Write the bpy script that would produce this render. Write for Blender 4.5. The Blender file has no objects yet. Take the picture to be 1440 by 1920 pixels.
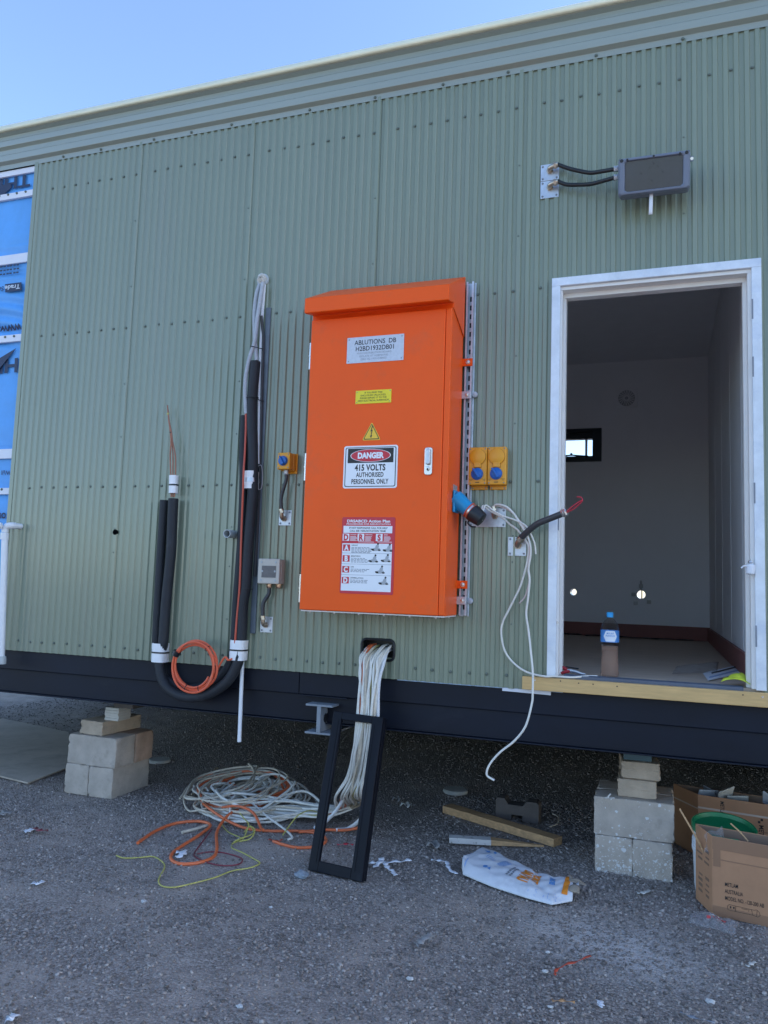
import bpy, bmesh, math, random
import numpy as np
from mathutils import Vector, Matrix
random.seed(7); RNG = np.random.default_rng(11)
S = bpy.context.scene
COL = S.collection
R = math.radians

# ------------------------------------------------------------------ camera
cam_d = bpy.data.cameras.new('camera'); cam = bpy.data.objects.new('camera', cam_d); COL.objects.link(cam)
S.camera = cam
cam_d.sensor_fit = 'VERTICAL'; cam_d.sensor_height = 36.0; cam_d.lens = 27.4597
cam_d.clip_start = 0.05; cam_d.clip_end = 2000
_y, _p, _r = -0.343722435, 0.0949318382, 0.0336559589
_F = Vector((math.sin(_y)*math.cos(_p), math.cos(_y)*math.cos(_p), math.sin(_p)))
_R = Vector((math.cos(_y), -math.sin(_y), 0)); _U = _R.cross(_F)
_R2 = _R*math.cos(_r) + _U*math.sin(_r); _U2 = -_R*math.sin(_r) + _U*math.cos(_r)
_m = Matrix((_R2, _U2, -_F)).transposed().to_4x4(); _m.translation = (3.3175, -4.1259, 1.4246)
cam.matrix_world = _m

# ------------------------------------------------------------------ sky, sun, exposure
SUN_EL, SUN_AZ = R(31), R(70)          # sun stands behind the building's far right corner
world = bpy.data.worlds.new('World'); S.world = world; world.use_nodes = True
wn = world.node_tree; wn.nodes.clear()
sky = wn.nodes.new('ShaderNodeTexSky'); sky.sky_type = 'NISHITA'; sky.sun_disc = False
sky.sun_elevation = SUN_EL; sky.sun_rotation = SUN_AZ; sky.air_density = 0.9; sky.dust_density = 0.8; sky.ozone_density = 2.4
bgn = wn.nodes.new('ShaderNodeBackground'); bgn.inputs['Strength'].default_value = 0.15
won = wn.nodes.new('ShaderNodeOutputWorld')
wn.links.new(sky.outputs[0], bgn.inputs[0]); wn.links.new(bgn.outputs[0], won.inputs[0])
sun_d = bpy.data.lights.new('sun', 'SUN'); sun_d.energy = 2.2; sun_d.angle = R(0.53); sun_d.color = (1, .95, .87)
sun = bpy.data.objects.new('sun', sun_d); COL.objects.link(sun)
_sd = Vector((math.sin(SUN_AZ)*math.cos(SUN_EL), math.cos(SUN_AZ)*math.cos(SUN_EL), math.sin(SUN_EL)))
sun.rotation_euler = _sd.to_track_quat('Z', 'Y').to_euler(); sun.location = (4, 10, 14)
S.view_settings.view_transform = 'Standard'; S.view_settings.look = 'None'
S.view_settings.exposure = 1.5; S.view_settings.gamma = 1.0
S.cycles.use_denoising = True
S.cycles.max_bounces = 10; S.cycles.diffuse_bounces = 6; S.cycles.transparent_max_bounces = 16

# ------------------------------------------------------------------ materials
MATS = {}
def nd(nt, t, **kw):
    n = nt.nodes.new(t)
    for k, v in kw.items(): setattr(n, k, v)
    return n
def pm(name, c, rough=.5, metal=0., var=.12, vscale=6., bump=0., bscale=80., spec=.5, c2=None, dirt=None, dirt_scale=3., dirt_lo=.55, dirt_hi=.7, rvar=.08, stretch=None, trans=0., ior=1.45, alpha=1., coat=0.):
    """Principled material: base colour varied by noise, optional second colour in patches, fine relief."""
    if name in MATS: return MATS[name]
    m = bpy.data.materials.new(name); m.use_nodes = True; nt = m.node_tree
    b = nt.nodes['Principled BSDF']
    tc = nd(nt, 'ShaderNodeTexCoord'); src = tc.outputs['Object']
    if stretch:
        mp = nd(nt, 'ShaderNodeMapping'); mp.inputs['Scale'].default_value = stretch
        nt.links.new(src, mp.inputs[0]); src = mp.outputs[0]
    n1 = nd(nt, 'ShaderNodeTexNoise'); n1.inputs['Scale'].default_value = vscale; n1.inputs['Detail'].default_value = 6; n1.inputs['Roughness'].default_value = .65
    nt.links.new(src, n1.inputs['Vector'])
    mx = nd(nt, 'ShaderNodeMix', data_type='RGBA')
    lo = tuple(max(0, x*(1-var)) for x in c); hi = tuple(min(1, x*(1+var)) for x in (c2 or c))
    mx.inputs[6].default_value = (*lo, 1); mx.inputs[7].default_value = (*hi, 1)
    rp = nd(nt, 'ShaderNodeMapRange'); rp.inputs[1].default_value = .3; rp.inputs[2].default_value = .7
    nt.links.new(n1.outputs['Fac'], rp.inputs[0]); nt.links.new(rp.outputs[0], mx.inputs[0])
    out = mx.outputs[2]
    if dirt:
        n2 = nd(nt, 'ShaderNodeTexNoise'); n2.inputs['Scale'].default_value = dirt_scale; n2.inputs['Detail'].default_value = 8; n2.inputs['Roughness'].default_value = .7
        nt.links.new(src, n2.inputs['Vector'])
        r2 = nd(nt, 'ShaderNodeMapRange'); r2.inputs[1].default_value = dirt_lo; r2.inputs[2].default_value = dirt_hi
        nt.links.new(n2.outputs['Fac'], r2.inputs[0])
        m2 = nd(nt, 'ShaderNodeMix', data_type='RGBA'); m2.inputs[7].default_value = (*dirt, 1)
        nt.links.new(r2.outputs[0], m2.inputs[0]); nt.links.new(out, m2.inputs[6]); out = m2.outputs[2]
    nt.links.new(out, b.inputs['Base Color'])
    b.inputs['Metallic'].default_value = metal
    b.inputs['Specular IOR Level'].default_value = spec
    b.inputs['IOR'].default_value = ior
    b.inputs['Transmission Weight'].default_value = trans
    b.inputs['Coat Weight'].default_value = coat
    b.inputs['Coat Roughness'].default_value = .14
    b.inputs['Coat IOR'].default_value = 1.5
    b.inputs['Alpha'].default_value = alpha
    rr = nd(nt, 'ShaderNodeMapRange'); rr.inputs[3].default_value = max(0, rough-rvar); rr.inputs[4].default_value = min(1, rough+rvar)
    nt.links.new(n1.outputs['Fac'], rr.inputs[0]); nt.links.new(rr.outputs[0], b.inputs['Roughness'])
    if bump:
        n3 = nd(nt, 'ShaderNodeTexNoise'); n3.inputs['Scale'].default_value = bscale; n3.inputs['Detail'].default_value = 5
        nt.links.new(src, n3.inputs['Vector'])
        bp = nd(nt, 'ShaderNodeBump'); bp.inputs['Strength'].default_value = bump; bp.inputs['Distance'].default_value = .004
        nt.links.new(n3.outputs['Fac'], bp.inputs['Height']); nt.links.new(bp.outputs[0], b.inputs['Normal'])
    MATS[name] = m
    return m

GREEN = pm('green_painted_steel', (.212, .252, .186), .36, var=.05, vscale=1.6, stretch=(2., 2., .25), spec=.5, coat=.6, rvar=.05, bump=.22, bscale=2.2, dirt=(.222, .252, .198), dirt_scale=2.2, dirt_lo=.5, dirt_hi=.8)
GREEN_FASCIA = pm('green_fascia_steel', (.28, .315, .275), .34, var=.05, vscale=2., spec=.5, coat=.8, stretch=(.3, 1, 3))
CREAM = pm('cream_capping', (.84, .79, .58), .35, var=.05)
ORANGE = pm('orange_powder_coat', (.90, .105, .008), .38, var=.04, vscale=2.2, bump=.05, bscale=900, spec=.28, dirt=(.74, .115, .03), dirt_scale=4, dirt_lo=.58, dirt_hi=.80)
NAVY = pm('black_beam_paint', (.006, .009, .019), .5, var=.3, vscale=3., dirt=(.02, .024, .036), dirt_scale=5, dirt_lo=.6, dirt_hi=.85, spec=.3, stretch=(.5, 1, 1))
GALV = pm('galvanised_steel', (.52, .55, .60), .42, .75, var=.16, vscale=22)
ZINC = pm('zinc_primed_frame', (.68, .72, .78), .42, .15, var=.12, vscale=9, dirt=(.50, .56, .68), dirt_scale=6, dirt_lo=.5, dirt_hi=.75)
JAMB = pm('grey_white_paint', (.76, .745, .73), .4, var=.04)
STEEL = pm('stainless', (.60, .58, .56), .28, .9, var=.1, vscale=30)
BRASS = pm('nickel_brass', (.52, .46, .38), .3, .9, var=.12, vscale=40)
RUST_BRASS = pm('dull_brass_elbow', (.40, .33, .26), .38, .85, var=.2, vscale=40)
FOAM = pm('black_foam_lagging', (.018, .021, .028), .62, var=.2, vscale=12, bump=.15, bscale=60, dirt=(.05, .055, .065), dirt_scale=8, dirt_lo=.6, dirt_hi=.8)
BLACKP = pm('black_plastic', (.014, .016, .02), .4, var=.2)
BLACKM = pm('black_frame_paint', (.005, .006, .011), .45, var=.25, vscale=10, spec=.2, dirt=(.02, .023, .03), dirt_scale=12, dirt_lo=.6, dirt_hi=.8)
RUBBER = pm('dark_grey_conduit', (.045, .048, .055), .42, var=.1)
GREYC = pm('grey_corrugated_conduit', (.42, .45, .50), .5, var=.1, vscale=30)
GREYB = pm('grey_box_plastic', (.50, .47, .42), .42, var=.04)
WHITEP = pm('white_pvc', (.74, .76, .80), .3, var=.04)
GREYPIPE = pm('grey_pvc', (.42, .46, .48), .4, var=.05)
TAPE = pm('white_tape', (.80, .80, .82), .45, var=.05, vscale=30, bump=.1, bscale=120)
COPPER = pm('copper_wire', (.30, .13, .085), .45, .5, var=.25, vscale=40)
REDC = pm('red_cable', (.52, .085, .05), .4, var=.1)
CORAL = pm('coral_cable', (.72, .13, .06), .36, var=.1)
ORC = pm('orange_cable', (.66, .15, .055), .42, var=.15, dirt=(.42, .16, .09), dirt_scale=30, dirt_lo=.55, dirt_hi=.8)
WHC = pm('white_cable', (.74, .72, .67), .42, var=.1, vscale=14, dirt=(.42, .40, .36), dirt_scale=14, dirt_lo=.52, dirt_hi=.8)
WHC2 = pm('dusty_white_cable', (.60, .53, .43), .5, var=.15, vscale=14, dirt=(.30, .27, .23), dirt_scale=12, dirt_lo=.5, dirt_hi=.75)
PINKC = pm('pinkish_cable', (.58, .46, .44), .42, var=.1)
YGC = pm('yellow_green_cable', (.46, .43, .12), .45, var=.2, vscale=25)
MAROON = pm('maroon_cable', (.20, .03, .045), .45, var=.15)
REDW = pm('red_wire', (.55, .03, .06), .4)
YBOX = pm('yellow_switch_plastic', (.74, .33, .018), .36, var=.04, vscale=14)
YLINE = pm('yellow_recess', (.42, .17, .01), .5)
BLUEK = pm('blue_knob_plastic', (.012, .12, .44), .32, var=.08)
BLUEP = pm('blue_plug_plastic', (.01, .27, .55), .35, var=.05)
LAMPG = pm('floodlight_grey', (.16, .185, .25), .42, var=.06)
LAMPGL = pm('floodlight_glass', (.04, .04, .048), .25, var=.2, vscale=8, spec=.6)
PINE = pm('pine_board', (.62, .40, .17), .5, var=.14, vscale=6, stretch=(1.2, 14, 14), bump=.1, bscale=40)
PINE_OLD = pm('weathered_timber', (.52, .32, .165), .7, var=.3, vscale=5, stretch=(1, 16, 16), bump=.3, bscale=30)
CONC = pm('concrete_block', (.46, .40, .345), .85, var=.16, vscale=9, bump=.8, bscale=170, dirt=(.30, .255, .215), dirt_scale=7, dirt_lo=.55, dirt_hi=.8)
CONC2 = pm('tan_concrete_block', (.47, .375, .285), .85, var=.14, vscale=9, bump=.55, bscale=220, dirt=(.31, .255, .20), dirt_scale=7, dirt_lo=.55, dirt_hi=.8)
CONC3 = pm('brown_block', (.40, .28, .21), .85, var=.2, vscale=9, bump=.5, bscale=220)
CARD = pm('brown_cardboard', (.43, .225, .125), .75, var=.08, vscale=10, bump=.08, bscale=60, dirt=(.36, .185, .10), dirt_scale=3, dirt_lo=.55, dirt_hi=.75)
CARDTAPE = pm('brown_packing_tape', (.30, .165, .10), .35, var=.05)
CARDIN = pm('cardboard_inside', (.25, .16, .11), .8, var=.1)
CARDEDGE = pm('cardboard_edge', (.45, .30, .20), .8, var=.1)
INK = pm('black_ink', (.02, .02, .022), .55, var=0)
INKBLUE = pm('blue_ink', (.12, .30, .62), .6, var=.2, vscale=40)
INKBLUE2 = pm('pale_blue_ink', (.34, .47, .72), .6, var=.2, vscale=60)
INKGREY = pm('grey_ink', (.22, .24, .28), .6, var=.1)
INKORANGE = pm('orange_ink', (.80, .26, .03), .55, var=.08)
INKBROWN = pm('ochre_ink', (.48, .26, .12), .55, var=.08)
SIGNW = pm('sign_white', (.78, .80, .84), .38, var=.02)
SIGNR = pm('sign_red', (.55, .025, .045), .38, var=.03)
SIGNK = pm('sign_black', (.012, .012, .014), .38, var=.05)
SIGNY = pm('sign_yellow', (.80, .66, .02), .38, var=.03)
SIGNG = pm('sign_amber', (.82, .52, .04), .38, var=.03)
NAMEP = pm('nameplate_silver', (.52, .54, .60), .45, .35, var=.08, vscale=60)
WRAP = pm('blue_wall_wrap', (.10, .36, .80), .5, var=.07, vscale=9, bump=.2, bscale=50)
WRAPINK = pm('wrap_print_navy', (.015, .03, .08), .5)
WRAPLINE = pm('wrap_print_white', (.6, .68, .8), .5)
BATTEN = pm('white_batten', (.70, .72, .80), .5, var=.04)
INWALL = pm('interior_panel', (.80, .80, .83), .6, var=.03, vscale=2)
INCEIL = pm('interior_ceiling', (.78, .79, .84), .6, var=.03)
SKIRT = pm('maroon_skirting', (.24, .09, .08), .6, var=.1)
PLY = pm('ply_floor', (.52, .41, .32), .7, var=.2, vscale=4, stretch=(.8, 9, 9), dirt=(.62, .55, .48), dirt_scale=5, dirt_lo=.55, dirt_hi=.8, bump=.08)
DARKFR = pm('dark_window_frame', (.02, .03, .04), .4)
SHEETM = pm('cement_sheet', (.47, .40, .33), .8, var=.16, vscale=2.5, bump=.2, bscale=60, dirt=(.33, .285, .24), dirt_scale=4, dirt_lo=.5, dirt_hi=.75)
GREENLID = pm('green_lid', (.012, .17, .065), .38, var=.1, vscale=10, dirt=(.05, .22, .12), dirt_scale=14, dirt_lo=.6, dirt_hi=.8)
BUCKET = pm('white_bucket', (.66, .68, .70), .45, var=.05)
PAPERB = pm('white_paper_sack', (.68, .70, .75), .6, var=.06, vscale=9, bump=.25, bscale=30, dirt=(.50, .50, .53), dirt_scale=9, dirt_lo=.52, dirt_hi=.78)
SACKIN = pm('sack_kraft_inside', (.30, .25, .20), .85, var=.15)
PAPER = pm('white_paper', (.72, .74, .80), .6, var=.03)
HIVIS = pm('hivis_yellow', (.62, .72, .06), .7, var=.12, vscale=30, bump=.2)
SCRAP = pm('pale_scrap', (.62, .60, .56), .7, var=.12, vscale=30)
GREYSCRAP = pm('grey_scrap', (.28, .27, .265), .7, var=.12, vscale=30)
PCLEAR = pm('clear_film', (.85, .87, .92), .18, trans=.85, alpha=.45, ior=1.12, var=.03, bump=.5, bscale=45)
PET = pm('clear_bottle', (.93, .94, .96), .08, trans=1., alpha=.5, ior=1.15, var=.0, rvar=.02)
WATER = pm('bottle_water', (.62, .42, .33), .05, trans=.6, alpha=.7, ior=1.15, var=.0, rvar=.0)
CAPB = pm('blue_cap', (.02, .30, .62), .35, var=.05)
LABB = pm('blue_label', (.07, .24, .58), .35, var=.3, vscale=18)
LABW = pm('white_label', (.72, .76, .84), .35, var=.03)
GLASS = pm('window_glass', (.95, .97, 1.), .02, trans=1., ior=1.05, var=0, rvar=0)
REDTOOL = pm('red_grip', (.35, .02, .03), .4)
DISC = pm('round_paver', (.42, .42, .40), .8, var=.15, vscale=16, bump=.4, bscale=160)
DARKBLK = pm('dark_spacer', (.11, .095, .09), .7, var=.2, vscale=16)

# ------------------------------------------------------------------ mesh helpers
def cr(pts, n=8):
    """Catmull-Rom through the points."""
    P = [np.array(p, float) for p in pts]
    if len(P) < 3: return P
    P = [2*P[0]-P[1]] + P + [2*P[-1]-P[-2]]
    out = []
    for i in range(1, len(P)-2):
        for k in range(n):
            t = k/n
            a, b, c, d = P[i-1], P[i], P[i+1], P[i+2]
            out.append(.5*((2*b) + (-a+c)*t + (2*a-5*b+4*c-d)*t*t + (-a+3*b-3*c+d)*t**3))
    out.append(P[-2])
    return out

def top_of(o):
    while o.parent: o = o.parent
    return o

class MB:
    def __init__(s): s.v = []; s.f = []
    def add(s, vs, fs):
        o = len(s.v); s.v += [tuple(float(c) for c in p) for p in vs]; s.f += [tuple(i+o for i in f) for f in fs]; return s
    def box(s, lo, hi):
        x0, y0, z0 = lo; x1, y1, z1 = hi
        return s.add([(x0,y0,z0),(x1,y0,z0),(x1,y1,z0),(x0,y1,z0),(x0,y0,z1),(x1,y0,z1),(x1,y1,z1),(x0,y1,z1)],
                     [(0,3,2,1),(4,5,6,7),(0,1,5,4),(1,2,6,5),(2,3,7,6),(3,0,4,7)])
    def hexa(s, a, b, c, d, off):
        """quad a b c d (counter-clockwise seen from the front) given depth by the vector off"""
        q = [np.array(p, float) for p in (a, b, c, d)]; off = np.array(off, float)
        return s.add(q + [p+off for p in q], [(0,1,2,3),(7,6,5,4),(1,0,4,5),(2,1,5,6),(3,2,6,7),(0,3,7,4)])
    def prism(s, poly, off):
        """polygon (list of 3-D points, counter-clockwise from the front) extruded by off"""
        n = len(poly); q = [np.array(p, float) for p in poly]; off = np.array(off, float)
        return s.add(q + [p+off for p in q], [tuple(range(n)), tuple(range(2*n-1, n-1, -1))] + [((i+1) % n, i, n+i, n+(i+1) % n) for i in range(n)])
    def tube(s, pts, r, n=8, cap=True, closed=False):
        P = [np.array(p, float) for p in pts]; m = len(P)
        rs = r if hasattr(r, '__len__') else [r]*m
        T = []
        for i in range(m):
            a = P[i-1] if (i > 0 or closed) else P[i]; b = P[(i+1) % m] if (i < m-1 or closed) else P[i]
            d = b-a; L = np.linalg.norm(d); T.append(d/L if L > 1e-9 else np.array([0, 0, 1.]))
        u = np.cross(T[0], [0, 0, 1.])
        if np.linalg.norm(u) < .05: u = np.cross(T[0], [1., 0, 0])
        u /= np.linalg.norm(u); vs = []
        for i in range(m):
            u = u - T[i]*np.dot(u, T[i]); u /= np.linalg.norm(u); w = np.cross(T[i], u)
            for k in range(n):
                a = 2*math.pi*k/n; vs.append(P[i] + (u*math.cos(a) + w*math.sin(a))*rs[i])
        fs = []
        for i in range(m if closed else m-1):
            j = (i+1) % m
            for k in range(n):
                k2 = (k+1) % n; fs.append((i*n+k, i*n+k2, j*n+k2, j*n+k))
        if cap and not closed: fs.append(tuple(range(n-1, -1, -1))); fs.append(tuple((m-1)*n+k for k in range(n)))
        return s.add(vs, fs)
    def lathe(s, prof, o, ax=(0, 0, 1), n=24, cap=True):
        """profile (radius, distance along axis) turned round the axis through o"""
        ax = np.array(ax, float); ax /= np.linalg.norm(ax); o = np.array(o, float)
        u = np.cross(ax, [0, 0, 1.])
        if np.linalg.norm(u) < .05: u = np.cross(ax, [1., 0, 0])
        u /= np.linalg.norm(u); w = np.cross(ax, u); vs = []
        for r, h in prof:
            for k in range(n):
                a = 2*math.pi*k/n; vs.append(o + ax*h + (u*math.cos(a)+w*math.sin(a))*r)
        fs = []
        for i in range(len(prof)-1):
            for k in range(n):
                k2 = (k+1) % n; fs.append((i*n+k, i*n+k2, (i+1)*n+k2, (i+1)*n+k))
        if cap: fs.append(tuple(range(n-1, -1, -1))); fs.append(tuple((len(prof)-1)*n+k for k in range(n)))
        return s.add(vs, fs)
    def grid(s, nu, nv, fn):
        vs = [fn(i/nu, j/nv) for j in range(nv+1) for i in range(nu+1)]
        fs = [(j*(nu+1)+i, j*(nu+1)+i+1, (j+1)*(nu+1)+i+1, (j+1)*(nu+1)+i) for j in range(nv) for i in range(nu)]
        return s.add(vs, fs)
    def build(s, name, mat, parent=None, smooth=False, bevel=0., seg=2, local=False, solid=0., auto=None):
        me = bpy.data.meshes.new(name)
        v = np.array(s.v, float)
        if parent is not None and not local: v = v - np.array(top_of(parent).location)
        me.from_pydata([tuple(p) for p in v], [], s.f); me.validate()
        bm = bmesh.new(); bm.from_mesh(me); bmesh.ops.recalc_face_normals(bm, faces=bm.faces); bm.to_mesh(me); bm.free()
        o = bpy.data.objects.new(name, me); COL.objects.link(o); o.parent = parent
        if mat: me.materials.append(mat)
        finish(o, smooth, bevel, seg, solid)
        return o
    def one(s, name, mat, label, cat, group=None, **kw):
        """a top-level thing that is one mesh, its origin at its base"""
        v = np.array(s.v); c = (v.min(0)+v.max(0))/2; c[2] = v[:, 2].min()
        s.v = [tuple(p) for p in v-c]; o = s.build(name, mat, **kw); o.location = tuple(c); tag(o, label, cat, group); return o

def finish(o, smooth=False, bevel=0., seg=2, solid=0.):
    if smooth:
        o.data.polygons.foreach_set('use_smooth', [True]*len(o.data.polygons))
        try: o.data.set_sharp_from_angle(angle=R(40))
        except Exception: pass
    if solid:
        md = o.modifiers.new('solid', 'SOLIDIFY'); md.thickness = solid; md.offset = 0
    if bevel:
        md = o.modifiers.new('bevel', 'BEVEL'); md.width = bevel; md.segments = seg; md.limit_method = 'ANGLE'; md.angle_limit = R(35); md.harden_normals = False

def tag(o, label=None, cat=None, group=None, kind=None):
    if label: o['label'] = label
    if cat: o['category'] = cat
    if group: o['group'] = group
    if kind: o['kind'] = kind
    return o
def thing(name, label, cat, loc, group=None, rz=0.):
    o = bpy.data.objects.new(name, None); COL.objects.link(o); o.location = loc; o.rotation_euler = (0, 0, rz)
    o.empty_display_size = .1
    return tag(o, label, cat, group)
def instance(src_mesh, name, parent, loc, rot=None):
    o = bpy.data.objects.new(name, src_mesh); COL.objects.link(o); o.parent = parent
    L = Vector(loc) - (top_of(parent).location if parent else Vector((0, 0, 0)))
    o.location = L
    if rot: o.rotation_euler = rot
    return o

def text_mb(mb, body, org, rt, up, size, bold=0., sx=1., align='CENTER', lift=.0006, thick=.0004, space=1.):
    """lettering as thin raised geometry: org is the baseline point, rt/up unit vectors of the surface"""
    cu = bpy.data.curves.new('lettering', 'FONT'); cu.body = body; cu.size = 1.; cu.align_x = align; cu.offset = bold; cu.resolution_u = 3
    cu.space_character = space; cu.fill_mode = 'FRONT'
    ob = bpy.data.objects.new('lettering', cu); me = ob.to_mesh()
    rt = Vector(rt).normalized(); up = Vector(up).normalized(); nn = rt.cross(up)
    cap = size/.70
    vs = [Vector(org) + rt*(v.co.x*cap*sx) + up*(v.co.y*cap) + nn*lift for v in me.vertices]
    mb.add([tuple(v) for v in vs], [tuple(p.vertices) for p in me.polygons])
    ob.to_mesh_clear(); bpy.data.objects.remove(ob); bpy.data.curves.remove(cu)
    return mb

class Panel:
    """a flat sign on a surface: local (s, t) in metres from the lower-left corner"""
    def __init__(s, o, rt, up): s.o = Vector(o); s.r = Vector(rt).normalized(); s.u = Vector(up).normalized(); s.n = s.r.cross(s.u)
    def p(s, a, b, h=0.): return tuple(s.o + s.r*a + s.u*b + s.n*h)
    def rect(s, mb, a0, b0, a1, b1, h0, h1, rad=0.):
        if rad:
            poly = []
            for cx, cy, st in ((a1-rad, b0+rad, -90), (a1-rad, b1-rad, 0), (a0+rad, b1-rad, 90), (a0+rad, b0+rad, 180)):
                for k in range(5):
                    t = R(st+k*22.5); poly.append((cx+rad*math.cos(t), cy+rad*math.sin(t)))
        else: poly = [(a0,b0),(a1,b0),(a1,b1),(a0,b1)]
        return mb.prism([s.p(a, b, h1) for a, b in poly], tuple(-s.n*(h1-h0)))
    def poly(s, mb, pts, h0, h1): return mb.prism([s.p(a, b, h1) for a, b in pts], tuple(-s.n*(h1-h0)))
    def text(s, mb, body, a, b, size, h, **kw): return text_mb(mb, body, s.p(a, b), s.r, s.u, size, lift=h, **kw)

def rect_holes(mb, x0, x1, z0, z1, y, holes, rounds=()):
    """sheet in the plane y with rectangular holes (x0,x1,z0,z1) and round holes (cx,cz,r)"""
    boxes = list(holes) + [(cx-r*1.3, cx+r*1.3, cz-r*1.3, cz+r*1.3) for cx, cz, r in rounds]
    xs = sorted({x0, x1, *[b[0] for b in boxes], *[b[1] for b in boxes]}); zs = sorted({z0, z1, *[b[2] for b in boxes], *[b[3] for b in boxes]})
    xs = [x for x in xs if x0 <= x <= x1]; zs = [z for z in zs if z0 <= z <= z1]
    for i in range(len(xs)-1):
        for j in range(len(zs)-1):
            cx, cz = (xs[i]+xs[i+1])/2, (zs[j]+zs[j+1])/2
            if any(b[0] < cx < b[1] and b[2] < cz < b[3] for b in boxes): continue
            mb.add([(xs[i],y,zs[j]),(xs[i+1],y,zs[j]),(xs[i+1],y,zs[j+1]),(xs[i],y,zs[j+1])], [(0,1,2,3)])
    for cx, cz, r in rounds:
        n = 32; h = r*1.3; inn = []; out = []
        for k in range(n):
            a = 2*math.pi*k/n; c, s_ = math.cos(a), math.sin(a); q = h/max(abs(c), abs(s_))
            inn.append((cx+r*c, y, cz+r*s_)); out.append((cx+q*c, y, cz+q*s_))
        mb.add(inn+out, [(k, (k+1) % n, n+(k+1) % n, n+k) for k in range(n)])
    return mb

# ================================================================== SETTING
# ---- ground: compacted dark gravel, one sheet to the horizon, and loose stones on it
def ground_material():
    m = bpy.data.materials.new('compacted_gravel'); m.use_nodes = True; nt = m.node_tree; b = nt.nodes['Principled BSDF']
    tc = nd(nt, 'ShaderNodeTexCoord')
    def noise(sc, det=6, ro=.6):
        n = nd(nt, 'ShaderNodeTexNoise'); n.inputs['Scale'].default_value = sc; n.inputs['Detail'].default_value = det; n.inputs['Roughness'].default_value = ro
        nt.links.new(tc.outputs['Object'], n.inputs['Vector']); return n
    big = noise(1.1, 6, .65); fine = noise(150, 8, .8); mid = noise(7, 8, .7)
    def voro(sc): 
        v = nd(nt, 'ShaderNodeTexVoronoi'); v.inputs['Scale'].default_value = sc; nt.links.new(tc.outputs['Object'], v.inputs['Vector']); return v
    vor = voro(95); vor2 = voro(170)
    r1 = nd(nt, 'ShaderNodeValToRGB'); e = r1.color_ramp.elements
    e[0].position = .34; e[0].color = (.262, .225, .205, 1); e[1].position = .68; e[1].color = (.475, .41, .372, 1)
    nt.links.new(mid.outputs['Fac'], r1.inputs[0])
    # each grain its own tone
    r2 = nd(nt, 'ShaderNodeValToRGB'); e = r2.color_ramp.elements
    e[0].position = .05; e[0].color = (.09, .078, .072, 1); e[1].position = 1; e[1].color = (.60, .53, .49, 1)
    e2 = r2.color_ramp.elements.new(.55); e2.color = (.32, .277, .252, 1)
    sepc = nd(nt, 'ShaderNodeSeparateColor'); nt.links.new(vor.outputs['Color'], sepc.inputs[0])
    sepd = nd(nt, 'ShaderNodeSeparateColor'); nt.links.new(vor2.outputs['Color'], sepd.inputs[0])
    av = nd(nt, 'ShaderNodeMath', operation='MULTIPLY_ADD'); av.inputs[1].default_value = .55; nt.links.new(sepc.outputs[0], av.inputs[0])
    av2 = nd(nt, 'ShaderNodeMath', operation='MULTIPLY'); av2.inputs[1].default_value = .45; nt.links.new(sepd.outputs[0], av2.inputs[0]); nt.links.new(av2.outputs[0], av.inputs[2])
    nt.links.new(av.outputs[0], r2.inputs[0])
    # compacted fines cover the grains in places
    cf = nd(nt, 'ShaderNodeMapRange'); cf.inputs[1].default_value = .42; cf.inputs[2].default_value = .58; cf.inputs[3].default_value = .92; cf.inputs[4].default_value = .18; nt.links.new(big.outputs['Fac'], cf.inputs[0])
    mx = nd(nt, 'ShaderNodeMix', data_type='RGBA'); nt.links.new(cf.outputs[0], mx.inputs[0])
    nt.links.new(r1.outputs[0], mx.inputs[6]); nt.links.new(r2.outputs[0], mx.inputs[7])
    # pale dust spilt on the gravel (a stain with its own shape, near the blocks)
    mp = nd(nt, 'ShaderNodeMapping'); mp.vector_type = 'TEXTURE'
    mp.inputs['Location'].default_value = (3.12, -.62, 0); mp.inputs['Rotation'].default_value = (0, 0, R(-25)); mp.inputs['Scale'].default_value = (.62, .42, 1)
    nt.links.new(tc.outputs['Object'], mp.inputs[0])
    gr = nd(nt, 'ShaderNodeTexGradient', gradient_type='SPHERICAL'); nt.links.new(mp.outputs[0], gr.inputs[0])
    dn = noise(6, 8, .7); mu = nd(nt, 'ShaderNodeMath', operation='MULTIPLY'); nt.links.new(gr.outputs['Fac'], mu.inputs[0]); nt.links.new(dn.outputs['Fac'], mu.inputs[1])
    mr = nd(nt, 'ShaderNodeMapRange'); mr.inputs[1].default_value = .05; mr.inputs[2].default_value = .36; mr.inputs[4].default_value = .8; nt.links.new(mu.outputs[0], mr.inputs[0])
    m2 = nd(nt, 'ShaderNodeMix', data_type='RGBA'); m2.inputs[7].default_value = (0.675, 0.624, 0.602, 1)
    nt.links.new(mr.outputs[0], m2.inputs[0]); nt.links.new(mx.outputs[2], m2.inputs[6])
    # brownish fines
    m3 = nd(nt, 'ShaderNodeMix', data_type='RGBA'); m3.inputs[7].default_value = (0.585, 0.463, 0.387, 1)
    r3 = nd(nt, 'ShaderNodeMapRange'); r3.inputs[1].default_value = .50; r3.inputs[2].default_value = .70; r3.inputs[4].default_value = .45
    nt.links.new(big.outputs['Fac'], r3.inputs[0]); nt.links.new(r3.outputs[0], m3.inputs[0]); nt.links.new(m2.outputs[2], m3.inputs[6])
    nt.links.new(m3.outputs[2], b.inputs['Base Color']); b.inputs['Roughness'].default_value = .82; b.inputs['Specular IOR Level'].default_value = .35
    b1 = nd(nt, 'ShaderNodeBump'); b1.inputs['Strength'].default_value = .9; b1.inputs['Distance'].default_value = .010; nt.links.new(vor.outputs['Distance'], b1.inputs['Height']); b1.invert = True
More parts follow.
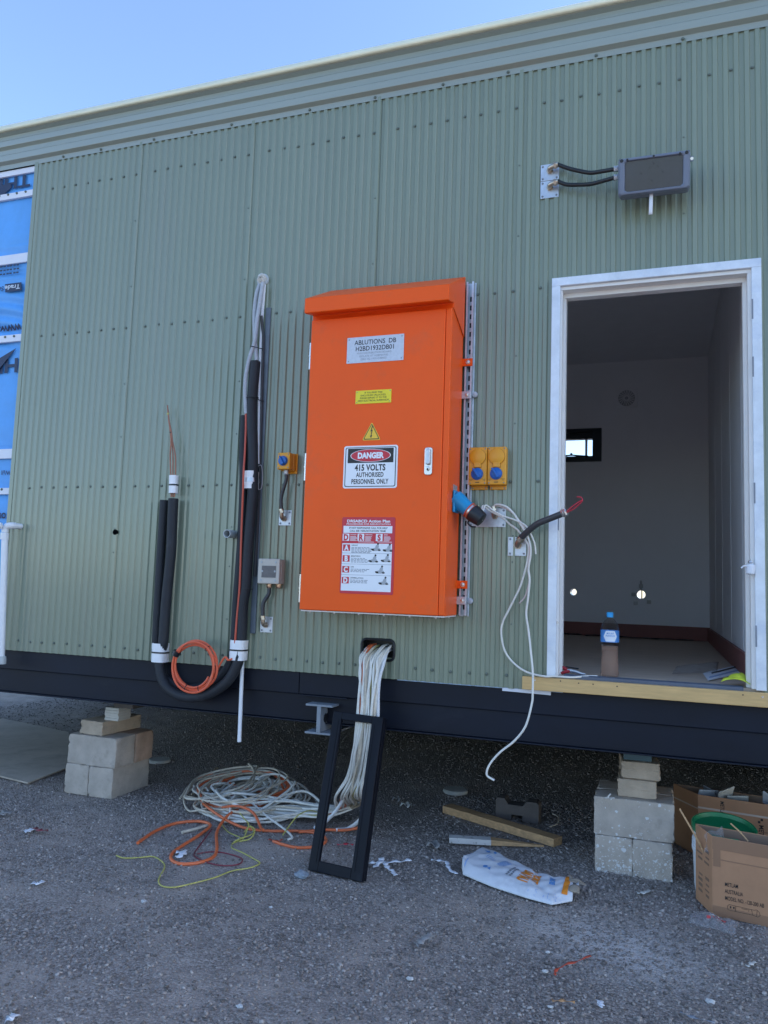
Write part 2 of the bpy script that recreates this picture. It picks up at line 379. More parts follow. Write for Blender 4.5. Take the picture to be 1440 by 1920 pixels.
    b2 = nd(nt, 'ShaderNodeBump'); b2.inputs['Strength'].default_value = .8; b2.inputs['Distance'].default_value = .006; nt.links.new(fine.outputs['Fac'], b2.inputs['Height']); nt.links.new(b1.outputs[0], b2.inputs['Normal'])
    nt.links.new(b2.outputs[0], b.inputs['Normal'])
    return m
gm = ground_material()
# the sheet: fine mesh with gentle unevenness near the building, coarse out to the horizon
def gz(x, y):
    w = max(0., min(1., 1.5-max(abs(x-1.5)/5, abs(y+.2)/3.2)))
    return w*.006*(math.sin(x*2.1+y*1.3)+math.sin(x*4.7-y*3.9+1)*.6+math.sin(y*6.1+x*1.7)*.4) - .006
gx = [-400, -100, -30, -10, -5] + list(np.arange(-3.5, 6.51, .1)) + [9, 20, 60, 200, 400]
gy = [-400, -100, -30, -10, -6] + list(np.arange(-4, 4.01, .1)) + [5, 7, 12, 30, 100, 400]
g = MB(); nx = len(gx)
g.add([(x, y, gz(x, y)) for y in gy for x in gx], [(j*nx+i, j*nx+i+1, (j+1)*nx+i+1, (j+1)*nx+i) for j in range(len(gy)-1) for i in range(nx-1)])
ground = g.build('ground', gm, smooth=True); tag(ground, 'dark grey compacted gravel yard', None, None, 'structure')

def stones(name, n, size_lo, size_hi, power, region, tones, label, mask=.5, seed=1, sink=.3):
    """loose stones, one mesh; each an uneven twelve-corner lump with its own tone"""
    rg = np.random.default_rng(seed)
    ico = bmesh.new(); bmesh.ops.create_icosphere(ico, subdivisions=1, radius=1.)
    base = np.array([v.co[:] for v in ico.verts]); fc = np.array([[v.index for v in f.verts] for f in ico.faces]); ico.free()
    x0, x1, y0, y1 = region
    x = rg.uniform(x0, x1, n*3); y = rg.uniform(y0, y1, n*3)
    dens = .5+.5*np.sin(x*1.9+np.sin(y*2.7)*1.3)*np.sin(y*2.3+np.sin(x*3.1)) + .35*np.sin(x*7.3+y*5.1)*np.sin(y*6.7-x*4.9)
    keep = rg.uniform(0, 1, n*3) < np.clip(dens*mask+(1-mask), .06, 1)
    x, y = x[keep][:n], y[keep][:n]; n = len(x)
    sz = size_lo + (size_hi-size_lo)*rg.uniform(0, 1, n)**power
    sc = sz[:, None]*rg.uniform([.75, .6, .4], [1.25, 1.1, .75], (n, 3))
    ang = rg.uniform(0, 2*np.pi, n); tl = rg.normal(0, .35, (n, 2))
    V = base[None]*(1+rg.normal(0, .16, (n, 12, 1)))*sc[:, None, :]
    ca, sa = np.cos(ang), np.sin(ang)
    X = V[..., 0]*ca[:, None]-V[..., 1]*sa[:, None]; Y = V[..., 0]*sa[:, None]+V[..., 1]*ca[:, None]; Z = V[..., 2] + X*tl[:, :1]*.5 + Y*tl[:, 1:]*.5
    g0 = np.array([gz(a, b) for a, b in zip(x, y)])
    P = np.stack([X+x[:, None], Y+y[:, None], Z+(g0+sc[:, 2]*(1-sink)*.6)[:, None]], -1).reshape(-1, 3)
    F = (fc[None]+12*np.arange(n)[:, None, None]).reshape(-1, 3)
    me = bpy.data.meshes.new(name); me.vertices.add(len(P)); me.vertices.foreach_set('co', P.ravel())
    me.loops.add(F.size); me.loops.foreach_set('vertex_index', F.ravel()); me.polygons.add(len(F)); me.polygons.foreach_set('loop_start', np.arange(0, F.size, 3))
    me.update(calc_edges=True)
    at = me.attributes.new('tone', 'FLOAT', 'POINT'); at.data.foreach_set('value', np.repeat(rg.uniform(0, 1, n), 12))
    m = bpy.data.materials.new(name+'_stone'); m.use_nodes = True; nt = m.node_tree; b = nt.nodes['Principled BSDF']
    an = nd(nt, 'ShaderNodeAttribute', attribute_name='tone'); rp = nd(nt, 'ShaderNodeValToRGB'); el = rp.color_ramp.elements
    el[0].position, el[1].position = tones[0][0], tones[-1][0]; el[0].color = (*tones[0][1], 1); el[1].color = (*tones[-1][1], 1)
    for p, c in tones[1:-1]:
        q = el.new(p); q.color = (*c, 1)
    nt.links.new(an.outputs['Fac'], rp.inputs[0])
    tc = nd(nt, 'ShaderNodeTexCoord'); no = nd(nt, 'ShaderNodeTexNoise'); no.inputs['Scale'].default_value = 160; nt.links.new(tc.outputs['Object'], no.inputs[0])
    mx = nd(nt, 'ShaderNodeMix', data_type='RGBA', blend_type='MULTIPLY'); mx.inputs[0].default_value = .5
    nt.links.new(rp.outputs[0], mx.inputs[6]); rr = nd(nt, 'ShaderNodeMapRange'); rr.inputs[1].default_value = .3; rr.inputs[2].default_value = .7; rr.inputs[3].default_value = .6; rr.inputs[4].default_value = 1.3
    nt.links.new(no.outputs['Fac'], rr.inputs[0]); nt.links.new(rr.outputs[0], mx.inputs[7]); nt.links.new(mx.outputs[2], b.inputs['Base Color'])
    b.inputs['Roughness'].default_value = .7
    me.materials.append(m); o = bpy.data.objects.new(name, me); COL.objects.link(o); tag(o, label, None, None, 'stuff'); return o
GT = [(0, (.12, .104, .095)), (.5, (.26, .225, .206)), (.9, (.36, .315, .29)), (1, (.46, .41, .385))]
stones('gravel', 78000, .0030, .0095, 2.0, (-2.0, 4.6, -2.3, .7), GT, 'loose dark grey gravel strewn over the yard', .8, 3)
stones('far_gravel', 16000, .0035, .0105, 2.0, (-3.4, 5.2, .7, 3.6), [(t_, tuple(c_*.75 for c_ in q_)) for t_, q_ in GT], 'loose gravel under the building, its tones darkened for shade', .6, 17)  # yard gravel tones scaled down, shade under the floor put into the colour
stones('coarse_gravel', 7000, .006, .0125, 2.0, (1.9, 4.6, -.25, 1.4), GT, 'coarser loose gravel around the right block stack', .55, 5)
stones('pale_chips', 300, .0018, .0058, 2.8, (-1.6, 4.6, -2.3, 1.6), [(0, (.36, .35, .33)), (.5, (.55, .54, .52)), (1, (.72, .71, .70))], 'tiny pale chips scattered over the gravel', .5, 9)

# ================================================================== THE BUILDING
B = thing('modular_building', 'long green corrugated steel site building raised on concrete blocks', 'building', (1.5, 0, .64))
Z0 = .985
ROWS = [Z0+3.1333, Z0+2.0741, Z0+1.0216, Z0]
CL_B, CL_T = .921, 4.335
DX0, DX1, DTOP = 2.775, 3.765, 3.085          # rough opening of the doorway
HX0, HX1, HZ0, HZ1 = 1.745, 1.925, 1.035, 1.125   # cable opening
def prof_break(xa, xb):
    """breakpoints of the ribbed sheet: valley at every 50 mm, 7 mm ribs between"""
    out = []
    for n in range(int(math.floor(xa/.05))-1, int(math.ceil(xb/.05))+2):
        out += [(n*.05-.0095+a, 0.) for a, _ in RIB[:-1]]
    return out
RIB = [(0., -.0008), (.0007, -.0002), (.0016, 0.), (.0180, 0.), (.0189, -.0002), (.0196, -.0008), (.0240, -.0080), (.0247, -.0087), (.0256, -.0089), (.0424, -.0089), (.0433, -.0087), (.0440, -.0080), (.05, -.0008)]
def yprof(x):
    t = (x+.0095) % .05
    for (a, ya), (b, yb) in zip(RIB[:-1], RIB[1:]):
        if a <= t <= b: return ya+(yb-ya)*(t-a)/(b-a)
    return 0.
def clad_strip(xa, xb, lift=0.):
    xs = sorted({round(xa, 5), round(xb, 5), *[round(x, 5) for x, _ in prof_break(xa, xb) if xa < x < xb], *[x for x in (DX0, DX1, HX0, HX1) if xa < x < xb]})
    mb = MB()
    for a, b in zip(xs[:-1], xs[1:]):
        c = (a+b)/2; ya, yb = yprof(a+1e-5)-lift, yprof(b-1e-5)-lift
        zr = [(CL_B, CL_T)]
        if DX0 < c < DX1: zr = [(DTOP, CL_T)] + ([(CL_B, .99)] if c < 2.83 else [])
        if HX0 < c < HX1: zr = [(CL_B, HZ0), (HZ1, CL_T)]
        for z0, z1 in zr:
            mb.add([(a, ya, z0), (b, yb, z0), (b, yb, z1), (a, ya, z1)], [(0, 1, 2, 3)])
    return mb
def weld(o):
    bm = bmesh.new(); bm.from_mesh(o.data); bmesh.ops.remove_doubles(bm, verts=bm.verts, dist=2e-5); bmesh.ops.recalc_face_normals(bm, faces=bm.faces); bm.to_mesh(o.data); bm.free()
    o.data.polygons.foreach_set('use_smooth', [True]*len(o.data.polygons)); wn_ = o.modifiers.new('normals', 'WEIGHTED_NORMAL'); wn_.mode = 'FACE_AREA'; wn_.weight = 100; wn_.keep_sharp = False; return o
# one screw, shared
sc = MB(); sc.lathe([(.0090, 0), (.0090, .0014), (.0066, .0018), (.0062, .0066), (.0042, .0078)], (0, 0, 0), (0, -1, 0), 10)
scr_o = sc.build('screw', pm('dark_green_screw', (.115, .14, .118), .35), None, smooth=True); SCREW = scr_o.data; bpy.data.objects.remove(scr_o)
edges = [-.842] + [.85*k+.0375 for k in range(0, 7)]
panels = []
for i in range(len(edges)-1):
    xa, xb = edges[i], edges[i+1]
    p = weld(clad_strip(xa, xb).build('cladding_panel', GREEN, B))
    # lap: the crest of the next sheet sits over this one
    if i:
        lp = MB(); lx = xa-.0275
        for z0, z1 in [(CL_B-.002, CL_T)] if not DX0 < lx < DX1 else [(DTOP, CL_T)]:
            if abs(lx-1.9) < .08: continue
            lp.add([(lx, -.0022, z0), (lx+.0042, -.0098, z0), (lx+.0262, -.0112, z0), (lx+.0315, -.003, z0), (lx, -.0022, z1), (lx+.0042, -.0098, z1), (lx+.0262, -.0112, z1), (lx+.0315, -.003, z1)],
                   [(0, 1, 5, 4), (1, 2, 6, 5), (2, 3, 7, 6)])
        if lp.f: lp.build('lap_rib', GREEN, p)
    panels.append((xa, xb, p))
def panel_at(x):
    for xa, xb, p in panels:
        if xa <= x < xb: return p
    return panels[-1][2]
for ri, z in enumerate(ROWS):
    for k in range(0, 7):
        for j in range(8):
            x = .85*k-.1*j
            if x > 4.3 or x < -.8: continue
            if ri and 2.74 < x < 3.80: continue
            if ri == 3 and HX0-.03 < x < HX1+.03: continue
            instance(SCREW, 'screw', panel_at(x), (x+random.uniform(-.004, .004), -.0002, z+random.uniform(-.004, .004)), (random.uniform(-.1, .1), random.uniform(0, 3), random.uniform(-.1, .1)))
for k in range(0, 5):                       # small lap rivets down each seam
    for z in (1.25, 1.55, 1.72, 2.35, 2.7, 3.35, 3.75):
        x = .85*k+.026
        if 2.74 < x < 3.8 and z < 3.15: continue
        o = instance(SCREW, 'rivet', panel_at(x), (x-.003, -.0110, z+random.uniform(-.06, .06))); o.scale = (.5, .5, .5)
# left edge flashing
e = MB(); e.box((-.872, -.011, CL_B), (-.838, .03, CL_T)); e.build('corner_flashing', GREEN, B, bevel=.003)
# black disc coloured as the darkness of an open hole, left of the pipes
gr_ = MB(); gr_.lathe([(.0175, 0), (.0175, .0130), (.0150, .0135), (.0150, .0128)], (0.0267, 0.0000, 1.7120), (0, -1, 0), 24); gr_.build('dark_hole_disc', pm('hole_black', (.002, .002, .003), .95, spec=.05), B, smooth=True)

# fascia: horizontally ribbed sheet, a flat fixing strip below
fz = [(4.318, -.010), (4.350, -.010), (4.354, -.011), (4.366, -.034), (4.370, -.036), (4.408, -.036), (4.412, -.034), (4.428, -.014), (4.432, -.013), (4.462, -.013), (4.466, -.014), (4.478, -.034), (4.482, -.036), (4.518, -.036), (4.522, -.034), (4.538, -.014), (4.542, -.013), (4.568, -.013), (4.572, -.014), (4.582, -.038), (4.590, -.040)]
f = MB(); f.add([(x, y, z) for x in (-3.4, 11.0) for z, y in fz], [(i, len(fz)+i, len(fz)+i+1, i+1) for i in range(len(fz)-1)])
fas = weld(f.build('fascia', GREEN_FASCIA, B))
for x in (-.62, -.30, .13, .42, .72, 1.27, 1.70, 2.12, 2.50, 2.98, 3.42, 3.86):
    instance(SCREW, 'screw', fas, (x, -.0125, 4.334))
cp = [(-.036, 4.588), (-.056, 4.589), (-.062, 4.593), (-.063, 4.603), (-.058, 4.615), (-.046, 4.632), (-.030, 4.648), (-.012, 4.660), (.010, 4.667), (.10, 4.672)]
c = MB(); c.add([(x, y, z) for x in (-3.4, 11.0) for y, z in cp], [(i, len(cp)+i, len(cp)+i+1, i+1) for i in range(len(cp)-1)])
c.build('roof_capping', CREAM, B, smooth=True, solid=.002)
# roof, end walls, floor deck, back wall
r = MB(); r.box((-3.4, .06, 4.40), (11.0, 4.36, 4.56)); r.build('roof', GREEN_FASCIA, B)
YB = 4.11
for x in (-3.4, 10.96):
    w = MB(); w.box((x, .02, .80), (x+.04, 4.35, 4.39)); w.build('end_wall', GREEN, B)
HOLES = [(2.459, 1.433, .034), (3.119, 1.429, .042)]
WIN = (1.95, 2.70, 2.81, 3.095)
bk = MB(); rect_holes(bk, -.6, 3.75, 1.0, 3.83, YB, [WIN], HOLES); bk.build('interior_back_wall', INWALL, B)
bx_ = MB(); rect_holes(bx_, -3.4, 11.0, .80, 4.39, YB+.22, [(1.8, 2.95, 2.74, 3.30)], HOLES); bx_.build('exterior_back_wall', GREEN, B)
for hx, hz, hr in HOLES:
    t = MB(); t.tube([(hx, YB, hz), (hx, YB+.22, hz)], hr, 24, cap=False); t.build('hole_sleeve', WHITEP, B, smooth=True)
# interior wall panel joints (cover strips)
for x in (2.576, 1.3, 3.15+.6):
    if x < 3.7:
        j = MB(); j.box((x-.012, YB-.004, 1.0), (x+.012, YB+.001, 3.83)); j.build('joint_strip', INWALL, B)
rw = MB(); rw.box((3.75, .1, 1.0), (3.80, YB+.001, 3.83)); rw.build('interior_side_wall', INWALL, B)
for y in (.75, 1.55, 2.35, 3.15):
    j = MB(); j.box((3.7485, y-.006, 1.0), (3.752, y+.006, 3.83)); j.build('joint_strip', INWALL, B)
lw = MB(); lw.box((-.65, .1, 1.0), (-.6, YB+.001, 3.83)); lw.build('interior_side_wall', INWALL, B)
fw = MB(); rect_holes(fw, -.6, 3.75, 1.0, 3.83, .10, [(DX0, DX1-.015, 1.0, 3.07)]); fw.build('interior_front_wall', INWALL, B)
ce = MB(); ce.box((-.7, .1, 3.82), (3.85, YB+.05, 3.86)); ce.build('interior_ceiling', INCEIL, B)
fl = MB(); fl.box((-3.4, .02, .955), (11.0, 4.32, 1.0)); fl.build('floor_deck', PLY, B)
# skirting on the back and side walls
sk = MB(); sk.box((-.6, YB-.018, 1.0), (3.732, YB-.001, 1.133)); sk.build('skirting', SKIRT, B, bevel=.003)
sk = MB(); sk.box((3.732, .15, 1.0), (3.749, YB-.001, 1.133)); sk.build('skirting', SKIRT, B, bevel=.003)
lf = MB()
for a, b_, y in ((2.2, 2.55, 3.98), (2.6, 3.6, 3.93)):
    lf.grid(12, 2, lambda u, v: (a+(b_-a)*u, y+v*.10+.03*math.sin(u*9), 1.004+.012*abs(math.sin(u*14+v*3))))
lf.build('floor_protection', BLACKP, B, smooth=True, solid=.002)
# window in the back wall
wi = thing_part = MB()
x0, x1, z0, z1 = WIN
win = MB(); t = .075
for a, b_, c_, d_ in ((x0-.03, x1+.03, z1-.01, z1+.03), (x0-.03, x1+.03, z0-.03, z0+.012), (x0-.03, x0+.02, z0, z1), (x1-.060, x1+.03, z0, z1)):
    win.box((a, YB-.035, c_), (b_, YB+.10, d_))
wf = win.build('window', DARKFR, B, bevel=.003)
s_ = MB()
for a, b_, c_, d_ in ((x0+.02, x1-.0605, z1-.075, z1-.0102), (x0+.02, x1-.0605, z0+.0122, z0+.03), (x0+.02, x0+.05, z0+.03, z1-.075)):
    s_.box((a, YB-.01, c_), (b_, YB+.07, d_))
s_.build('sash', DARKFR, wf, bevel=.003)
s_ = MB(); s_.box((x0+.05, YB+.03, z0+.03), (x1-.0605, YB+.036, z1-.075)); s_.build('pane', GLASS, wf)
s_ = MB(); s_.tube(cr([(2.28, YB-.03, z0+.024), (2.42, YB-.05, z0+.034), (2.5, YB-.05, z0+.028), (2.60, YB-.03, z0+.022)], 5), .008, 6); s_.lathe([(.014, 0), (.012, .025)], (2.43, YB-.05, z0+.03), (0, 0, 1), 10); s_.build('winder_handle', BLACKP, wf, smooth=True)
# ceiling-type vent on the back wall: square plate with a ring of swirl blades
vx, vz = 2.974, 3.43
v = MB(); v.box((vx-.105, YB-.010, vz-.105), (vx+.105, YB-.001, vz+.105)); vo = v.build('air_vent', INWALL, B, bevel=.004)
v = MB(); v.lathe([(.082, 0), (.082, .004), (.012, .005)], (vx, YB-.0105, vz), (0, -1, 0), 32); v.build('vent_recess', pm('vent_grey', (.42, .43, .46), .6), vo, smooth=True)
for k in range(18):
    a = 2*math.pi*k/18; b_ = a+.5
    p0 = (vx+.018*math.cos(a), YB-.017, vz+.018*math.sin(a)); p1 = (vx+.078*math.cos(b_), YB-.017, vz+.078*math.sin(b_))
    v = MB(); v.tube([p0, p1], .0042, 4); v.build('vent_blade', INWALL, vo)
# pipe fittings round the right wall hole
for k, (dx, dz) in enumerate(((-.07, .0), (.0, .085), (.075, -.07), (-.05, -.085))):
    q = MB(); q.box((3.119+dx-.02, YB-.03, 1.429+dz-.018), (3.119+dx+.02, YB-.001, 1.429+dz+.018)); q.build('pipe_clip', pm('clip_grey', (.5, .5, .5), .6), B, bevel=.003)
q = MB(); q.tube([(3.119, YB-.015, 1.429+.045), (3.119, YB-.015, 1.429+.14)], .009, 8); q.tube([(3.127, YB-.02, 1.388), (3.127, YB-.02, 1.47)], .0055, 8); q.build('pipe_stub', MATS['clip_grey'], B, smooth=True)

# dark recess behind the cable opening, with a black rubber surround
c = MB(); c.box((HX0-.01, .012, HZ0-.01), (HX1+.01, .09, HZ1+.01)); c.f = [q for i, q in enumerate(c.f) if i != 2]; c.build('cable_recess', BLACKP, B)
pts = []
for cx, cz, st in ((HX1-.022, HZ0-.01+.022, -90), (HX1-.022, HZ1-.022, 0), (HX0+.022, HZ1-.022, 90), (HX0+.022, HZ0-.01+.022, 180)):
    for k in range(5):
        a = R(st+22.5*k); pts.append((cx+.028*math.cos(a), -.010, cz+.028*math.sin(a)))
c = MB(); c.tube(pts, .0075, 8, closed=True); c.build('cable_surround', BLACKP, B, smooth=True)

# steel base frame, and an added, unseen skirt blocking light from the rear
rs = MB(); rs.box((-3.4, 4.20, -.02), (11.0, 4.26, .79)); rs.build('rear_light_blocker', NAVY, B)
rs = MB(); rs.box((-3.4, .3, .795), (11.0, 4.19, .95)); rs.build('floor_frame', NAVY, B)
bm_ = MB(); bm_.box((-3.4, .014, .796), (1.352, .22, .9195)); bm_.build('upper_base_beam', NAVY, B, bevel=.003)
bm_ = MB(); bm_.box((1.354, .017, .796), (11.0, .22, .9195)); bm_.build('upper_base_beam', NAVY, B, bevel=.003)
bm_ = MB(); bm_.box((1.36, -.006, .7895), (1.66, .018, .7955)); bm_.build('beam_ledge', NAVY, B, bevel=.001)
bm_ = MB(); bm_.box((-3.4, .034, .648), (11.0, .24, .7945)); bm_.build('lower_base_beam', NAVY, B, bevel=.004)
bm_ = MB(); bm_.box((-3.4, .012, .640), (11.0, .62, .6478)); bm_.build('beam_bottom_flange', NAVY, B, bevel=.002)
IBM = pm('grey_beam_primer', (.24, .27, .31), .5, var=.12, vscale=12)
ib = MB(); ix0, ix1, iy, iz0, iz1 = 1.435, 1.597, -.06, .594, .757
ib.box((ix0, iy, iz1-.011), (ix1, .90, iz1)); ib.box((ix0, iy, iz0), (ix1, .90, iz0+.011)); xm = (ix0+ix1)/2
ib.box((xm-.012, iy+.001, iz0+.011), (xm+.012, .90, iz1-.011))
ibo = ib.build('cross_beam', IBM, B, bevel=.0015)
ih = MB(); ih.lathe([(.026, 0), (.026, .003)], (xm+.0122, iy+.07, (iz0+iz1)/2), (1, 0, 0), 20); ih.build('web_hole', BLACKP, ibo)
# strip of wrap under the sheet by the doorway
t = MB(); t.hexa((2.53, -.001, .903), (2.78, -.001, .899), (2.78, -.001, .919), (2.53, -.001, .919), (0, .004, 0)); t.build('wrap_strip', BATTEN, B)
t = MB(); t.box((1.95, .004, .9155), (2.84, .010, .922)); t.build('wrap_edge', pm('pale_wrap_edge', (.35, .48, .66), .5), B)

# ---- door frame
def jamb(name, mat, boxes, parent=B, bevel=.002):
    m_ = MB()
    for lo, hi in boxes: m_.box(lo, hi)
    return m_.build(name, mat, parent, bevel=bevel)
df = jamb('door_frame', ZINC, [((2.762, -.030, .998), (2.8065, .02, 3.0518)), ((3.7330, -.030, .998), (3.777, .02, 3.0518)), ((2.762, -.030, 3.052), (3.777, .02, 3.097))])
jamb('frame_reveal', JAMB, [((2.795, -.012, 1.001), (2.8170, .045, 3.0318)), ((3.7150, -.012, 1.001), (3.7450, .045, 3.0318)), ((2.795, -.012, 3.032), (3.7450, .045, 3.0515)),
                           ((2.795, .0455, 1.001), (2.830, .0990, 3.0078)), ((3.6980, .0455, 1.001), (3.7450, .0990, 3.0078)), ((2.795, .0455, 3.008), (3.7450, .0990, 3.0515))], df)
for z in (2.84, 2.55, 1.93, 1.25):
    h = MB(); h.box((3.7312, -.0318, z-.05), (3.7385, -.0302, z+.05)); h.build('hinge_pocket', INKGREY, df)
h = MB(); h.box((2.8075, -.0135, 1.745), (2.8125, -.0122, 1.815)); h.build('strike_slot', INKGREY, df)
for z in (1.27,):
    h = MB(); h.lathe([(.007, 0), (.006, .003)], (2.811, -.0122, z), (0, -1, 0), 10); h.build('screw', STEEL, df)
# blue wrapped wall left of the cladding
def wrinkle(x, z):
    w = .0035*math.sin(z*9+x*2)+.002*math.sin(z*23+x*5+1)
    if 2.95 < z < 3.45: w += .010*math.sin(z*62+math.sin(x*7)*1.6+x*6)*min(1, (z-2.95)*8, (3.45-z)*8)
    if 3.5 < z < 3.75: w += .004*math.sin(z*48+x*9)
    if 1.0 < z < 2.3: w += .004*math.sin(z*31+x*4)*math.sin(z*3)
    return w
wr = MB(); wr.grid(40, 420, lambda u, v: (-1.9+u*1.05, .022-wrinkle(-1.9+u*1.05, .93+3.4*v), .93+3.4*v)); wr.build('wall_wrap', WRAP, B, smooth=True)
wr = MB(); wr.box((-3.39, .03, .93), (-1.9, .05, 4.33)); wr.build('wall_wrap', WRAP, B)
BATS = [((-1.1991, 0.0000, 4.3154)[2], (-1.1948, 0.0000, 4.2743)[2]), ((-1.1809, 0.0000, 4.1392)[2], (-1.1763, 0.0000, 4.0943)[2]), ((-1.1335, 0.0000, 3.6788)[2], (-1.1265, 0.0000, 3.6110)[2]), ((-1.0725, 0.0000, 3.0876)[2], (-1.0673, 0.0000, 3.0372)[2]), ((-0.9892, 0.0000, 2.2793)[2], (-0.9823, 0.0000, 2.2121)[2]), ((-0.9613, 0.0000, 2.0080)[2], (-0.9567, 0.0000, 1.9638)[2])]
for i, (za, zb) in enumerate(BATS):
    b_ = MB(); b_.box((-3.3, -.004 if i in (1, 3, 5) else .002, zb), (-.873, .018, za)); bo = b_.build('batten', BATTEN, B, bevel=.002)
    if i in (1, 3, 5):
        for x in (-.94, -1.02, -1.10, -1.18): instance(SCREW, 'screw', bo, (x, -.0042, (za+zb)/2+.012))
# print on the wrap: laid upside down, as the roll was hung
def wrap_text(body, u, v, size, mat=WRAPINK, **kw):
    m_ = MB(); x, y, z = W_(u, v)
    text_mb(m_, body, (x, .004, z), (-1, 0, 0), (0, 0, -1), size, align='LEFT', **kw)
    for i, p in enumerate(m_.v): m_.v[i] = (p[0], .014-wrinkle(p[0], p[2])-.0035, p[2])
    return m_.build('wrap_print', mat, B)
WPT = {'a': (-0.9291, 0.0140, 4.2655), 'b': (-0.9315, 0.0140, 3.4552), 'c': (-0.8932, 0.0140, 3.1624), 'd': (-0.8975, 0.0140, 2.9184), 'e': (-0.8940, 0.0140, 2.1309), 'f': (-0.8970, 0.0140, 1.8366), 'g': (-0.9350, 0.0140, 3.4905)}
def W_(k, _): return WPT[k]
wrap_text('THERMO', 'a', 0, .085, bold=.03, sx=1.5)
m_ = MB(); _b = WPT['b']; m_.prism([(_b[0]+.015, .0065, _b[2]-.048), (_b[0]+.004, .0065, _b[2]+.012), (_b[0]-.142, .0065, _b[2]+.012), (_b[0]-.132, .0065, _b[2]-.048)], (0, .003, 0)); m_.build('wrap_label', WRAPINK, B)
m_ = MB(); text_mb(m_, 'Trade', (_b[0]-.002, .006, _b[2]-.002), (-1, 0, 0), (0, 0, -1), .032, align='LEFT', bold=.02, sx=1.25, lift=.0012); m_.build('wrap_print', WRAPLINE, B)
m_ = MB(); text_mb(m_, 'Select', (_b[0]-.150, .010, _b[2]-.002), (-1, 0, 0), (0, 0, -1), .034, align='LEFT', bold=.01, sx=1.2, lift=.0012); m_.build('wrap_print', WRAPINK, B)
wrap_text('www.thermo', 'c', 0, .055, bold=.02, sx=1.15)
wrap_text('HERMO', 'd', 0, .095, bold=.03, sx=1.35)
wrap_text('Wall', 'e', 0, .030, bold=.01)
wrap_text('on', 'f', 0, .055, bold=.02)
for k in range(4):
    m_ = MB()
    for q in range(9):
        x = -.955-q*.030-random.uniform(0, .006); z = (-0.9396, 0.0140, 3.5377)[2]+.035*k*.8
        m_.box((x-.020, .005, z), (x, .0075, z+.010))
    m_.build('wrap_small_print', WRAPINK, B)
m_ = MB(); m_.prism([(-1.085, .0085, 4.19), (-1.32, .0085, 4.05), (-1.32, .0085, 4.22), (-1.10, .0085, 4.22)][::-1], (0, .003, 0)); m_.build('wrap_emblem', WRAPINK, B)
m_ = MB(); m_.prism([(-.925, .0055, 2.99), (-1.25, .0055, 2.66), (-1.25, .0055, 2.85)], (0, .003, 0)); m_.build('wrap_emblem', WRAPINK, B)

# ================================================================== ORANGE ELECTRICAL CABINET
CX0, CX1, CYF, CYB, CZ0, CZ1 = 1.487, 2.288, -.305, -.047, 1.281, 2.895
cab = thing('electrical_cabinet', 'tall orange steel electrical cabinet with sloping hood on the green wall', 'cabinet', (1.888, -.17, CZ0))
b = MB(); b.box((CX0+.002, CYF+.026, CZ0+.004), (CX1-.001, CYB, CZ1+.02)); b.build('body', ORANGE, cab, bevel=.004)
b = MB(); b.box((CX0, CYF, CZ0+.006), (CX1-.034, CYF+.024, CZ1-.016)); b.build('door', ORANGE, cab, bevel=.004, seg=3)
b = MB(); b.box((CX1-.0325, CYF+.003, CZ0+.006), (CX1, CYF+.0255, CZ1-.012)); b.build('front_return', ORANGE, cab, bevel=.006, seg=3)
b = MB(); b.box((CX0+.004, CYF+.012, CZ0-.002), (CX1-.004, CYB-.004, CZ0+.0035)); b.build('gland_plate', JAMB, cab)
for k in range(6):
    for y in (CYF+.035,):
        b = MB(); b.lathe([(.007, 0), (.006, .008)], (CX0+.05+k*.14, y, CZ0-.002), (0, 0, -1), 8); b.build('bolt', STEEL, cab)
b = MB(); b.lathe([(.006, 0), (.005, .008)], (CX1-.03, CYB-.05, CZ0-.002), (0, 0, -1), 8); b.build('bolt', STEEL, cab)
# hood: sloping roof with a deep front lip, and angled cheeks
hx0, hx1 = CX0-.008, CX1+.004
hood = [(-.388, 2.893), (-.388, 2.975), (-.046, 3.148), (-.046, 2.80), (CYF+.0262, CZ1-.010), (CYF+.0262, CZ1+.0195), (-.372, 2.893)]
b = MB(); b.prism([(hx1, y, z) for y, z in hood], (hx0-hx1, 0, 0)); b.build('hood', ORANGE, cab, bevel=.004)
# the seam of the hood cheek down the side
b = MB(); b.tube([(CX1+.0042, CYF+.012, CZ1-.012), (CX1+.0042, CYB-.002, 2.80)], .0016, 5); b.build('hood_seam', pm('seam_dark', (.22, .03, .006), .6), cab)
# hinges on the left edge
for z in (2.68, 2.06, 1.40):
    b = MB(); b.tube([(CX0-.006, CYF+.016, z-.075), (CX0-.006, CYF+.016, z+.075)], .0085, 10); b.tube([(CX0-.006, CYF+.016, z-.004), (CX0-.006, CYF+.016, z+.004)], .0105, 10); b.build('hinge', STEEL, cab, smooth=True)
# swing handle
hx, hz = (2.1855, -0.3050, 2.0732)[0], (2.1855, -0.3050, 2.0732)[2]
P = Panel((hx-.021, CYF, hz-.072), (1, 0, 0), (0, 0, 1))
b = MB(); P.rect(b, 0, 0, .042, .144, 0, .010, .012); ho = b.build('handle', STEEL, cab, bevel=.003)
b = MB(); P.rect(b, .009, .052, .033, .136, .010, .026, .010); b.build('lever', GALV, ho, bevel=.005, seg=3)
b = MB(); b.lathe([(.0105, 0), (.0105, .006), (.006, .007)], P.p(.021, .034, .010), (0, -1, 0), 16); b.build('lock', STEEL, ho, smooth=True)
b = MB(); b.box(P.p(.017, .022, .018)[:1]+(CYF-.0185,)+P.p(.017, .022)[2:], (P.p(.024, 0)[0], CYF-.0165, P.p(0, .034)[2])); b.build('keyhole', INK, ho)
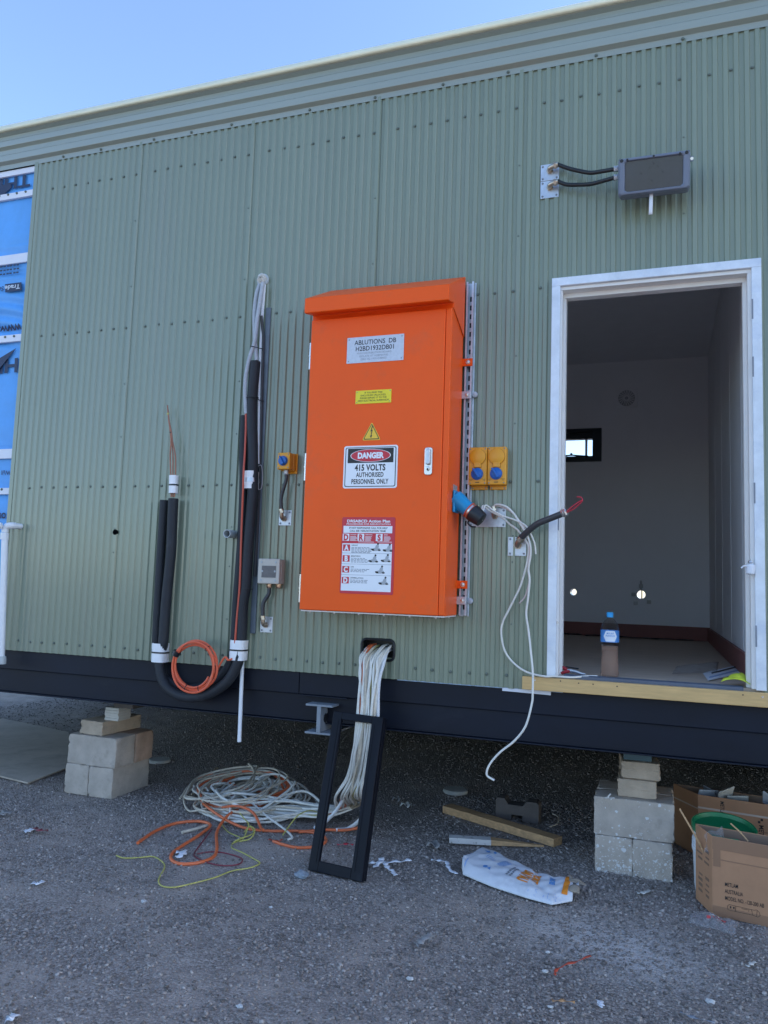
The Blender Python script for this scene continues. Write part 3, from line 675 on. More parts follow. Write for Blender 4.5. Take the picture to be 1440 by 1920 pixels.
# fixing lugs to the strut
for z, m_, nm in (((2.2912, -0.0600, 2.6596)[2], ORANGE, 'lug'), ((2.2976, -0.0600, 1.4479)[2], ORANGE, 'lug'), ((2.3016, -0.0600, 2.4776)[2], GALV, 'clamp'), ((2.2998, -0.0600, 1.3633)[2], GALV, 'clamp')):
    b = MB(); x1 = 2.343 if m_ is ORANGE else 2.338
    b.box((CX1-.012, CYB-.006, z-.021), (x1, CYB-.001, z+.021)); lo = b.build(nm, m_, cab, bevel=.002)
    b = MB(); b.lathe([(.012, 0), (.012, .003)], (2.318, CYB-.0062, z), (0, -1, 0), 14); b.lathe([(.009, .003), (.009, .010), (.005, .011)], (2.318, CYB-.0062, z), (0, -1, 0), 6); b.build('bolt', STEEL, lo, smooth=True)
for z in ((2.2971, -0.0300, 2.4852)[2], (2.2952, -0.0300, 1.3630)[2]):
    b = MB(); b.lathe([(.016, 0), (.016, .012), (.008, .018)], (2.352, -.012, z), (0, -1, 0), 12); b.build('bolt_cap', GREYC, cab, smooth=True)

# ---- slotted strut channel behind the cabinet's right edge
sx0, sx1, sz0, sz1 = 2.298, 2.339, 1.285, 3.118
st = thing('strut_channel', 'slotted galvanised strut channel running up beside the orange cabinet', 'channel', (2.318, -.02, sz0))
b = MB(); b.box((sx0, -.046, sz0), (sx0+.0025, -.008, sz1)); b.box((sx1-.0025, -.046, sz0), (sx1, -.008, sz1))
b.build('side_wall', GALV, st)
b = MB(); zs = [sz0+.03+k*.05 for k in range(int((sz1-sz0-.04)/.05))]
x0, x1, xm0, xm1 = sx0+.0026, sx1-.0026, sx0+.0135, sx1-.0135
zc = sz0
for z in zs + [None]:
    z_a = z if z is not None else sz1
    b.add([(x0, -.012, zc), (x1, -.012, zc), (x1, -.012, z_a), (x0, -.012, z_a)], [(0, 1, 2, 3)])
    if z is None: break
    b.add([(x0, -.012, z), (xm0, -.012, z), (xm0, -.012, z+.028), (x0, -.012, z+.028)], [(0, 1, 2, 3)])
    b.add([(xm1, -.012, z), (x1, -.012, z), (x1, -.012, z+.028), (xm1, -.012, z+.028)], [(0, 1, 2, 3)])
    zc = z+.028
b.build('slotted_web', GALV, st, solid=.0025)
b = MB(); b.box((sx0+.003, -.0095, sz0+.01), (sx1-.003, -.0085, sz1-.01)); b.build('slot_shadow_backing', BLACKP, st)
b = MB()
for xa, xb in ((sx0+.0026, sx0+.0095), (sx1-.0095, sx1-.0026)): b.box((xa, -.046, sz0), (xb, -.0435, sz1))
b.build('lip', GALV, st)
bk_ = MB(); bk_.box((2.292, -.008, sz0-.005), (2.345, -.0072, sz1+.004)); bk_.build('back_plate', GALV, st)

# ================================================================== SIGNS ON THE CABINET DOOR
YS = CYF
def sign_panel(tl, tr, br, bl):
    """flat rectangle on the door fitted to four measured corners"""
    x0 = (tl[0]+bl[0])/2; x1 = (tr[0]+br[0])/2; z1 = (tl[2]+tr[2])/2; z0 = (bl[2]+br[2])/2
    return Panel((x0, YS, z0), (1, 0, 0), (0, 0, 1)), x1-x0, z1-z0
def rivets(P, w, h, t, par, ins=.012, r=.0035):
    for a, b_ in ((ins, ins), (w-ins, ins), (ins, h-ins), (w-ins, h-ins)):
        q = MB(); q.lathe([(r, 0), (r*.7, .0015)], P.p(a, b_, t), (0, -1, 0), 8); q.build('rivet', INKGREY, par)
# name plate
P, w, h = sign_panel((1.7058, -0.3050, 2.7616), (2.0301, -0.3050, 2.7605), (2.0319, -0.3050, 2.6162), (1.7063, -0.3050, 2.6191))
sg = thing('name_plate', 'silver engraved name plate at the top of the orange cabinet door', 'sign', P.p(w/2, 0))
q = MB(); P.rect(q, 0, 0, w, h, .0004, .0030); q.build('plate', NAMEP, sg, bevel=.0008)
rivets(P, w, h, .0031, sg)
q = MB(); P.text(q, 'ABLUTIONS  DB', w*.5, h*.70, h*.175, .0034, bold=.012, sx=.92); P.text(q, 'H2BD1932DB01', w*.5, h*.46, h*.175, .0034, bold=.012, sx=.92); q.build('lettering', INK, sg)
q = MB(); P.text(q, '415V DISTRIBUTION BOARD', w*.49, h*.33, h*.072, .0034, sx=1.05); P.text(q, 'ISOLATE AT H2BM01930', w*.48, h*.215, h*.072, .0034, sx=1.05); P.text(q, 'DRG H2-1910-E-00432', w*.48, h*.10, h*.072, .0034, sx=1.05); q.build('small_lettering', INKGREY, sg)
# yellow notice
P, w, h = sign_panel((1.7671, -0.3050, 2.4654), (1.9698, -0.3050, 2.4638), (1.9699, -0.3050, 2.3914), (1.7663, -0.3050, 2.3930))
sg = thing('notice_plate', 'small yellow notice plate about finding the enclosure unlocked', 'sign', P.p(w/2, 0))
q = MB(); P.rect(q, 0, 0, w, h, .0004, .0030); q.build('plate', SIGNY, sg, bevel=.0008); rivets(P, w, h, .0031, sg, .008, .003)
q = MB()
for i, tx in enumerate(('IF YOU FIND THIS', 'ENCLOSURE UNLOCKED,', 'PLEASE REPORT IT TO THE', 'AREA ELECTRICAL SUPERVISOR')): P.text(q, tx, w*.5, h*(.76-.20*i), h*.125, .0034, bold=.008, sx=.98)
q.build('lettering', INK, sg)
# lightning triangle
a = (1.8627, -0.3050, 2.2917); bl = (1.8126, -0.3050, 2.1964); br = (1.9185, -0.3050, 2.1902)
tw = br[0]-bl[0]; z0 = (bl[2]+br[2])/2; th = a[2]-z0; xc = (bl[0]+br[0])/2
P = Panel((xc-tw/2, YS, z0), (1, 0, 0), (0, 0, 1))
def rtri(k, rad):
    c = (tw/2, th*.36); tri = [(0, 0), (tw, 0), (tw/2, th)]; out = []
    tri = [((x-c[0])*k+c[0], (y-c[1])*k+c[1]) for x, y in tri]
    for i in range(3):
        p0, p1, p2 = np.array(tri[i-1]), np.array(tri[i]), np.array(tri[(i+1) % 3])
        d0 = (p0-p1)/np.linalg.norm(p0-p1); d1 = (p2-p1)/np.linalg.norm(p2-p1)
        for t in (0, .25, .5, .75, 1):
            A, C_ = p1+d0*rad, p1+d1*rad; out.append(tuple((1-t)**2*A+2*t*(1-t)*p1+t*t*C_))
    return out
sg = thing('warning_triangle', 'small amber triangle with a black lightning bolt on the orange cabinet door', 'sign', P.p(tw/2, 0))
q = MB(); P.poly(q, rtri(1, .012), .0004, .0024); q.build('plate', SIGNG, sg)
q = MB(); P.poly(q, rtri(.88, .010), .0026, .0030); q.build('border', SIGNK, sg)
q = MB(); P.poly(q, rtri(.76, .006), .0031, .0034); q.build('field', SIGNG, sg)
s_ = th
bolt = [(.52, .78), (.43, .47), (.50, .50), (.455, .24), (.40, .25), (.485, .12), (.55, .27), (.505, .265), (.575, .575), (.50, .545), (.585, .78)]
q = MB(); P.poly(q, [(tw*.5+(x-.5)*s_*.9, y*s_) for x, y in bolt], .0035, .0039); q.build('lightning_bolt', SIGNK, sg)
# danger sign
P, w, h = sign_panel((1.7125, -0.3050, 2.1656), (2.0168, -0.3050, 2.1636), (2.0162, -0.3050, 1.9366), (1.7128, -0.3050, 1.9370))
sg = thing('danger_sign', 'white danger 415 volts sign with red oval on the orange cabinet door', 'sign', P.p(w/2, 0))
q = MB(); P.rect(q, 0, 0, w, h, .0004, .0024, .012); q.build('plate', SIGNW, sg)
q = MB(); P.rect(q, w*.028, h*.035, w*.972, h*.965, .0026, .0029, .010); q.build('border', SIGNK, sg)
q = MB(); P.rect(q, w*.043, h*.053, w*.957, h*.947, .0030, .0033, .008); q.build('field', SIGNW, sg)
q = MB(); P.rect(q, w*.075, h*.595, w*.925, h*.935, .0034, .0037, .002); q.build('header', SIGNK, sg)
el = lambda k: [(w*.5+w*.375*k*math.cos(2*math.pi*i/40), h*.765+h*.150*(k if k == 1 else k*.98)*math.sin(2*math.pi*i/40)) for i in range(40)]
q = MB(); P.poly(q, el(1.), .0038, .0040); q.build('oval_rim', SIGNW, sg)
q = MB(); P.poly(q, el(.965), .0041, .0043); q.build('oval', SIGNR, sg)
q = MB(); P.text(q, 'DANGER', w*.5, h*.705, h*.128, .0046, bold=.055, sx=.86); q.build('oval_lettering', SIGNW, sg)
q = MB(); P.text(q, '415 VOLTS', w*.5, h*.415, h*.140, .0036, bold=.035, sx=.76, space=1.05); P.text(q, 'AUTHORISED', w*.5, h*.265, h*.105, .0036, bold=.028, sx=.70, space=1.08); P.text(q, 'PERSONNEL ONLY', w*.5, h*.105, h*.110, .0036, bold=.028, sx=.66, space=1.06); q.build('lettering', SIGNK, sg)
# resuscitation chart
P, w, h = sign_panel((1.7173, -0.3050, 1.7837), (2.0143, -0.3050, 1.7832), (2.0146, -0.3050, 1.3832), (1.7177, -0.3050, 1.3806))
sg = thing('resuscitation_chart', 'red and white resuscitation action plan chart low on the orange cabinet door', 'sign', P.p(w/2, 0))
q = MB(); P.rect(q, 0, 0, w, h, .0004, .0024, .008); q.build('plate', SIGNR, sg)
q = MB(); P.rect(q, w*.02, h*.035, w*.955, h*.655, .0026, .0029); q.build('lower_field', SIGNW, sg)
q = MB(); P.rect(q, w*.03, h*.792, w*.95, h*.885, .0026, .0029); q.build('call_panel', SIGNW, sg)
q = MB(); P.text(q, 'DRSABCD Action Plan', w*.5, h*.932, h*.034, .0028, bold=.035, sx=1.32); P.text(q, 'PROCEDURES FOR RESUSCITATION', w*.5, h*.900, h*.019, .0028, bold=.02, sx=1.42)
for i, c in enumerate('DRS'): P.rect(q, w*(.02+.285*i+(.06 if i == 2 else 0)), h*.688, w*(.145+.285*i+(.06 if i == 2 else 0)), h*.782, .0026, .0029)
for i, (tx, x0) in enumerate((('DANGER', .165), ('RESPONSE', .45), ('SEND', .80))):
    P.text(q, tx, w*x0, h*.763, h*.015, .0028, bold=.01, align='LEFT')
    for k in range(5):
        P.rect(q, w*x0, h*(.742-.0135*k), w*(x0+random.uniform(.10, .14)), h*(.748-.0135*k), .0026, .0028)
for x0, x1, y in ((.32, .62, .672), (.68, .95, .674)): P.rect(q, w*x0, h*y, w*x1, h*(y+.006), .0026, .0028)
q.build('white_lettering', SIGNW, sg)
q = MB()
for i, c in enumerate('DRS'): P.text(q, c, w*(.082+.285*i+(.06 if i == 2 else 0)), h*.697, h*.075, .0032, bold=.05, sx=.85)
for i in range(4): P.rect(q, w*.035, h*(.555-.142*i), w*.17, h*(.640-.142*i), .0031, .0033)
q.build('letter_blocks', SIGNR, sg)
q = MB()
for i, c in enumerate('ABCD'): P.text(q, c, w*.102, h*(.565-.142*i), h*.066, .0036, bold=.05, sx=.85)
q.build('block_letters', SIGNW, sg)
q = MB(); P.text(q, 'IF NOT RESPONSIVE CALL FOR HELP', w*.5, h*.846, h*.024, .0032, bold=.018, sx=.96); P.text(q, 'CALL 000 / RESUSCITATION TEAM', w*.49, h*.808, h*.024, .0032, bold=.018, sx=.96)
for i, tx in enumerate(('AIRWAY', 'BREATHING', 'CPR', 'DEFIBRILLATION')): P.text(q, tx, w*.195, h*(.622-.142*i), h*.017, .0032, bold=.015, align='LEFT')
q.build('black_lettering', SIGNK, sg)
q = MB()
for i, n in enumerate((5, 4, 3, 3)):
    for k in range(n):
        x = .195
        while x < .195+random.uniform(.26, .36):
            dx = random.uniform(.025, .07); P.rect(q, w*x, h*(.598-.142*i-.0165*k), w*(x+dx), h*(.606-.142*i-.0165*k), .0030, .0031); x += dx+.012
for i in range(3): P.rect(q, w*.02, h*(.525-.142*i), w*.955, h*(.529-.142*i), .0030, .0031)
q.build('small_print', INKGREY, sg)
# little line figures: a person bent over a lying person, as grey and black shapes
def blob(q, cx, cy, rx, ry, rot=0., n=12, h1=.0033):
    pts = [(cx+rx*math.cos(t)*math.cos(rot)-ry*math.sin(t)*math.sin(rot), cy+rx*math.cos(t)*math.sin(rot)+ry*math.sin(t)*math.cos(rot)) for t in [2*math.pi*i/n for i in range(n)]]
    return P.poly(q, [(w*a_, w*b_) for a_, b_ in pts], .0030, h1)
for i, figs in enumerate(([(.66, .03), (.88, .02)], [(.62, .02), (.85, .03)], [(.75, .02)], [(.82, .02)])):
    yb = (.545-.142*i)*h/w; dk = MB(); gy_ = MB()
    for fx, dy in figs:
        blob(gy_, fx, yb+dy+.02, .075, .030, .1); blob(gy_, fx+.02, yb+dy+.065, .03, .042, -.5, h1=.0034)
        blob(dk, fx-.06, yb+dy+.012, .035, .018, -.3, h1=.0035); blob(dk, fx+.035, yb+dy+.115, .018, .018, h1=.0036); blob(dk, fx+.06, yb+dy+.005, .03, .014, h1=.0037)
    tag(gy_.build('figure_drawing', pm('figure_grey', (.38, .40, .43), .5), sg), kind='stuff'); tag(dk.build('figure_drawing', SIGNK, sg), kind='stuff')

# ================================================================== SWITCHES, SOCKETS, PLATES, CONDUITS
def mount_plate(par, x0, x1, z0, z1, y=-.0075, name='gland_plate', mat=GALV, ins=.012):
    q = MB(); q.box((x0, y-.003, z0), (x1, y, z1)); o = q.build(name, mat, par, bevel=.0012)
    for x in (x0+ins, x1-ins):
        for z in (z0+ins, z1-ins):
            q = MB(); q.lathe([(.006, 0), (.006, .001), (.0042, .0015), (.0038, .0045)], (x, y-.003, z), (0, -1, 0), 8); q.build('bolt', INKGREY, o, smooth=True)
    return o
def elbow(par, base, direc, mat=RUST_BRASS, r=.0125, reach=.035, nut=True):
    """a 90 degree gland elbow out of the wall, turning towards direc; returns the mouth"""
    b0 = np.array(base, float); d = np.array(direc, float); d /= np.linalg.norm(d)
    pts = cr([b0, b0+[0, -.018, 0], b0+[0, -.032, 0]+d*.010, b0+[0, -.036, 0]+d*reach], 6)
    q = MB(); q.lathe([(r*1.45, 0), (r*1.45, .008)], b0, (0, -1, 0), 6); q.tube(pts, r, 12)
    o = q.build('gland_elbow', mat, par, smooth=True)
    end = b0+[0, -.036, 0]+d*reach
    if nut:
        q = MB(); q.lathe([(r*1.35, 0), (r*1.35, .012)], end-d*.004, d, 6); q.lathe([(r*1.2, .012), (r*1.2, .022)], end-d*.004, d, 14); q.build('gland_nut', BRASS, o, smooth=True)
    return end+d*.018
def gland(par, at, d, r=.012, mat=BRASS):
    q = MB(); q.lathe([(r*1.3, 0), (r*1.3, .009)], at, d, 6); q.lathe([(r, .009), (r, .013)], at, d, 12); q.lathe([(r*1.25, .013), (r*1.25, .021), (r*.9, .026)], at, d, 6); return q.build('gland', mat, par, smooth=True)

# ---- small yellow isolator with its conduit
wx0, wx1 = 1.2720, 1.3520; bz0, bz1 = 1.9905, 2.0905
c0 = (1.2030, -0.0950, 2.0822); c1 = (1.2842, -0.0950, 2.1808)
wx0, bz0, wx1, bz1 = c0[0], c0[2], c1[0], c1[2]
iso = thing('isolator_switch', 'small square yellow isolator switch with blue knob left of the orange cabinet', 'switch', ((wx0+wx1)/2, -.05, bz0))
q = MB(); q.box((wx0, -.095, bz0), (wx1, -.045, bz1)); q.build('front_cover', YBOX, iso, bevel=.006, seg=3)
q = MB(); q.box((wx0-.001, -.0445, bz0-.002), (wx1+.002, -.009, bz1+.002)); q.build('rear_box', YBOX, iso, bevel=.005)
q = MB(); q.box((wx0+.004, -.013, bz0-.016), (wx1+.010, -.0075, bz1+.005)); q.build('mounting_flange', YBOX, iso, bevel=.003)
def rotary(par, c, r, ang=0.6):
    c = np.array(c, float); q = MB(); q.lathe([(r*1.08, 0), (r*1.08, .004), (r, .0045), (r*.96, .014), (r*.88, .016)], c, (0, -1, 0), 24); o = q.build('rotary_knob', BLUEK, par, smooth=True)
    ca, sa = math.cos(ang), math.sin(ang); ax = np.array([sa, 0, ca]); px = np.array([ca, 0, -sa]); h = r*.24
    a, b_ = c+ax*r*1.12+[0, -.029, 0], c-ax*r*.92+[0, -.029, 0]
    q = MB(); q.hexa(a-px*h*.6, b_-px*h, b_+px*h, a+px*h*.6, (0, .014, 0)); q.build('grip', BLUEK, o, bevel=.003, seg=2); return o
kc = (1.2420, -0.0950, 2.1316); rotary(iso, (kc[0], -.0952, kc[2]), .027, -.5)
for x in (wx0+.010, wx1-.010):
    for z in (bz0+.010, bz1-.010):
        q = MB(); q.lathe([(.004, 0), (.0035, .002)], (x, -.0951, z), (0, -1, 0), 8); q.build('screw', INKGREY, iso)
gx_ = (wx0+wx1)/2; 
gland(iso, (gx_, -.052, bz0-.001), (0, 0, -1), .011, GALV)
pc = (1.2277, -0.0100, 1.8063)
pl = thing('gland_plate', 'small square steel plate with conduit elbow below the yellow isolator', 'plate', (pc[0], -.008, pc[2]-.045))
mount_plate(pl, pc[0]-.041, pc[0]+.041, pc[2]-.045, pc[2]+.045, name='backing')
m0 = elbow(pl, (pc[0]-.006, -.0105, pc[2]-.005), (-.02, 0, 1))
q = MB(); q.tube(cr([(gx_, -.052, bz0-.022), (gx_, -.052, bz0-.06), (m0[0]-.003, -.05, m0[2]+.07), tuple(m0)], 6), .0105, 10)
q.one('conduit', RUBBER, 'short dark grey conduit hanging under the yellow isolator switch', 'conduit', smooth=True)

# ---- grey junction box with dark window
c0 = (1.0992, -0.0750, 1.4169); c1 = (1.2403, -0.0750, 1.5623)
jb = thing('junction_box', 'square grey plastic junction box with dark label below the yellow isolator', 'junction box', ((c0[0]+c1[0])/2, -.04, c0[2]))
q = MB(); q.box((c0[0], -.075, c0[2]), (c1[0], -.052, c1[2])); q.build('lid', GREYB, jb, bevel=.006, seg=3)
q = MB(); q.box((c0[0]+.002, -.0515, c0[2]+.002), (c1[0]+.001, -.009, c1[2]-.002)); q.build('box', GREYB, jb, bevel=.005)
P = Panel((c0[0], -.075, c0[2]), (1, 0, 0), (0, 0, 1)); w, h = c1[0]-c0[0], c1[2]-c0[2]
q = MB(); P.rect(q, w*.19, h*.25, w*.84, h*.72, .0004, .0016); q.build('label_plate', pm('dark_label', (.12, .115, .12), .35, var=.2, vscale=30), jb)
for a_, b_ in ((.17, .14), (.82, .14), (.17, .86), (.82, .86), (.22, .5), (.80, .5)):
    q = MB(); q.lathe([(.006, 0), (.006, .0015), (.003, .002)], P.p(w*a_, h*b_, .0004 if b_ != .5 else .0018), (0, -1, 0), 10); q.build('screw', GREYPIPE, jb, smooth=True)
g1 = (c0[0]+w*.42, -.035, c0[2]+.001); g2 = (c0[0]+w*.86, -.035, c0[2]+.001)
CUGL = pm('copper_gland', (.55, .36, .25), .3, .85, var=.1)
gland(jb, g1, (0, 0, -1), .013, CUGL); gland(jb, g2, (0, 0, -1), .013, CUGL)
pc = (1.1381, -0.0100, 1.1799)
pl = thing('gland_plate', 'small square steel plate with conduit elbow below the grey junction box', 'plate', (pc[0], -.008, pc[2]-.046))
mount_plate(pl, pc[0]-.040, pc[0]+.040, pc[2]-.046, pc[2]+.046, name='backing')
m0 = elbow(pl, (pc[0]-.004, -.0105, pc[2]-.002), (-.05, 0, 1))
q = MB(); q.tube(cr([(g1[0], -.035, g1[2]-.022), (g1[0]-.001, -.037, g1[2]-.06), (m0[0]-.002, -.045, m0[2]+.07), tuple(m0)], 6), .0115, 10)
q.one('conduit', RUBBER, 'short dark grey conduit hanging under the grey junction box', 'conduit', smooth=True)

# ---- pair of yellow switched sockets right of the cabinet
def socket_outlet(xc, label):
    zt, zb = (2.4366, -0.0700, 2.1837)[2], (2.4409, -0.0700, 1.9798)[2]; w = .100
    so = thing('switched_socket', label, 'socket', (xc, -.04, zb), 'yellow switched sockets right of the cabinet')
    q = MB(); q.box((xc-w/2, -.070, zb), (xc+w/2, -.044, zt)); q.build('front_cover', YBOX, so, bevel=.006, seg=3)
    q = MB(); q.box((xc-w/2+.002, -.0435, zb+.002), (xc+w/2-.002, -.011, zt-.002)); q.build('rear_box', YBOX, so, bevel=.004)
    q = MB(); q.box((xc-w/2+.004, -.0155, zb-.020), (xc+w/2-.006, -.0085, zb+.010)); fo = q.build('mounting_flange', YBOX, so, bevel=.004)
    for x in (xc-.036, xc+.034):
        q = MB(); q.lathe([(.0045, 0), (.004, .002)], (x, -.0156, zb-.011), (0, -1, 0), 8); q.build('screw', INKGREY, fo)
    cz = zt-(zt-zb)*.26
    q = MB(); q.lathe([(.0445, 0), (.0445, .002)], (xc, -.0698, cz), (0, -1, 0), 36); q.box((xc-.021, -.0718, cz-.060), (xc+.021, -.0698, cz-.03)); q.build('flap_recess', YLINE, so, smooth=True)
    q = MB(); q.lathe([(.0425, 0), (.0425, .007), (.039, .009)], (xc, -.070, cz), (0, -1, 0), 36); fl_ = q.build('socket_flap', YBOX, so, smooth=True)
    q = MB(); q.box((xc-.019, -.0795, cz-.058), (xc+.019, -.070, cz-.030)); q.build('flap_latch', YBOX, fl_, bevel=.003)
    q = MB(); q.box((xc-.013, -.077, cz+.038), (xc+.013, -.069, cz+.048)); q.build('flap_hinge', YBOX, fl_, bevel=.003)
    rotary(so, (xc-.002, -.0702, zb+(zt-zb)*.29), .0305, -.62)
    P = Panel((xc-w/2, -.070, zb), (1, 0, 0), (0, 0, 1))
    q = MB(); P.text(q, 'OFF', .014, .022, .0055, .0008); P.text(q, 'ON', .086, .022, .0055, .0008); P.rect(q, .038, .012, .060, .016, .0003, .0007)
    for a_, b_ in ((.004, .030), (.072, .030)): P.rect(q, a_, b_, a_+.024, b_+.0015, .0003, .0007)
    q.build('marking', INK, so)
    for x, z in ((xc-.040, zb+.010), (xc+.040, zb+.010), (xc-.040, zt-.010), (xc+.040, zt-.010)):
        q = MB(); q.lathe([(.004, 0), (.0035, .002)], (x, -.0701, z), (0, -1, 0), 8); q.build('screw', INKGREY, so)
    return so
xa = (2.3885, -0.0700, 2.0638)[0]; xb = (2.4907, -0.0700, 2.0619)[0]
socket_outlet(xa, 'yellow switched socket with blue knob, the one nearer the orange cabinet')
socket_outlet(xa+.1025, 'yellow switched socket with blue knob, the one nearer the doorway')

# ---- blue inlet and black plug on the cabinet's right side
ic = (2.2880, -0.1567, 1.8795)
ax = np.array([.80, -.06, -.60]); ax /= np.linalg.norm(ax)
pg = thing('plug_inlet', 'blue angled plug inlet with black plug on the side of the orange cabinet', 'plug', (2.29, ic[1], ic[2]-.06))
q = MB(); q.box((2.2892, ic[1]-.048, ic[2]-.058), (2.302, ic[1]+.048, ic[2]+.058)); q.build('flange', BLUEP, pg, bevel=.005, seg=3)
q = MB(); c_ = np.array([2.300, ic[1], ic[2]+.008]); q.lathe([(.050, -.01), (.048, .02), (.041, .06), (.040, .085)], c_, ax, 20); q.build('inlet_housing', BLUEP, pg, smooth=True)
e_ = c_+ax*.0855
q = MB(); q.lathe([(.044, 0), (.044, .008)], e_, ax, 24); q.build('sealing_ring', REDC, pg, smooth=True)
q = MB(); q.lathe([(.043, .0082), (.043, .018)], e_, ax, 24); q.build('steel_ring', STEEL, pg, smooth=True)
q = MB(); q.lathe([(.045, .0184), (.044, .022)], e_, ax, 24); q.build('sealing_ring', REDC, pg, smooth=True)
q = MB(); q.lathe([(.046, .0222), (.046, .04), (.043, .060), (.038, .088), (.020, .092)], e_, ax, 24); q.build('plug_body', BLACKP, pg, smooth=True)
q = MB(); nz = np.array([-.60, 0, -.80]); hb = e_+ax*.035+nz*.044
q.tube(cr([hb, hb+nz*.014+ax*.005, hb+nz*.016+ax*.03, hb+nz*.004+ax*.05], 5), .0045, 6); q.build('plug_lever', BLACKP, pg, smooth=True)
q = MB(); q.box((2.2885, ic[1]-.035, ic[2]+.0585), (2.2925, ic[1]+.035, ic[2]+.088)); q.build('bracket', GALV, pg)
# double gland plate behind the plug
d0 = (2.3335, -0.0100, 1.7597); d1 = (2.5335, -0.0100, 1.8607)
dp = thing('double_gland_plate', 'wide steel plate with two cable elbows below the yellow sockets', 'plate', ((d0[0]+d1[0])/2, -.008, d0[2]))
mount_plate(dp, d0[0], d1[0], d0[2], d1[2], name='backing')
e1 = elbow(dp, (2.3791, -0.0105, 1.8234), (.1, 0, 1), reach=.03); e2 = elbow(dp, (2.4750, -0.0105, 1.8177), (-.05, 0, 1), reach=.03)
# gland plate with the bent conduit
d0 = (2.5476, -0.0100, 1.6081); d1 = (2.6445, -0.0100, 1.7081)
gp = thing('gland_plate', 'square steel plate with conduit elbow between the cabinet and the doorway', 'plate', ((d0[0]+d1[0])/2, -.008, d0[2]))
mount_plate(gp, d0[0], d1[0], d0[2], d1[2], name='backing')
e3 = elbow(gp, (2.6004, -0.0105, 1.6653), (.55, -.35, .75), r=.0155, reach=.032)
cd_ = thing('bent_conduit', 'dark grey conduit bent towards the doorway with red wires at its end', 'conduit', tuple(e3))
pts = cr([tuple(e3), (2.6661, -0.0950, 1.7326), (2.7199, -0.1300, 1.7685), (2.7878, -0.1600, 1.7931), (2.8537, -0.1850, 1.8163)], 8)
q = MB(); q.tube(pts, .0165, 14); q.build('sheath', RUBBER, cd_, smooth=True)
dd = np.array(pts[-1])-np.array(pts[-2]); dd /= np.linalg.norm(dd)
gland(cd_, tuple(np.array(pts[-1])-dd*.004), tuple(dd), .0165, STEEL)
pe = np.array(pts[-1])+dd*.022
for k in range(2):
    o_ = np.array([0, -.003*k, .006*k-.003])
    q = MB(); q.tube(cr([pe+o_, (2.9068, -0.2000, 1.8452)+o_*2.5, (2.9302, -0.2050, 1.8631)+o_*2, (2.9480, -0.2050, 1.8789)+o_, (2.9398, -0.2000, 1.8848)+o_*3, (2.9214, -0.1950, 1.8802)+o_*5], 6), .0028, 6); q.build('red_wire', REDW, cd_, smooth=True)

# ---- white cables out of the plug and the double plate
def cable(pts, r, mat, label, cat='cable', group=None, n=8, name='cable', sides=8):
    q = MB(); q.tube(cr(pts, n), r, sides); return q.one(name, mat, label, cat, group, smooth=True)
pe = tuple(e_+ax*.09)
cable([pe, (2.4270, -0.1000, 1.8627), (2.4603, -0.0800, 1.8407), (2.5279, -0.0600, 1.8046), (2.5616, -0.0500, 1.7732), (2.6031, -0.0500, 1.7440), (2.6454, -0.0550, 1.6918), (2.6639, -0.0600, 1.6576), (2.6621, -0.0600, 1.5995), (2.6480, -0.0550, 1.5304), (2.6194, -0.0500, 1.4386), (2.5623, -0.0450, 1.3206), (2.5345, -0.0400, 1.2613), (2.5266, -0.0400, 1.2038), (2.5447, -0.0350, 1.1158), (2.5908, -0.0300, 1.0539), (2.6628, -0.0450, 1.0125), (2.7530, -0.0600, 0.9986), (2.8050, -0.0500, 1.0012), (2.8875, -0.0320, 0.9999), (2.9570, 0.0100, 1.0060), (3.0074, 0.0350, 1.0072)], .0052, WHC, 'long white cable looping left, then lying across the door threshold')
cable([pe, (2.4401, -0.1000, 1.8655), (2.4841, -0.0850, 1.8388), (2.5373, -0.0800, 1.8112), (2.5958, -0.0800, 1.7917), (2.6491, -0.0850, 1.7648), (2.6736, -0.0900, 1.7303), (2.6925, -0.0850, 1.6895), (2.7004, -0.0800, 1.6625), (2.7052, -0.0750, 1.6161)], .0042, WHC, 'short white cable from the plug ending beside the bent conduit')
cable([tuple(e2), (2.4967, -0.0600, 1.8753), (2.5456, -0.0700, 1.8628), (2.5884, -0.0700, 1.8234), (2.6162, -0.0650, 1.7792), (2.6540, -0.0700, 1.7206), (2.6749, -0.0750, 1.6679), (2.6777, -0.0700, 1.6159), (2.6663, -0.0600, 1.5417), (2.6727, -0.0600, 1.4849), (2.6652, -0.0550, 1.3880), (2.6566, -0.0500, 1.3083), (2.6713, -0.0600, 1.2235), (2.6869, -0.0800, 1.1270), (2.7024, -0.1000, 1.0201), (2.7065, -0.1200, 0.9169), (2.7026, -0.1200, 0.8641), (2.6759, -0.1300, 0.7568), (2.6221, -0.1300, 0.6793), (2.5500, -0.1400, 0.6153), (2.4999, -0.1400, 0.5511), (2.4868, -0.1400, 0.4998), (2.5269, -0.1500, 0.4795)], .0055, WHC, 'longest white cable hanging past the beam below the doorway corner')
cable([tuple(np.array(e2)+[.006, 0, .002]), (2.5059, -0.0550, 1.8673), (2.5639, -0.0600, 1.8413), (2.6035, -0.0580, 1.8022), (2.6397, -0.0620, 1.7572), (2.6685, -0.0700, 1.6792), (2.6716, -0.0660, 1.6132), (2.6627, -0.0550, 1.5418), (2.6693, -0.0550, 1.4731), (2.6494, -0.0500, 1.3984), (2.6202, -0.0500, 1.3616)], .0040, PINKC, 'thin pinkish cable among the white ones, cut short above the beam')

# ================================================================== FLOODLIGHT
fl_ = thing('floodlight', 'flat grey floodlight on the wall above the doorway', 'floodlight', (3.28, -.13, 3.40))
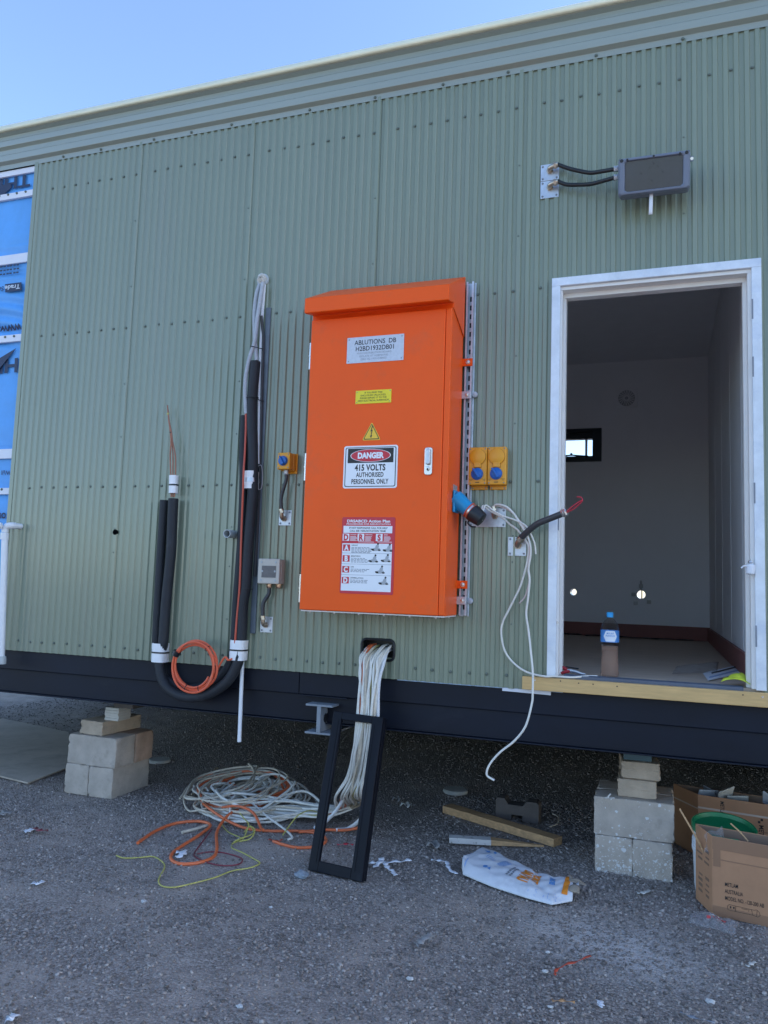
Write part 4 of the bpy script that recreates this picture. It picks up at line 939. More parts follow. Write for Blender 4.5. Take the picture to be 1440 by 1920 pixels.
# local frame: front face centre, right, up, normal (tilted a little down)
tl, tr, br, bl = [np.array(p) for p in ((3.1055, -0.2050, 3.6144), (3.4511, -0.2050, 3.6116), (3.4444, -0.1650, 3.4329), (3.1095, -0.1650, 3.4391))]
fc = (tl+tr+br+bl)/4; rt = (tr-tl+br-bl); fw_ = np.linalg.norm(rt)/2; rt /= np.linalg.norm(rt); up = (tl-bl+tr-br); fh_ = np.linalg.norm(up)/2; up -= rt*np.dot(up, rt); up /= np.linalg.norm(up); nn = np.cross(rt, up)
def FP(a, b_, d): return tuple(fc+rt*a*fw_/2+up*b_*fh_/2+nn*d)
def frect(k, d, chop=.10, ky=None):
    ky = ky or k; c_ = chop
    return [FP(a, b_, d) for a, b_ in ((-k+c_*.6, -ky), (k-c_*.6, -ky), (k, -ky+c_), (k, ky-c_), (k-c_*.6, ky), (-k+c_*.6, ky), (-k, ky-c_), (-k, -ky+c_))]
def loft(rings, name, mat, par, smooth=False, bevel=0):
    q = MB(); n = len(rings[0]); vs = [p for r_ in rings for p in r_]; fs = []
    for i in range(len(rings)-1):
        for k in range(n): fs.append((i*n+k, i*n+(k+1) % n, (i+1)*n+(k+1) % n, (i+1)*n+k))
    fs += [tuple(range(n-1, -1, -1)), tuple((len(rings)-1)*n+k for k in range(n))]
    q.add(vs, fs); return q.build(name, mat, par, smooth=smooth, bevel=bevel)
loft([frect(.86, -.115), frect(.99, -.085), frect(1.0, -.034), frect(.985, -.030)], 'rear_housing', LAMPG, fl_, bevel=.002)
bez = loft([frect(1.0, -.028), frect(1.0, -.010), frect(.955, .006), frect(.86, .008), frect(.82, .004), frect(.80, -.006)], 'bezel', LAMPG, fl_, bevel=.0015)
loft([frect(.80, -.0055, .06), frect(.80, -.003, .06)], 'glass', LAMPGL, fl_)
q = MB(); q.add([FP(a, b_, -.0105) for a, b_ in ((-.98, 1.03), (.98, 1.03), (.99, .985), (-.99, .985))] + [FP(a, b_, -.090) for a, b_ in ((-.98, 1.03), (.98, 1.03), (.99, .985), (-.99, .985))], [(0, 1, 2, 3), (7, 6, 5, 4), (1, 0, 4, 5), (2, 1, 5, 6), (3, 2, 6, 7), (0, 3, 7, 4)]); q.build('top_fin', LAMPG, fl_, bevel=.002)
for a, b_ in ((-.90, .86), (0., .90), (.90, .86), (-.74, .88), (.72, .86)):
    q = MB(); q.lathe([(.009 if abs(a) == .9 else .0055, 0), (.008 if abs(a) == .9 else .005, .004)], FP(a, b_, .0062), tuple(nn), 10); q.build('screw', BLACKP, bez, smooth=True)
for k, (a, b_) in enumerate(((-.1, .35), (.0, .55), (.12, .38), (-.35, .1), (.25, .05), (-.05, -.35))):
    q = MB(); q.lathe([(.003, 0), (.003, .001)], FP(a, b_, -.0029), tuple(nn), 8); q.build('led_dot', INK, fl_)
q = MB(); pts_ = [FP(1.0, .72, -.02), FP(1.09, .72, -.02), FP(1.09, .45, -.02), FP(1.0, .45, -.02)]; q.prism(pts_[::-1], tuple(-nn*.004)); q.build('bracket_tab', LAMPG, fl_)
q = MB(); q.lathe([(.008, 0), (.008, .002)], FP(1.045, .585, -.0195), tuple(nn), 10); q.build('tab_bolt', STEEL, fl_)
# arm to the wall
q = MB(); p0 = np.array(FP(.05, -.1, -.10)); q.box((p0[0]-.09, -.009, p0[2]-.03), (p0[0]+.09, -.0075, p0[2]+.03)); q.box((p0[0]-.085, p0[1], p0[2]-.02), (p0[0]-.075, -.008, p0[2]+.02)); q.box((p0[0]+.075, p0[1], p0[2]-.02), (p0[0]+.085, -.008, p0[2]+.02)); q.build('wall_bracket', LAMPG, fl_)
# hanging paper tag
q = MB(); tg = np.array((3.2669, -0.1300, 3.4456)); q.grid(2, 10, lambda u, v: (tg[0]-.009+.018*u-.004*v, tg[1]-.012*math.sin(v*3), tg[2]+.02-.128*v)); q.build('paper_tag', PAPER, fl_, smooth=True, solid=.0006)
# two plates, elbows and conduits feeding it
zz = [(2.7365, -0.0100, 3.7559)[2], (2.7377, -0.0100, 3.6594)[2], (2.7390, -0.0100, 3.5603)[2]]; px0, px1 = 2.690, 2.789
for k, (za, zb) in enumerate(((zz[0]-.002, zz[1]+.001), (zz[1]-.001, zz[2]))):
    pl = thing('gland_plate', ('upper' if k == 0 else 'lower')+' of the two steel plates left of the floodlight', 'plate', ((px0+px1)/2, -.008, zb))
    mount_plate(pl, px0, px1, zb, za, name='backing')
    c_ = ((2.7400, -0.0105, 3.7137), (2.7412, -0.0105, 3.6175))[k]
    m0 = elbow(pl, c_, (1, 0, .22), BRASS, .0135, .03)
    pts = ([tuple(m0), (2.8331, -0.0500, 3.6963), (2.8987, -0.0600, 3.6628), (2.9636, -0.0750, 3.6345), (3.0252, -0.1000, 3.6205), (3.0829, -0.1250, 3.6084)], [tuple(m0), (2.8342, -0.0500, 3.6016), (2.8995, -0.0600, 3.5853), (2.9641, -0.0750, 3.5725), (3.0256, -0.1000, 3.5665), (3.0832, -0.1250, 3.5622)])[k]
    q = MB(); q.tube(cr(pts, 8), .0108, 12)
    co = q.one('conduit', BLACKP, ('upper' if k == 0 else 'lower')+' black conduit running from its wall plate to the floodlight', 'conduit', smooth=True)
    gland(fl_, pts[-1], (1, 0, .03), .0125, GALV)

# ================================================================== INSULATED PIPES, LEFT
YP = -.060
ip = thing('insulated_pipe_loop', 'black foam lagged pipes hanging in a U against the wall with white tape bands', 'pipe', (.60, -.06, .70))
def tb(name, pts, r, mat, par=ip, n=8, sides=12): 
    q = MB(); q.tube(cr(pts, n), r, sides); return q.build(name, mat, par, smooth=True)
# outer pipe: down the left leg, round the bottom, up the right leg
tb('lagged_pipe', [(0.4825, -0.0600, 1.9187), (0.4851, -0.0600, 1.7703), (0.4888, -0.0600, 1.6067), (0.4837, -0.0600, 1.4601), (0.4769, -0.0600, 1.3400), (0.4725, -0.0600, 1.1852), (0.4746, -0.0650, 1.0446), (0.4624, -0.0700, 0.9455), (0.4847, -0.0750, 0.8429), (0.5380, -0.0800, 0.7780), (0.6163, -0.0820, 0.7436), (0.7184, -0.0820, 0.7391), (0.8332, -0.0820, 0.7725), (0.9347, -0.0800, 0.8409), (0.9899, -0.0750, 0.9327), (1.0072, -0.0700, 1.0098), (1.0069, -0.0650, 1.0862), (1.0085, -0.0650, 1.3040), (1.0210, -0.0650, 1.3961), (1.0278, -0.0700, 1.6366), (1.0344, -0.0700, 1.8350), (1.0375, -0.0700, 1.9713), (1.0220, -0.0650, 2.1993), (1.0042, -0.0600, 2.3720), (0.9976, -0.0600, 2.5221), (1.0035, -0.0600, 2.6757), (1.0068, -0.0600, 2.7478)], .0310, FOAM, n=8, sides=18)
# inner pipe behind it
tb('lagged_pipe', [(0.3995, -0.0350, 1.9121), (0.3985, -0.0350, 1.7058), (0.3988, -0.0350, 1.3767), (0.4038, -0.0350, 1.0391), (0.4236, -0.0350, 0.9244), (0.4761, -0.0350, 0.8321), (0.5817, -0.0350, 0.7826), (0.6824, -0.0350, 0.7807), (0.8012, -0.0350, 0.8143), (0.8872, -0.0350, 0.8855), (0.9324, -0.0350, 0.9689), (0.9472, -0.0350, 1.0814), (0.9487, -0.0350, 1.3014), (0.9579, -0.0350, 1.6377), (0.9552, -0.0350, 1.9992), (0.9414, -0.0350, 2.2067), (0.9382, -0.0350, 2.4225)], .0265, FOAM, sides=16)
for k, (u, v) in enumerate(((456.6, 1112), (478, 742))):     # joints in the lagging
    pass
for p, rr in (((1.0325, -0.0655, 1.3840), 0.0318), ((1.0045, -0.0600, 2.5283), .0318)):
    q = MB(); q.lathe([(rr, -.002), (rr, .002)], p, (.06, 0, 1), 18); q.build('lagging_joint', INK, ip, smooth=True)
def band(name, pa, pb, rx, ry, mat, nn_=6):
    """flattened sleeve round the two pipes from pa to pb"""
    q = MB(); A, Bq = np.array(pa, float), np.array(pb, float); n = 20; vs = []
    for i in range(nn_+1):
        c = A+(Bq-A)*i/nn_; wob = 1+.012*math.sin(i*2.1)
        for k in range(n):
            t = 2*math.pi*k/n; ct, s_ = math.cos(t), math.sin(t); e = .62
            vs.append((c[0]+rx*wob*math.copysign(abs(ct)**e, ct), c[1]+ry*wob*math.copysign(abs(s_)**e, s_), c[2]))
    q.add(vs, [(i*n+k, i*n+(k+1) % n, (i+1)*n+(k+1) % n, (i+1)*n+k) for i in range(nn_) for k in range(n)]); return q.build(name, mat, ip, smooth=True)
b0 = band('tape_band', (0.4509, -0.0550, 1.0364), (0.4567, -0.0600, 0.9253), .047, .043, TAPE)
band('cable_tie', (0.4543, -0.0575, 0.9871), (0.4550, -0.0575, 0.9776), .0485, .0445, BLACKP, 1)
band('tape_band', (0.9907, -0.0550, 1.0848), (0.9914, -0.0600, 0.9699), .049, .043, TAPE)
band('cable_tie', (0.9916, -0.0575, 1.0326), (0.9921, -0.0575, 1.0235), .0505, .0445, BLACKP, 1)
q = MB(); q.box(tuple(np.array((0.9481, -0.0850, 1.0227))), tuple(np.array((0.9527, -0.0700, 1.0343)))); q.build('tie_head', BLACKP, ip)
band('tape_band', (1.0188, -0.0600, 2.0782), (1.0229, -0.0600, 1.9727), .037, .043, TAPE)
band('jubilee_clamp', (1.0211, -0.0600, 2.0366), (1.0226, -0.0600, 2.0110), .0385, .0445, GALV, 1)
q = MB(); q.tube(cr([(1.0340, -0.0500, 2.0923), (1.0664, -0.0400, 2.1189), (1.0775, -0.0350, 2.0617), (1.0774, -0.0400, 1.9811), (1.0479, -0.0500, 1.9706)], 6), .0025, 6); q.build('tie_wire', GALV, ip, smooth=True)
band('tape_band', (0.4764, -0.0600, 2.0630), (0.4802, -0.0600, 1.9518), .0265, .022, TAPE)
band('cable_tie', (0.4782, -0.0600, 2.0081), (0.4789, -0.0600, 1.9982), .028, .0235, BLACKP, 1)
# bare copper ends
for k, (o1, o2) in enumerate(((0, 0), (3.4, 1.2), (6.0, 2.2))):
    tb('copper_tail', [((0.4664, -0.0600, 1.9287), (0.4765, -0.0580, 1.9289), (0.4909, -0.0620, 1.9283))[k], ((0.4527, -0.0600, 2.0683), (0.4664, -0.0580, 2.0751), (0.4885, -0.0620, 2.0741))[k], ((0.4392, -0.0580, 2.1859), (0.4562, -0.0560, 2.2026), (0.4798, -0.0600, 2.1812))[k], ((0.4378, -0.0560, 2.2702), (0.4401, -0.0550, 2.2838), (0.4529, -0.0580, 2.2694))[k], ((0.4260, -0.0550, 2.3450), (0.4300, -0.0550, 2.3448), (0.4346, -0.0560, 2.3445))[k], ((0.4081, -0.0540, 2.4237), (0.4102, -0.0530, 2.4171), (0.4139, -0.0550, 2.4063))[k], ((0.3927, -0.0520, 2.5099), (0.3986, -0.0520, 2.4824), (0.4027, -0.0530, 2.4615))[k]], .0042, COPPER, sides=7)
q = MB(); q.lathe([(.0075, -.003), (.0075, .003)], (0.4318, -0.0555, 2.3345), (0, 0, 1), 10); q.build('cable_tie', BLACKP, ip)
q = MB(); q.lathe([(.0068, -.006), (.0068, .006)], (0.4012, -0.0530, 2.4548), (.1, 0, 1), 10); q.build('yellow_tape', YGC, ip)

# red cable lying on the pipe, with its grey corrugated sleeve from the wall gland
cable([(0.9669, -0.0750, 2.4450), (0.9753, -0.0800, 2.3463), (0.9860, -0.0950, 2.1822), (0.9942, -0.1120, 2.0835), (0.9961, -0.1120, 1.9884), (0.9914, -0.0980, 1.7441), (0.9947, -0.0920, 1.4135), (0.9871, -0.0920, 1.2093), (0.9847, -0.0940, 1.0896), (0.9818, -0.0900, 1.0403)], .0062, REDC, 'single red cable running straight down the lagged pipes')
def corrugated(pts, r, name, mat, label, cat, pitch=.009):
    C_ = cr(pts, 24); P_ = [np.array(p) for p in C_]; L = [0]
    for a, b_ in zip(P_[:-1], P_[1:]): L.append(L[-1]+np.linalg.norm(b_-a))
    N_ = int(L[-1]/pitch*4); S_ = np.linspace(0, L[-1], N_); Q = np.stack([np.interp(S_, L, [p[i] for p in P_]) for i in range(3)], -1)
    q = MB(); q.tube(list(Q), [r*(1.0 if (i % 4) in (0, 1) else .86) for i in range(N_)], 12); return q.one(name, mat, label, cat, smooth=True)
corrugated([(1.0224, -0.0450, 3.2444), (1.0203, -0.0550, 3.1803), (1.0134, -0.0600, 3.0888), (1.0062, -0.0650, 3.0044), (1.0000, -0.0700, 2.8707), (0.9800, -0.0750, 2.7914), (0.9682, -0.0800, 2.7282), (0.9579, -0.0800, 2.6533), (0.9569, -0.0800, 2.5748), (0.9617, -0.0780, 2.5032), (0.9698, -0.0750, 2.4254)], .0128, 'corrugated_conduit', GREYC, 'grey corrugated conduit curving out to the left from the wall gland', 'conduit')
corrugated([(0.9952, -0.0350, 3.2409), (0.9822, -0.0450, 3.1743), (0.9774, -0.0500, 3.0789), (0.9814, -0.0520, 2.9943), (0.9938, -0.0560, 2.8756), (1.0075, -0.0600, 2.8006), (1.0137, -0.0600, 2.7540)], .0132, 'corrugated_conduit', GREYC, 'straighter grey conduit dropping from the gland into the lagging', 'conduit')
wg = thing('wall_gland', 'round putty sealed wall gland at the top of the pipes', 'gland', (1.0072, -0.0100, 3.2460))
q = MB(); c_ = (1.0034, -0.0060, 3.2751); q.lathe([(.040, 0), (.040, .012), (.030, .020), (.024, .022)], c_, (0, -1, 0), 20); q.build('collar', GREYPIPE, wg, smooth=True)
q = MB()
q.grid(20, 10, lambda u, v: (c_[0]+math.sin(v*math.pi*.5)*math.cos(u*6.2832)*.030*(1+.18*math.sin(u*37+v*9)), c_[1]-.020-.020*math.cos(v*math.pi*.5)*(1+.3*math.sin(u*31+v*17)), c_[2]+.004+math.sin(v*math.pi*.5)*math.sin(u*6.2832)*.030*(1+.18*math.sin(u*29+v*13)))); q.build('sealing_putty', SCRAP, wg, smooth=True)
# thin white pipe and dark cable behind, cable ties
cable([(1.0258, -0.0300, 3.2364), (1.0232, -0.0300, 3.1491), (1.0194, -0.0300, 3.0152), (1.0230, -0.0300, 2.7488), (1.0244, -0.0300, 2.6233), (1.0337, -0.0300, 2.3870), (1.0475, -0.0350, 2.1265)], .0095, WHITEP, 'slim white pipe running down behind the upper lagging', 'pipe', name='drain_pipe')
cable([(1.0255, -0.0500, 3.0346), (1.0286, -0.0350, 2.9627), (1.0359, -0.0300, 2.8805), (1.0429, -0.0300, 2.6156), (1.0500, -0.0300, 2.3538), (1.0551, -0.0300, 2.0950), (1.0584, -0.0300, 1.8390), (1.0580, -0.0300, 1.4602)], .0085, RUBBER, 'dark grey cable running down between the pipes and the black trunking')
for (u, v) in ((480, 650), (486, 752)):
    pass
q = MB(); q.tube(cr([(0.9829, -0.0850, 2.8376), (1.0214, -0.0880, 2.8273), (1.0460, -0.0600, 2.8242), (1.0402, -0.0300, 2.8337)], 5), .0028, 6); q.one('cable_tie', BLACKP, 'upper black cable tie binding the grey conduits together', 'cable tie', smooth=True)
q = MB(); q.tube(cr([(0.9734, -0.0880, 2.5230), (1.0215, -0.0900, 2.5201), (1.0525, -0.0600, 2.5063), (1.0577, -0.0300, 2.5099)], 5), .0028, 6); q.one('cable_tie', BLACKP, 'lower black cable tie round the lagging and slim pipe', 'cable tie', smooth=True)
# dark trunking on the wall
t0 = (1.0658, -0.0120, 3.0945); t1 = (1.0702, -0.0120, 1.1240)
tx1 = ((1.0676, -0.0120, 3.0944)[0]+(1.0734, -0.0120, 1.1304)[0])/2
q = MB(); q.box((tx1-.034, -.020, t1[2]), (tx1, -.0078, t0[2])); 
trk = q.one('cable_trunking', pm('slate_trunking', (.12, .15, .185), .4, var=.2, vscale=8), 'flat dark trunking fixed to the wall behind the lagged pipes', 'trunking', bevel=.003)
# white drop pipe under the bundle
q = MB(); a, b_ = np.array((1.0030, -0.0300, 0.9606)), np.array((1.0260, -0.0600, 0.5071)); q.tube([a, b_], .0115, 14); 
wp = q.one('drop_pipe', WHITEP, 'straight white pipe hanging below the building under the lagged loop', 'pipe', smooth=True)
# grey stub pipe out of the wall
sp = thing('stub_pipe', 'short grey pipe stub sticking out of the wall left of the red cable', 'pipe', (0.8953, -0.0200, 1.6921))
c_ = np.array((0.8864, 0.0000, 1.7064)); q = MB(); q.lathe([(.0245, 0), (.0245, .085), (.0205, .085), (.0205, .02)], c_, (0, -1, -.02), 20, cap=False); q.build('tube', GREYPIPE, sp, smooth=True)
q = MB(); q.lathe([(.0204, .022), (.0204, .024)], c_, (0, -1, -.02), 20); q.build('bore', INK, sp)

# coiled coral cable hung on the loop
cc = thing('coiled_cable', 'coiled coral orange cable tied to the lagged pipe loop', 'cable', (0.7469, -0.1100, 0.7661))
c_ = np.array((0.7381, -0.1150, 0.9227)); pts = []; turns = 5.0
for i in range(int(turns*36)+1):
    t = i/36*2*math.pi; k = i/36
    rx = .137+.010*math.sin(k*2.2)+.006*math.sin(t*2+k); rz = .135+.009*math.cos(k*1.7)
    cx_ = c_[0]-.006+.007*math.sin(k*1.9); cz_ = c_[2]+.008*math.cos(k*2.6)
    pts.append((cx_+rx*math.cos(t-.5), c_[1]-.010*math.sin(k*2.1)-.012*(k-2.5)*.5, cz_+rz*math.sin(t-.5)))
q = MB(); q.tube(pts, .0068, 8); q.build('coil', CORAL, cc, smooth=True)
q = MB(); q.tube(cr([pts[0], (0.9207, -0.1000, 0.9792), (0.9495, -0.1000, 0.9703), (0.9771, -0.1000, 0.9796)], 6), .0062, 8); q.build('tail', CORAL, cc, smooth=True)
def tie_ring(par, c, ax_, r=.017, w=.0022):
    c = np.array(c, float); ax_ = np.array(ax_, float); ax_ /= np.linalg.norm(ax_); u = np.array([0, 1., 0]); v_ = np.cross(ax_, u)
    q = MB(); q.tube([c+(u*math.cos(t)*.022+v_*math.sin(t)*r) for t in [2*math.pi*k/14 for k in range(14)]], w, 6, closed=True); return q.build('cable_tie', BLACKP, par, smooth=True)
for ang, rr in ((150, .020), (52, .018), (-70, .020), (-108, .024)):
    t = R(ang); tie_ring(cc, (c_[0]-.006+.137*math.cos(t), c_[1]+.002, c_[2]+.135*math.sin(t)), (-math.sin(t), 0, math.cos(t)), rr, .0035 if ang == 150 else .0022)
q = MB(); t = R(150); d_ = np.array([c_[0]-.006+.137*math.cos(t), c_[1]-.012, c_[2]+.135*math.sin(t)]); q.lathe([(.0225, -.014), (.0225, .014)], d_, (-math.sin(t), 0, math.cos(t)), 14); q.build('black_tape', BLACKP, cc, smooth=True)

# ---- white PVC pipe at the far left
pv = thing('waste_pipe', 'white plastic waste pipe with elbow at the left end of the wall', 'pipe', (-0.7163, -0.0900, 0.8705))
q = MB(); top = (-0.7990, -0.0900, 1.6803); q.tube([(-0.7421, -0.0900, 0.8827), (-0.7918, -0.0900, 1.6769)], .0215, 18); q.build('riser', WHITEP, pv, smooth=True)
q = MB(); q.lathe([(.0265, 0), (.0265, .045)], (top[0]+.004, -.09, top[2]-.03), (0, 0, 1), 18); q.build('socket', WHITEP, pv, smooth=True)
q = MB(); q.tube(cr([(top[0]+.004, -.09, top[2]+.018), (top[0]+.006, -.09, top[2]+.045), (top[0]+.020, -.086, top[2]+.060), (top[0]+.038, -.070, top[2]+.064), (top[0]+.045, -.05, top[2]+.064)], 5), .0225, 16); q.build('elbow', WHITEP, pv, smooth=True)
q = MB(); q.lathe([(.020, 0), (.024, .004), (.024, .022)], (top[0]-.008, -.118, top[2]+.055), (-.1, -1, .2), 18); q.build('access_cap', WHITEP, pv, smooth=True)
q = MB(); q.tube([(top[0]+.044, -.052, top[2]+.064), (top[0]+.056, .0, top[2]+.064)], .0185, 16); q.build('spigot', WHITEP, pv, smooth=True)
for v in (700, 1040):
    pass
bt = (-0.7340, -0.0900, 0.8694); q = MB(); q.lathe([(.024, -.02), (.028, 0), (.028, .03), (.022, .032)], (bt[0]-.002, -.09, bt[2]), (0, 0, -1), 18); q.build('end_fitting', GREYPIPE, pv, smooth=True)

# ================================================================== CABLE BUNDLE AND PILE
rg = random.Random(21)
GRP = 'cables hanging out of the wall opening'
def to_ground(k, n, spread=None):
    """hanging path of strand k of n from the opening to the ground"""
    f = (k+.5)/n; j = rg.uniform(-1, 1)
    x0 = HX0+.02+(HX1-HX0-.035)*f; dz = rg.uniform(-.015, .02); yy = -.028-.030*((k*7) % 5)/4
    def at(ua, ub, y0): return ua+(ub-ua)*f+j*1.6, y0+yy*.6
    L = []
    L.append((x0, .05, 1.085+dz)); L.append((x0+.002*j, -.012+yy*.3, 1.078+dz)); L.append((x0-.012*(f-.2)-.010, -.050+yy, 1.035))
    return L, f, j, yy
# measured columns of the hanging bundle: (height, left edge x, right edge x, y)
COLS = [((1.7685, -0.0900, 0.9504), (1.8857, -0.0900, 0.9584), -.085), ((1.7746, -0.1000, 0.8150), (1.8911, -0.1000, 0.8241), -.10), ((1.7770, -0.1000, 0.6736), (1.8749, -0.1000, 0.6824), -.105), ((1.7540, -0.0900, 0.5288), (1.8582, -0.0900, 0.5393), -.09), ((1.7093, -0.0500, 0.3891), (1.8301, -0.0500, 0.4024), -.05), ((1.6191, 0.0200, 0.2576), (1.7956, 0.0200, 0.2898), .02)]
# flattened ring the cables were thrown into
PC = np.array((0.7843, 0.5006, 0.0000)); PXL = np.array((0.4722, 0.2629, 0.0000)); PXR = np.array((1.2786, 0.5588, 0.0000)); RX = (PXR[0]-PXL[0])/2; CXY = np.array([(PXR[0]+PXL[0])/2, np.array((0.7903, 0.4761, 0.0000))[1]])
PYN, PYF = np.array((1.0432, -0.0311, 0.0000))[1], np.array((0.3142, 1.2357, 0.0000))[1]; RY = (PYF-PYN)/2*.62
def pile_pt(t, kx, ky, z, dx=0, dy=0):
    return (CXY[0]+dx+RX*kx*math.cos(t), CXY[1]+dy+RY*ky*math.sin(t)+.10*math.cos(t)*0, z)
def strand(k, n, r, mat, label, turns, shrink, zbase, group=GRP, name='cable'):
    L, f, j, yy = to_ground(k, n)
    for (a, b_, y0) in COLS:
        g_ = f+rg.uniform(-.10, .10); g_ = max(0, min(1, g_))
        L.append((a[0]+(b_[0]-a[0])*g_, y0+yy*.9+rg.uniform(-.006, .006), a[2]+(b_[2]-a[2])*g_))
    lx, ly = ((1.3703, 0.3545, 0.0000), (1.6619, 0.4032, 0.0000)); u = .25+.6*f
    L.append((lx[0]+(ly[0]-lx[0])*u+.02, lx[1]+.05+rg.uniform(-.05, .08), .075+.05*f))
    L.append((lx[0]+(ly[0]-lx[0])*u*.45-.06, lx[1]+.02+rg.uniform(-.10, .08), zbase*.6+.02))
    dx, dy = rg.uniform(-.05, .04), rg.uniform(-.05, .05); kx, ky = rg.uniform(.68, 1.0)*shrink, rg.uniform(.6, 1.05)*shrink
    N_ = int(turns*8); t0 = -.55+rg.uniform(-.25, .25)
    for i in range(N_+1):
        t = t0-(i/8)*2*math.pi; w_ = 1-.05*i/8
        z = zbase*(.55+.45*math.sin(i*1.3+k))+.008+.055*max(0, math.sin(t*1.0+.9))*zbase*8
        L.append(pile_pt(t+rg.uniform(-.2, .2), kx*w_+rg.uniform(-.13, .10), ky*w_+rg.uniform(-.16, .14), max(r+.002, z), dx, dy))
    q = MB(); q.tube(cr(L, 5), r, 7); return q.one(name, mat, label, 'cable', group, smooth=True)
NS = 26
for k in range(NS):
    if k in (0,): 
        corrugated([(HX0+.028, .05, 1.085), (HX0+.026, -.03, 1.07), (1.7822, -0.0750, 1.0132), (1.7916, -0.1100, 0.8742), (1.7970, -0.1150, 0.7058), (1.7833, -0.1050, 0.5625), (1.7446, -0.0700, 0.4113), (1.6773, 0.0000, 0.2891), (1.5768, 0.1000, 0.1518), (1.4359, 0.2523, 0.0200), (1.4149, 0.1780, 0.0160)], .0095, 'corrugated_conduit', WHITEP, 'leftmost ribbed white conduit hanging from the wall opening', 'conduit', .008); continue
    if k in (24,):
        corrugated([(HX1-.03, .05, 1.08), (HX1-.03, -.03, 1.065), (1.8992, -0.0900, 1.0076), (1.8875, -0.1100, 0.9377), (1.8850, -0.1200, 0.8541), (1.8871, -0.1200, 0.7144), (1.8705, -0.1100, 0.5720), (1.8466, -0.0800, 0.4245), (1.8130, -0.0100, 0.2931), (1.7465, 0.0800, 0.1490), (1.6013, 0.2538, 0.0200), (1.5420, 0.1955, 0.0160)], .0105, 'corrugated_conduit', WHITEP, 'rightmost ribbed white conduit hanging from the wall opening', 'conduit', .008); continue
    if k in (3, 6):
        strand(k, NS, .0062, ORC, 'orange cable coming out of the wall opening between the white cables', .55, .9, .03, 'orange cables from the wall opening'); continue
    if k in (10, 16):
        strand(k, NS, .0036, YGC, 'thin yellow green earth cable among the hanging white cables', .8, .8, .06, 'yellow green earth cables'); continue
    strand(k, NS, rg.choice([.0068, .0074, .0080, .0060]), WHC if k % 3 else WHC2, 'white cable hanging from the wall opening down into the tangled pile', rg.choice([.75, 1.1, 1.6, 1.35]), rg.uniform(.70, 1.02), rg.uniform(.02, .11))
# extra dusty loops lying on the pile
LAB = ('lowest', 'second lowest', 'third lowest', 'fourth', 'fifth', 'sixth', 'seventh', 'eighth', 'ninth', 'third highest', 'second highest', 'topmost')
for k in range(12):
    L = []; t0 = rg.uniform(0, 6.28); kx, ky = rg.uniform(.50, .80), rg.uniform(.55, .95); dx, dy = rg.uniform(-.20, .0)-.08, rg.uniform(-.04, .12); N_ = rg.choice([10, 13, 16]); tilt = rg.uniform(.02, .07)
    for i in range(N_):
        t = t0+i*2*math.pi/8; L.append(pile_pt(t+rg.uniform(-.22, .22), kx*.85+rg.uniform(-.11, .11), ky+rg.uniform(-.15, .15), max(.01, .03+.009*k+tilt*math.sin(t+.3)+rg.uniform(-.006, .006)), dx, dy))
    cable(L, rg.choice([.0066, .0074, .0060]), WHC2 if k % 3 else WHC, 'dusty white cable looped on the tangled pile, '+LAB[k]+' loop', group='loose loops on the cable pile', n=6)
cable([(0.9060, 0.0507, 0.0200), (0.8986, 0.0965, 0.0500), (0.8346, 0.2078, 0.0800), (0.8157, 0.2888, 0.1000), (0.8383, 0.3281, 0.1000), (0.9323, 0.2833, 0.0800), (1.1129, 0.1543, 0.0500), (1.2862, 0.0567, 0.0200), (1.3693, -0.0222, 0.0120), (1.3616, -0.0596, 0.0100)], .0062, WHC, 'bright white cable arched over the front of the pile')
cable([(0.8334, -0.0456, 0.0120), (0.8080, -0.1169, 0.0100), (0.7684, -0.2007, 0.0080)], .0085, WHC2, 'short flat grey white cable end pointing left from the pile')
cable([(0.1585, 1.1706, 0.0200), (0.2265, 1.0199, 0.0500), (0.3959, 0.7347, 0.0900), (0.4930, 0.6178, 0.0900), (0.4148, 0.8185, 0.0600), (0.2624, 1.0506, 0.0400), (0.3845, 0.9203, 0.0500), (0.5444, 0.8307, 0.0500), (0.7444, 0.8477, 0.0400)], .0065, WHC2, 'cable end standing in a small curl at the top of the pile')
cable([(1.0212, 0.6968, 0.0600), (1.1316, 0.6131, 0.0450), (1.2381, 0.5231, 0.0300), (1.3352, 0.4307, 0.0200)], .0075, WHC2, 'stiff straight cable end sticking up beside the black frame')
q = MB(); c_ = np.array((0.7865, 0.7241, 0.0300)); q.grid(3, 6, lambda u, v: (c_[0]-.02+.03*u+.012*v, c_[1]-.01+.01*math.sin(v*4), c_[2]-.01+.075*v+.01*math.sin(u*3))); q.one('tape_flag', PAPER, 'white tape flag standing up from the cable pile', 'tape', smooth=True, solid=.001)
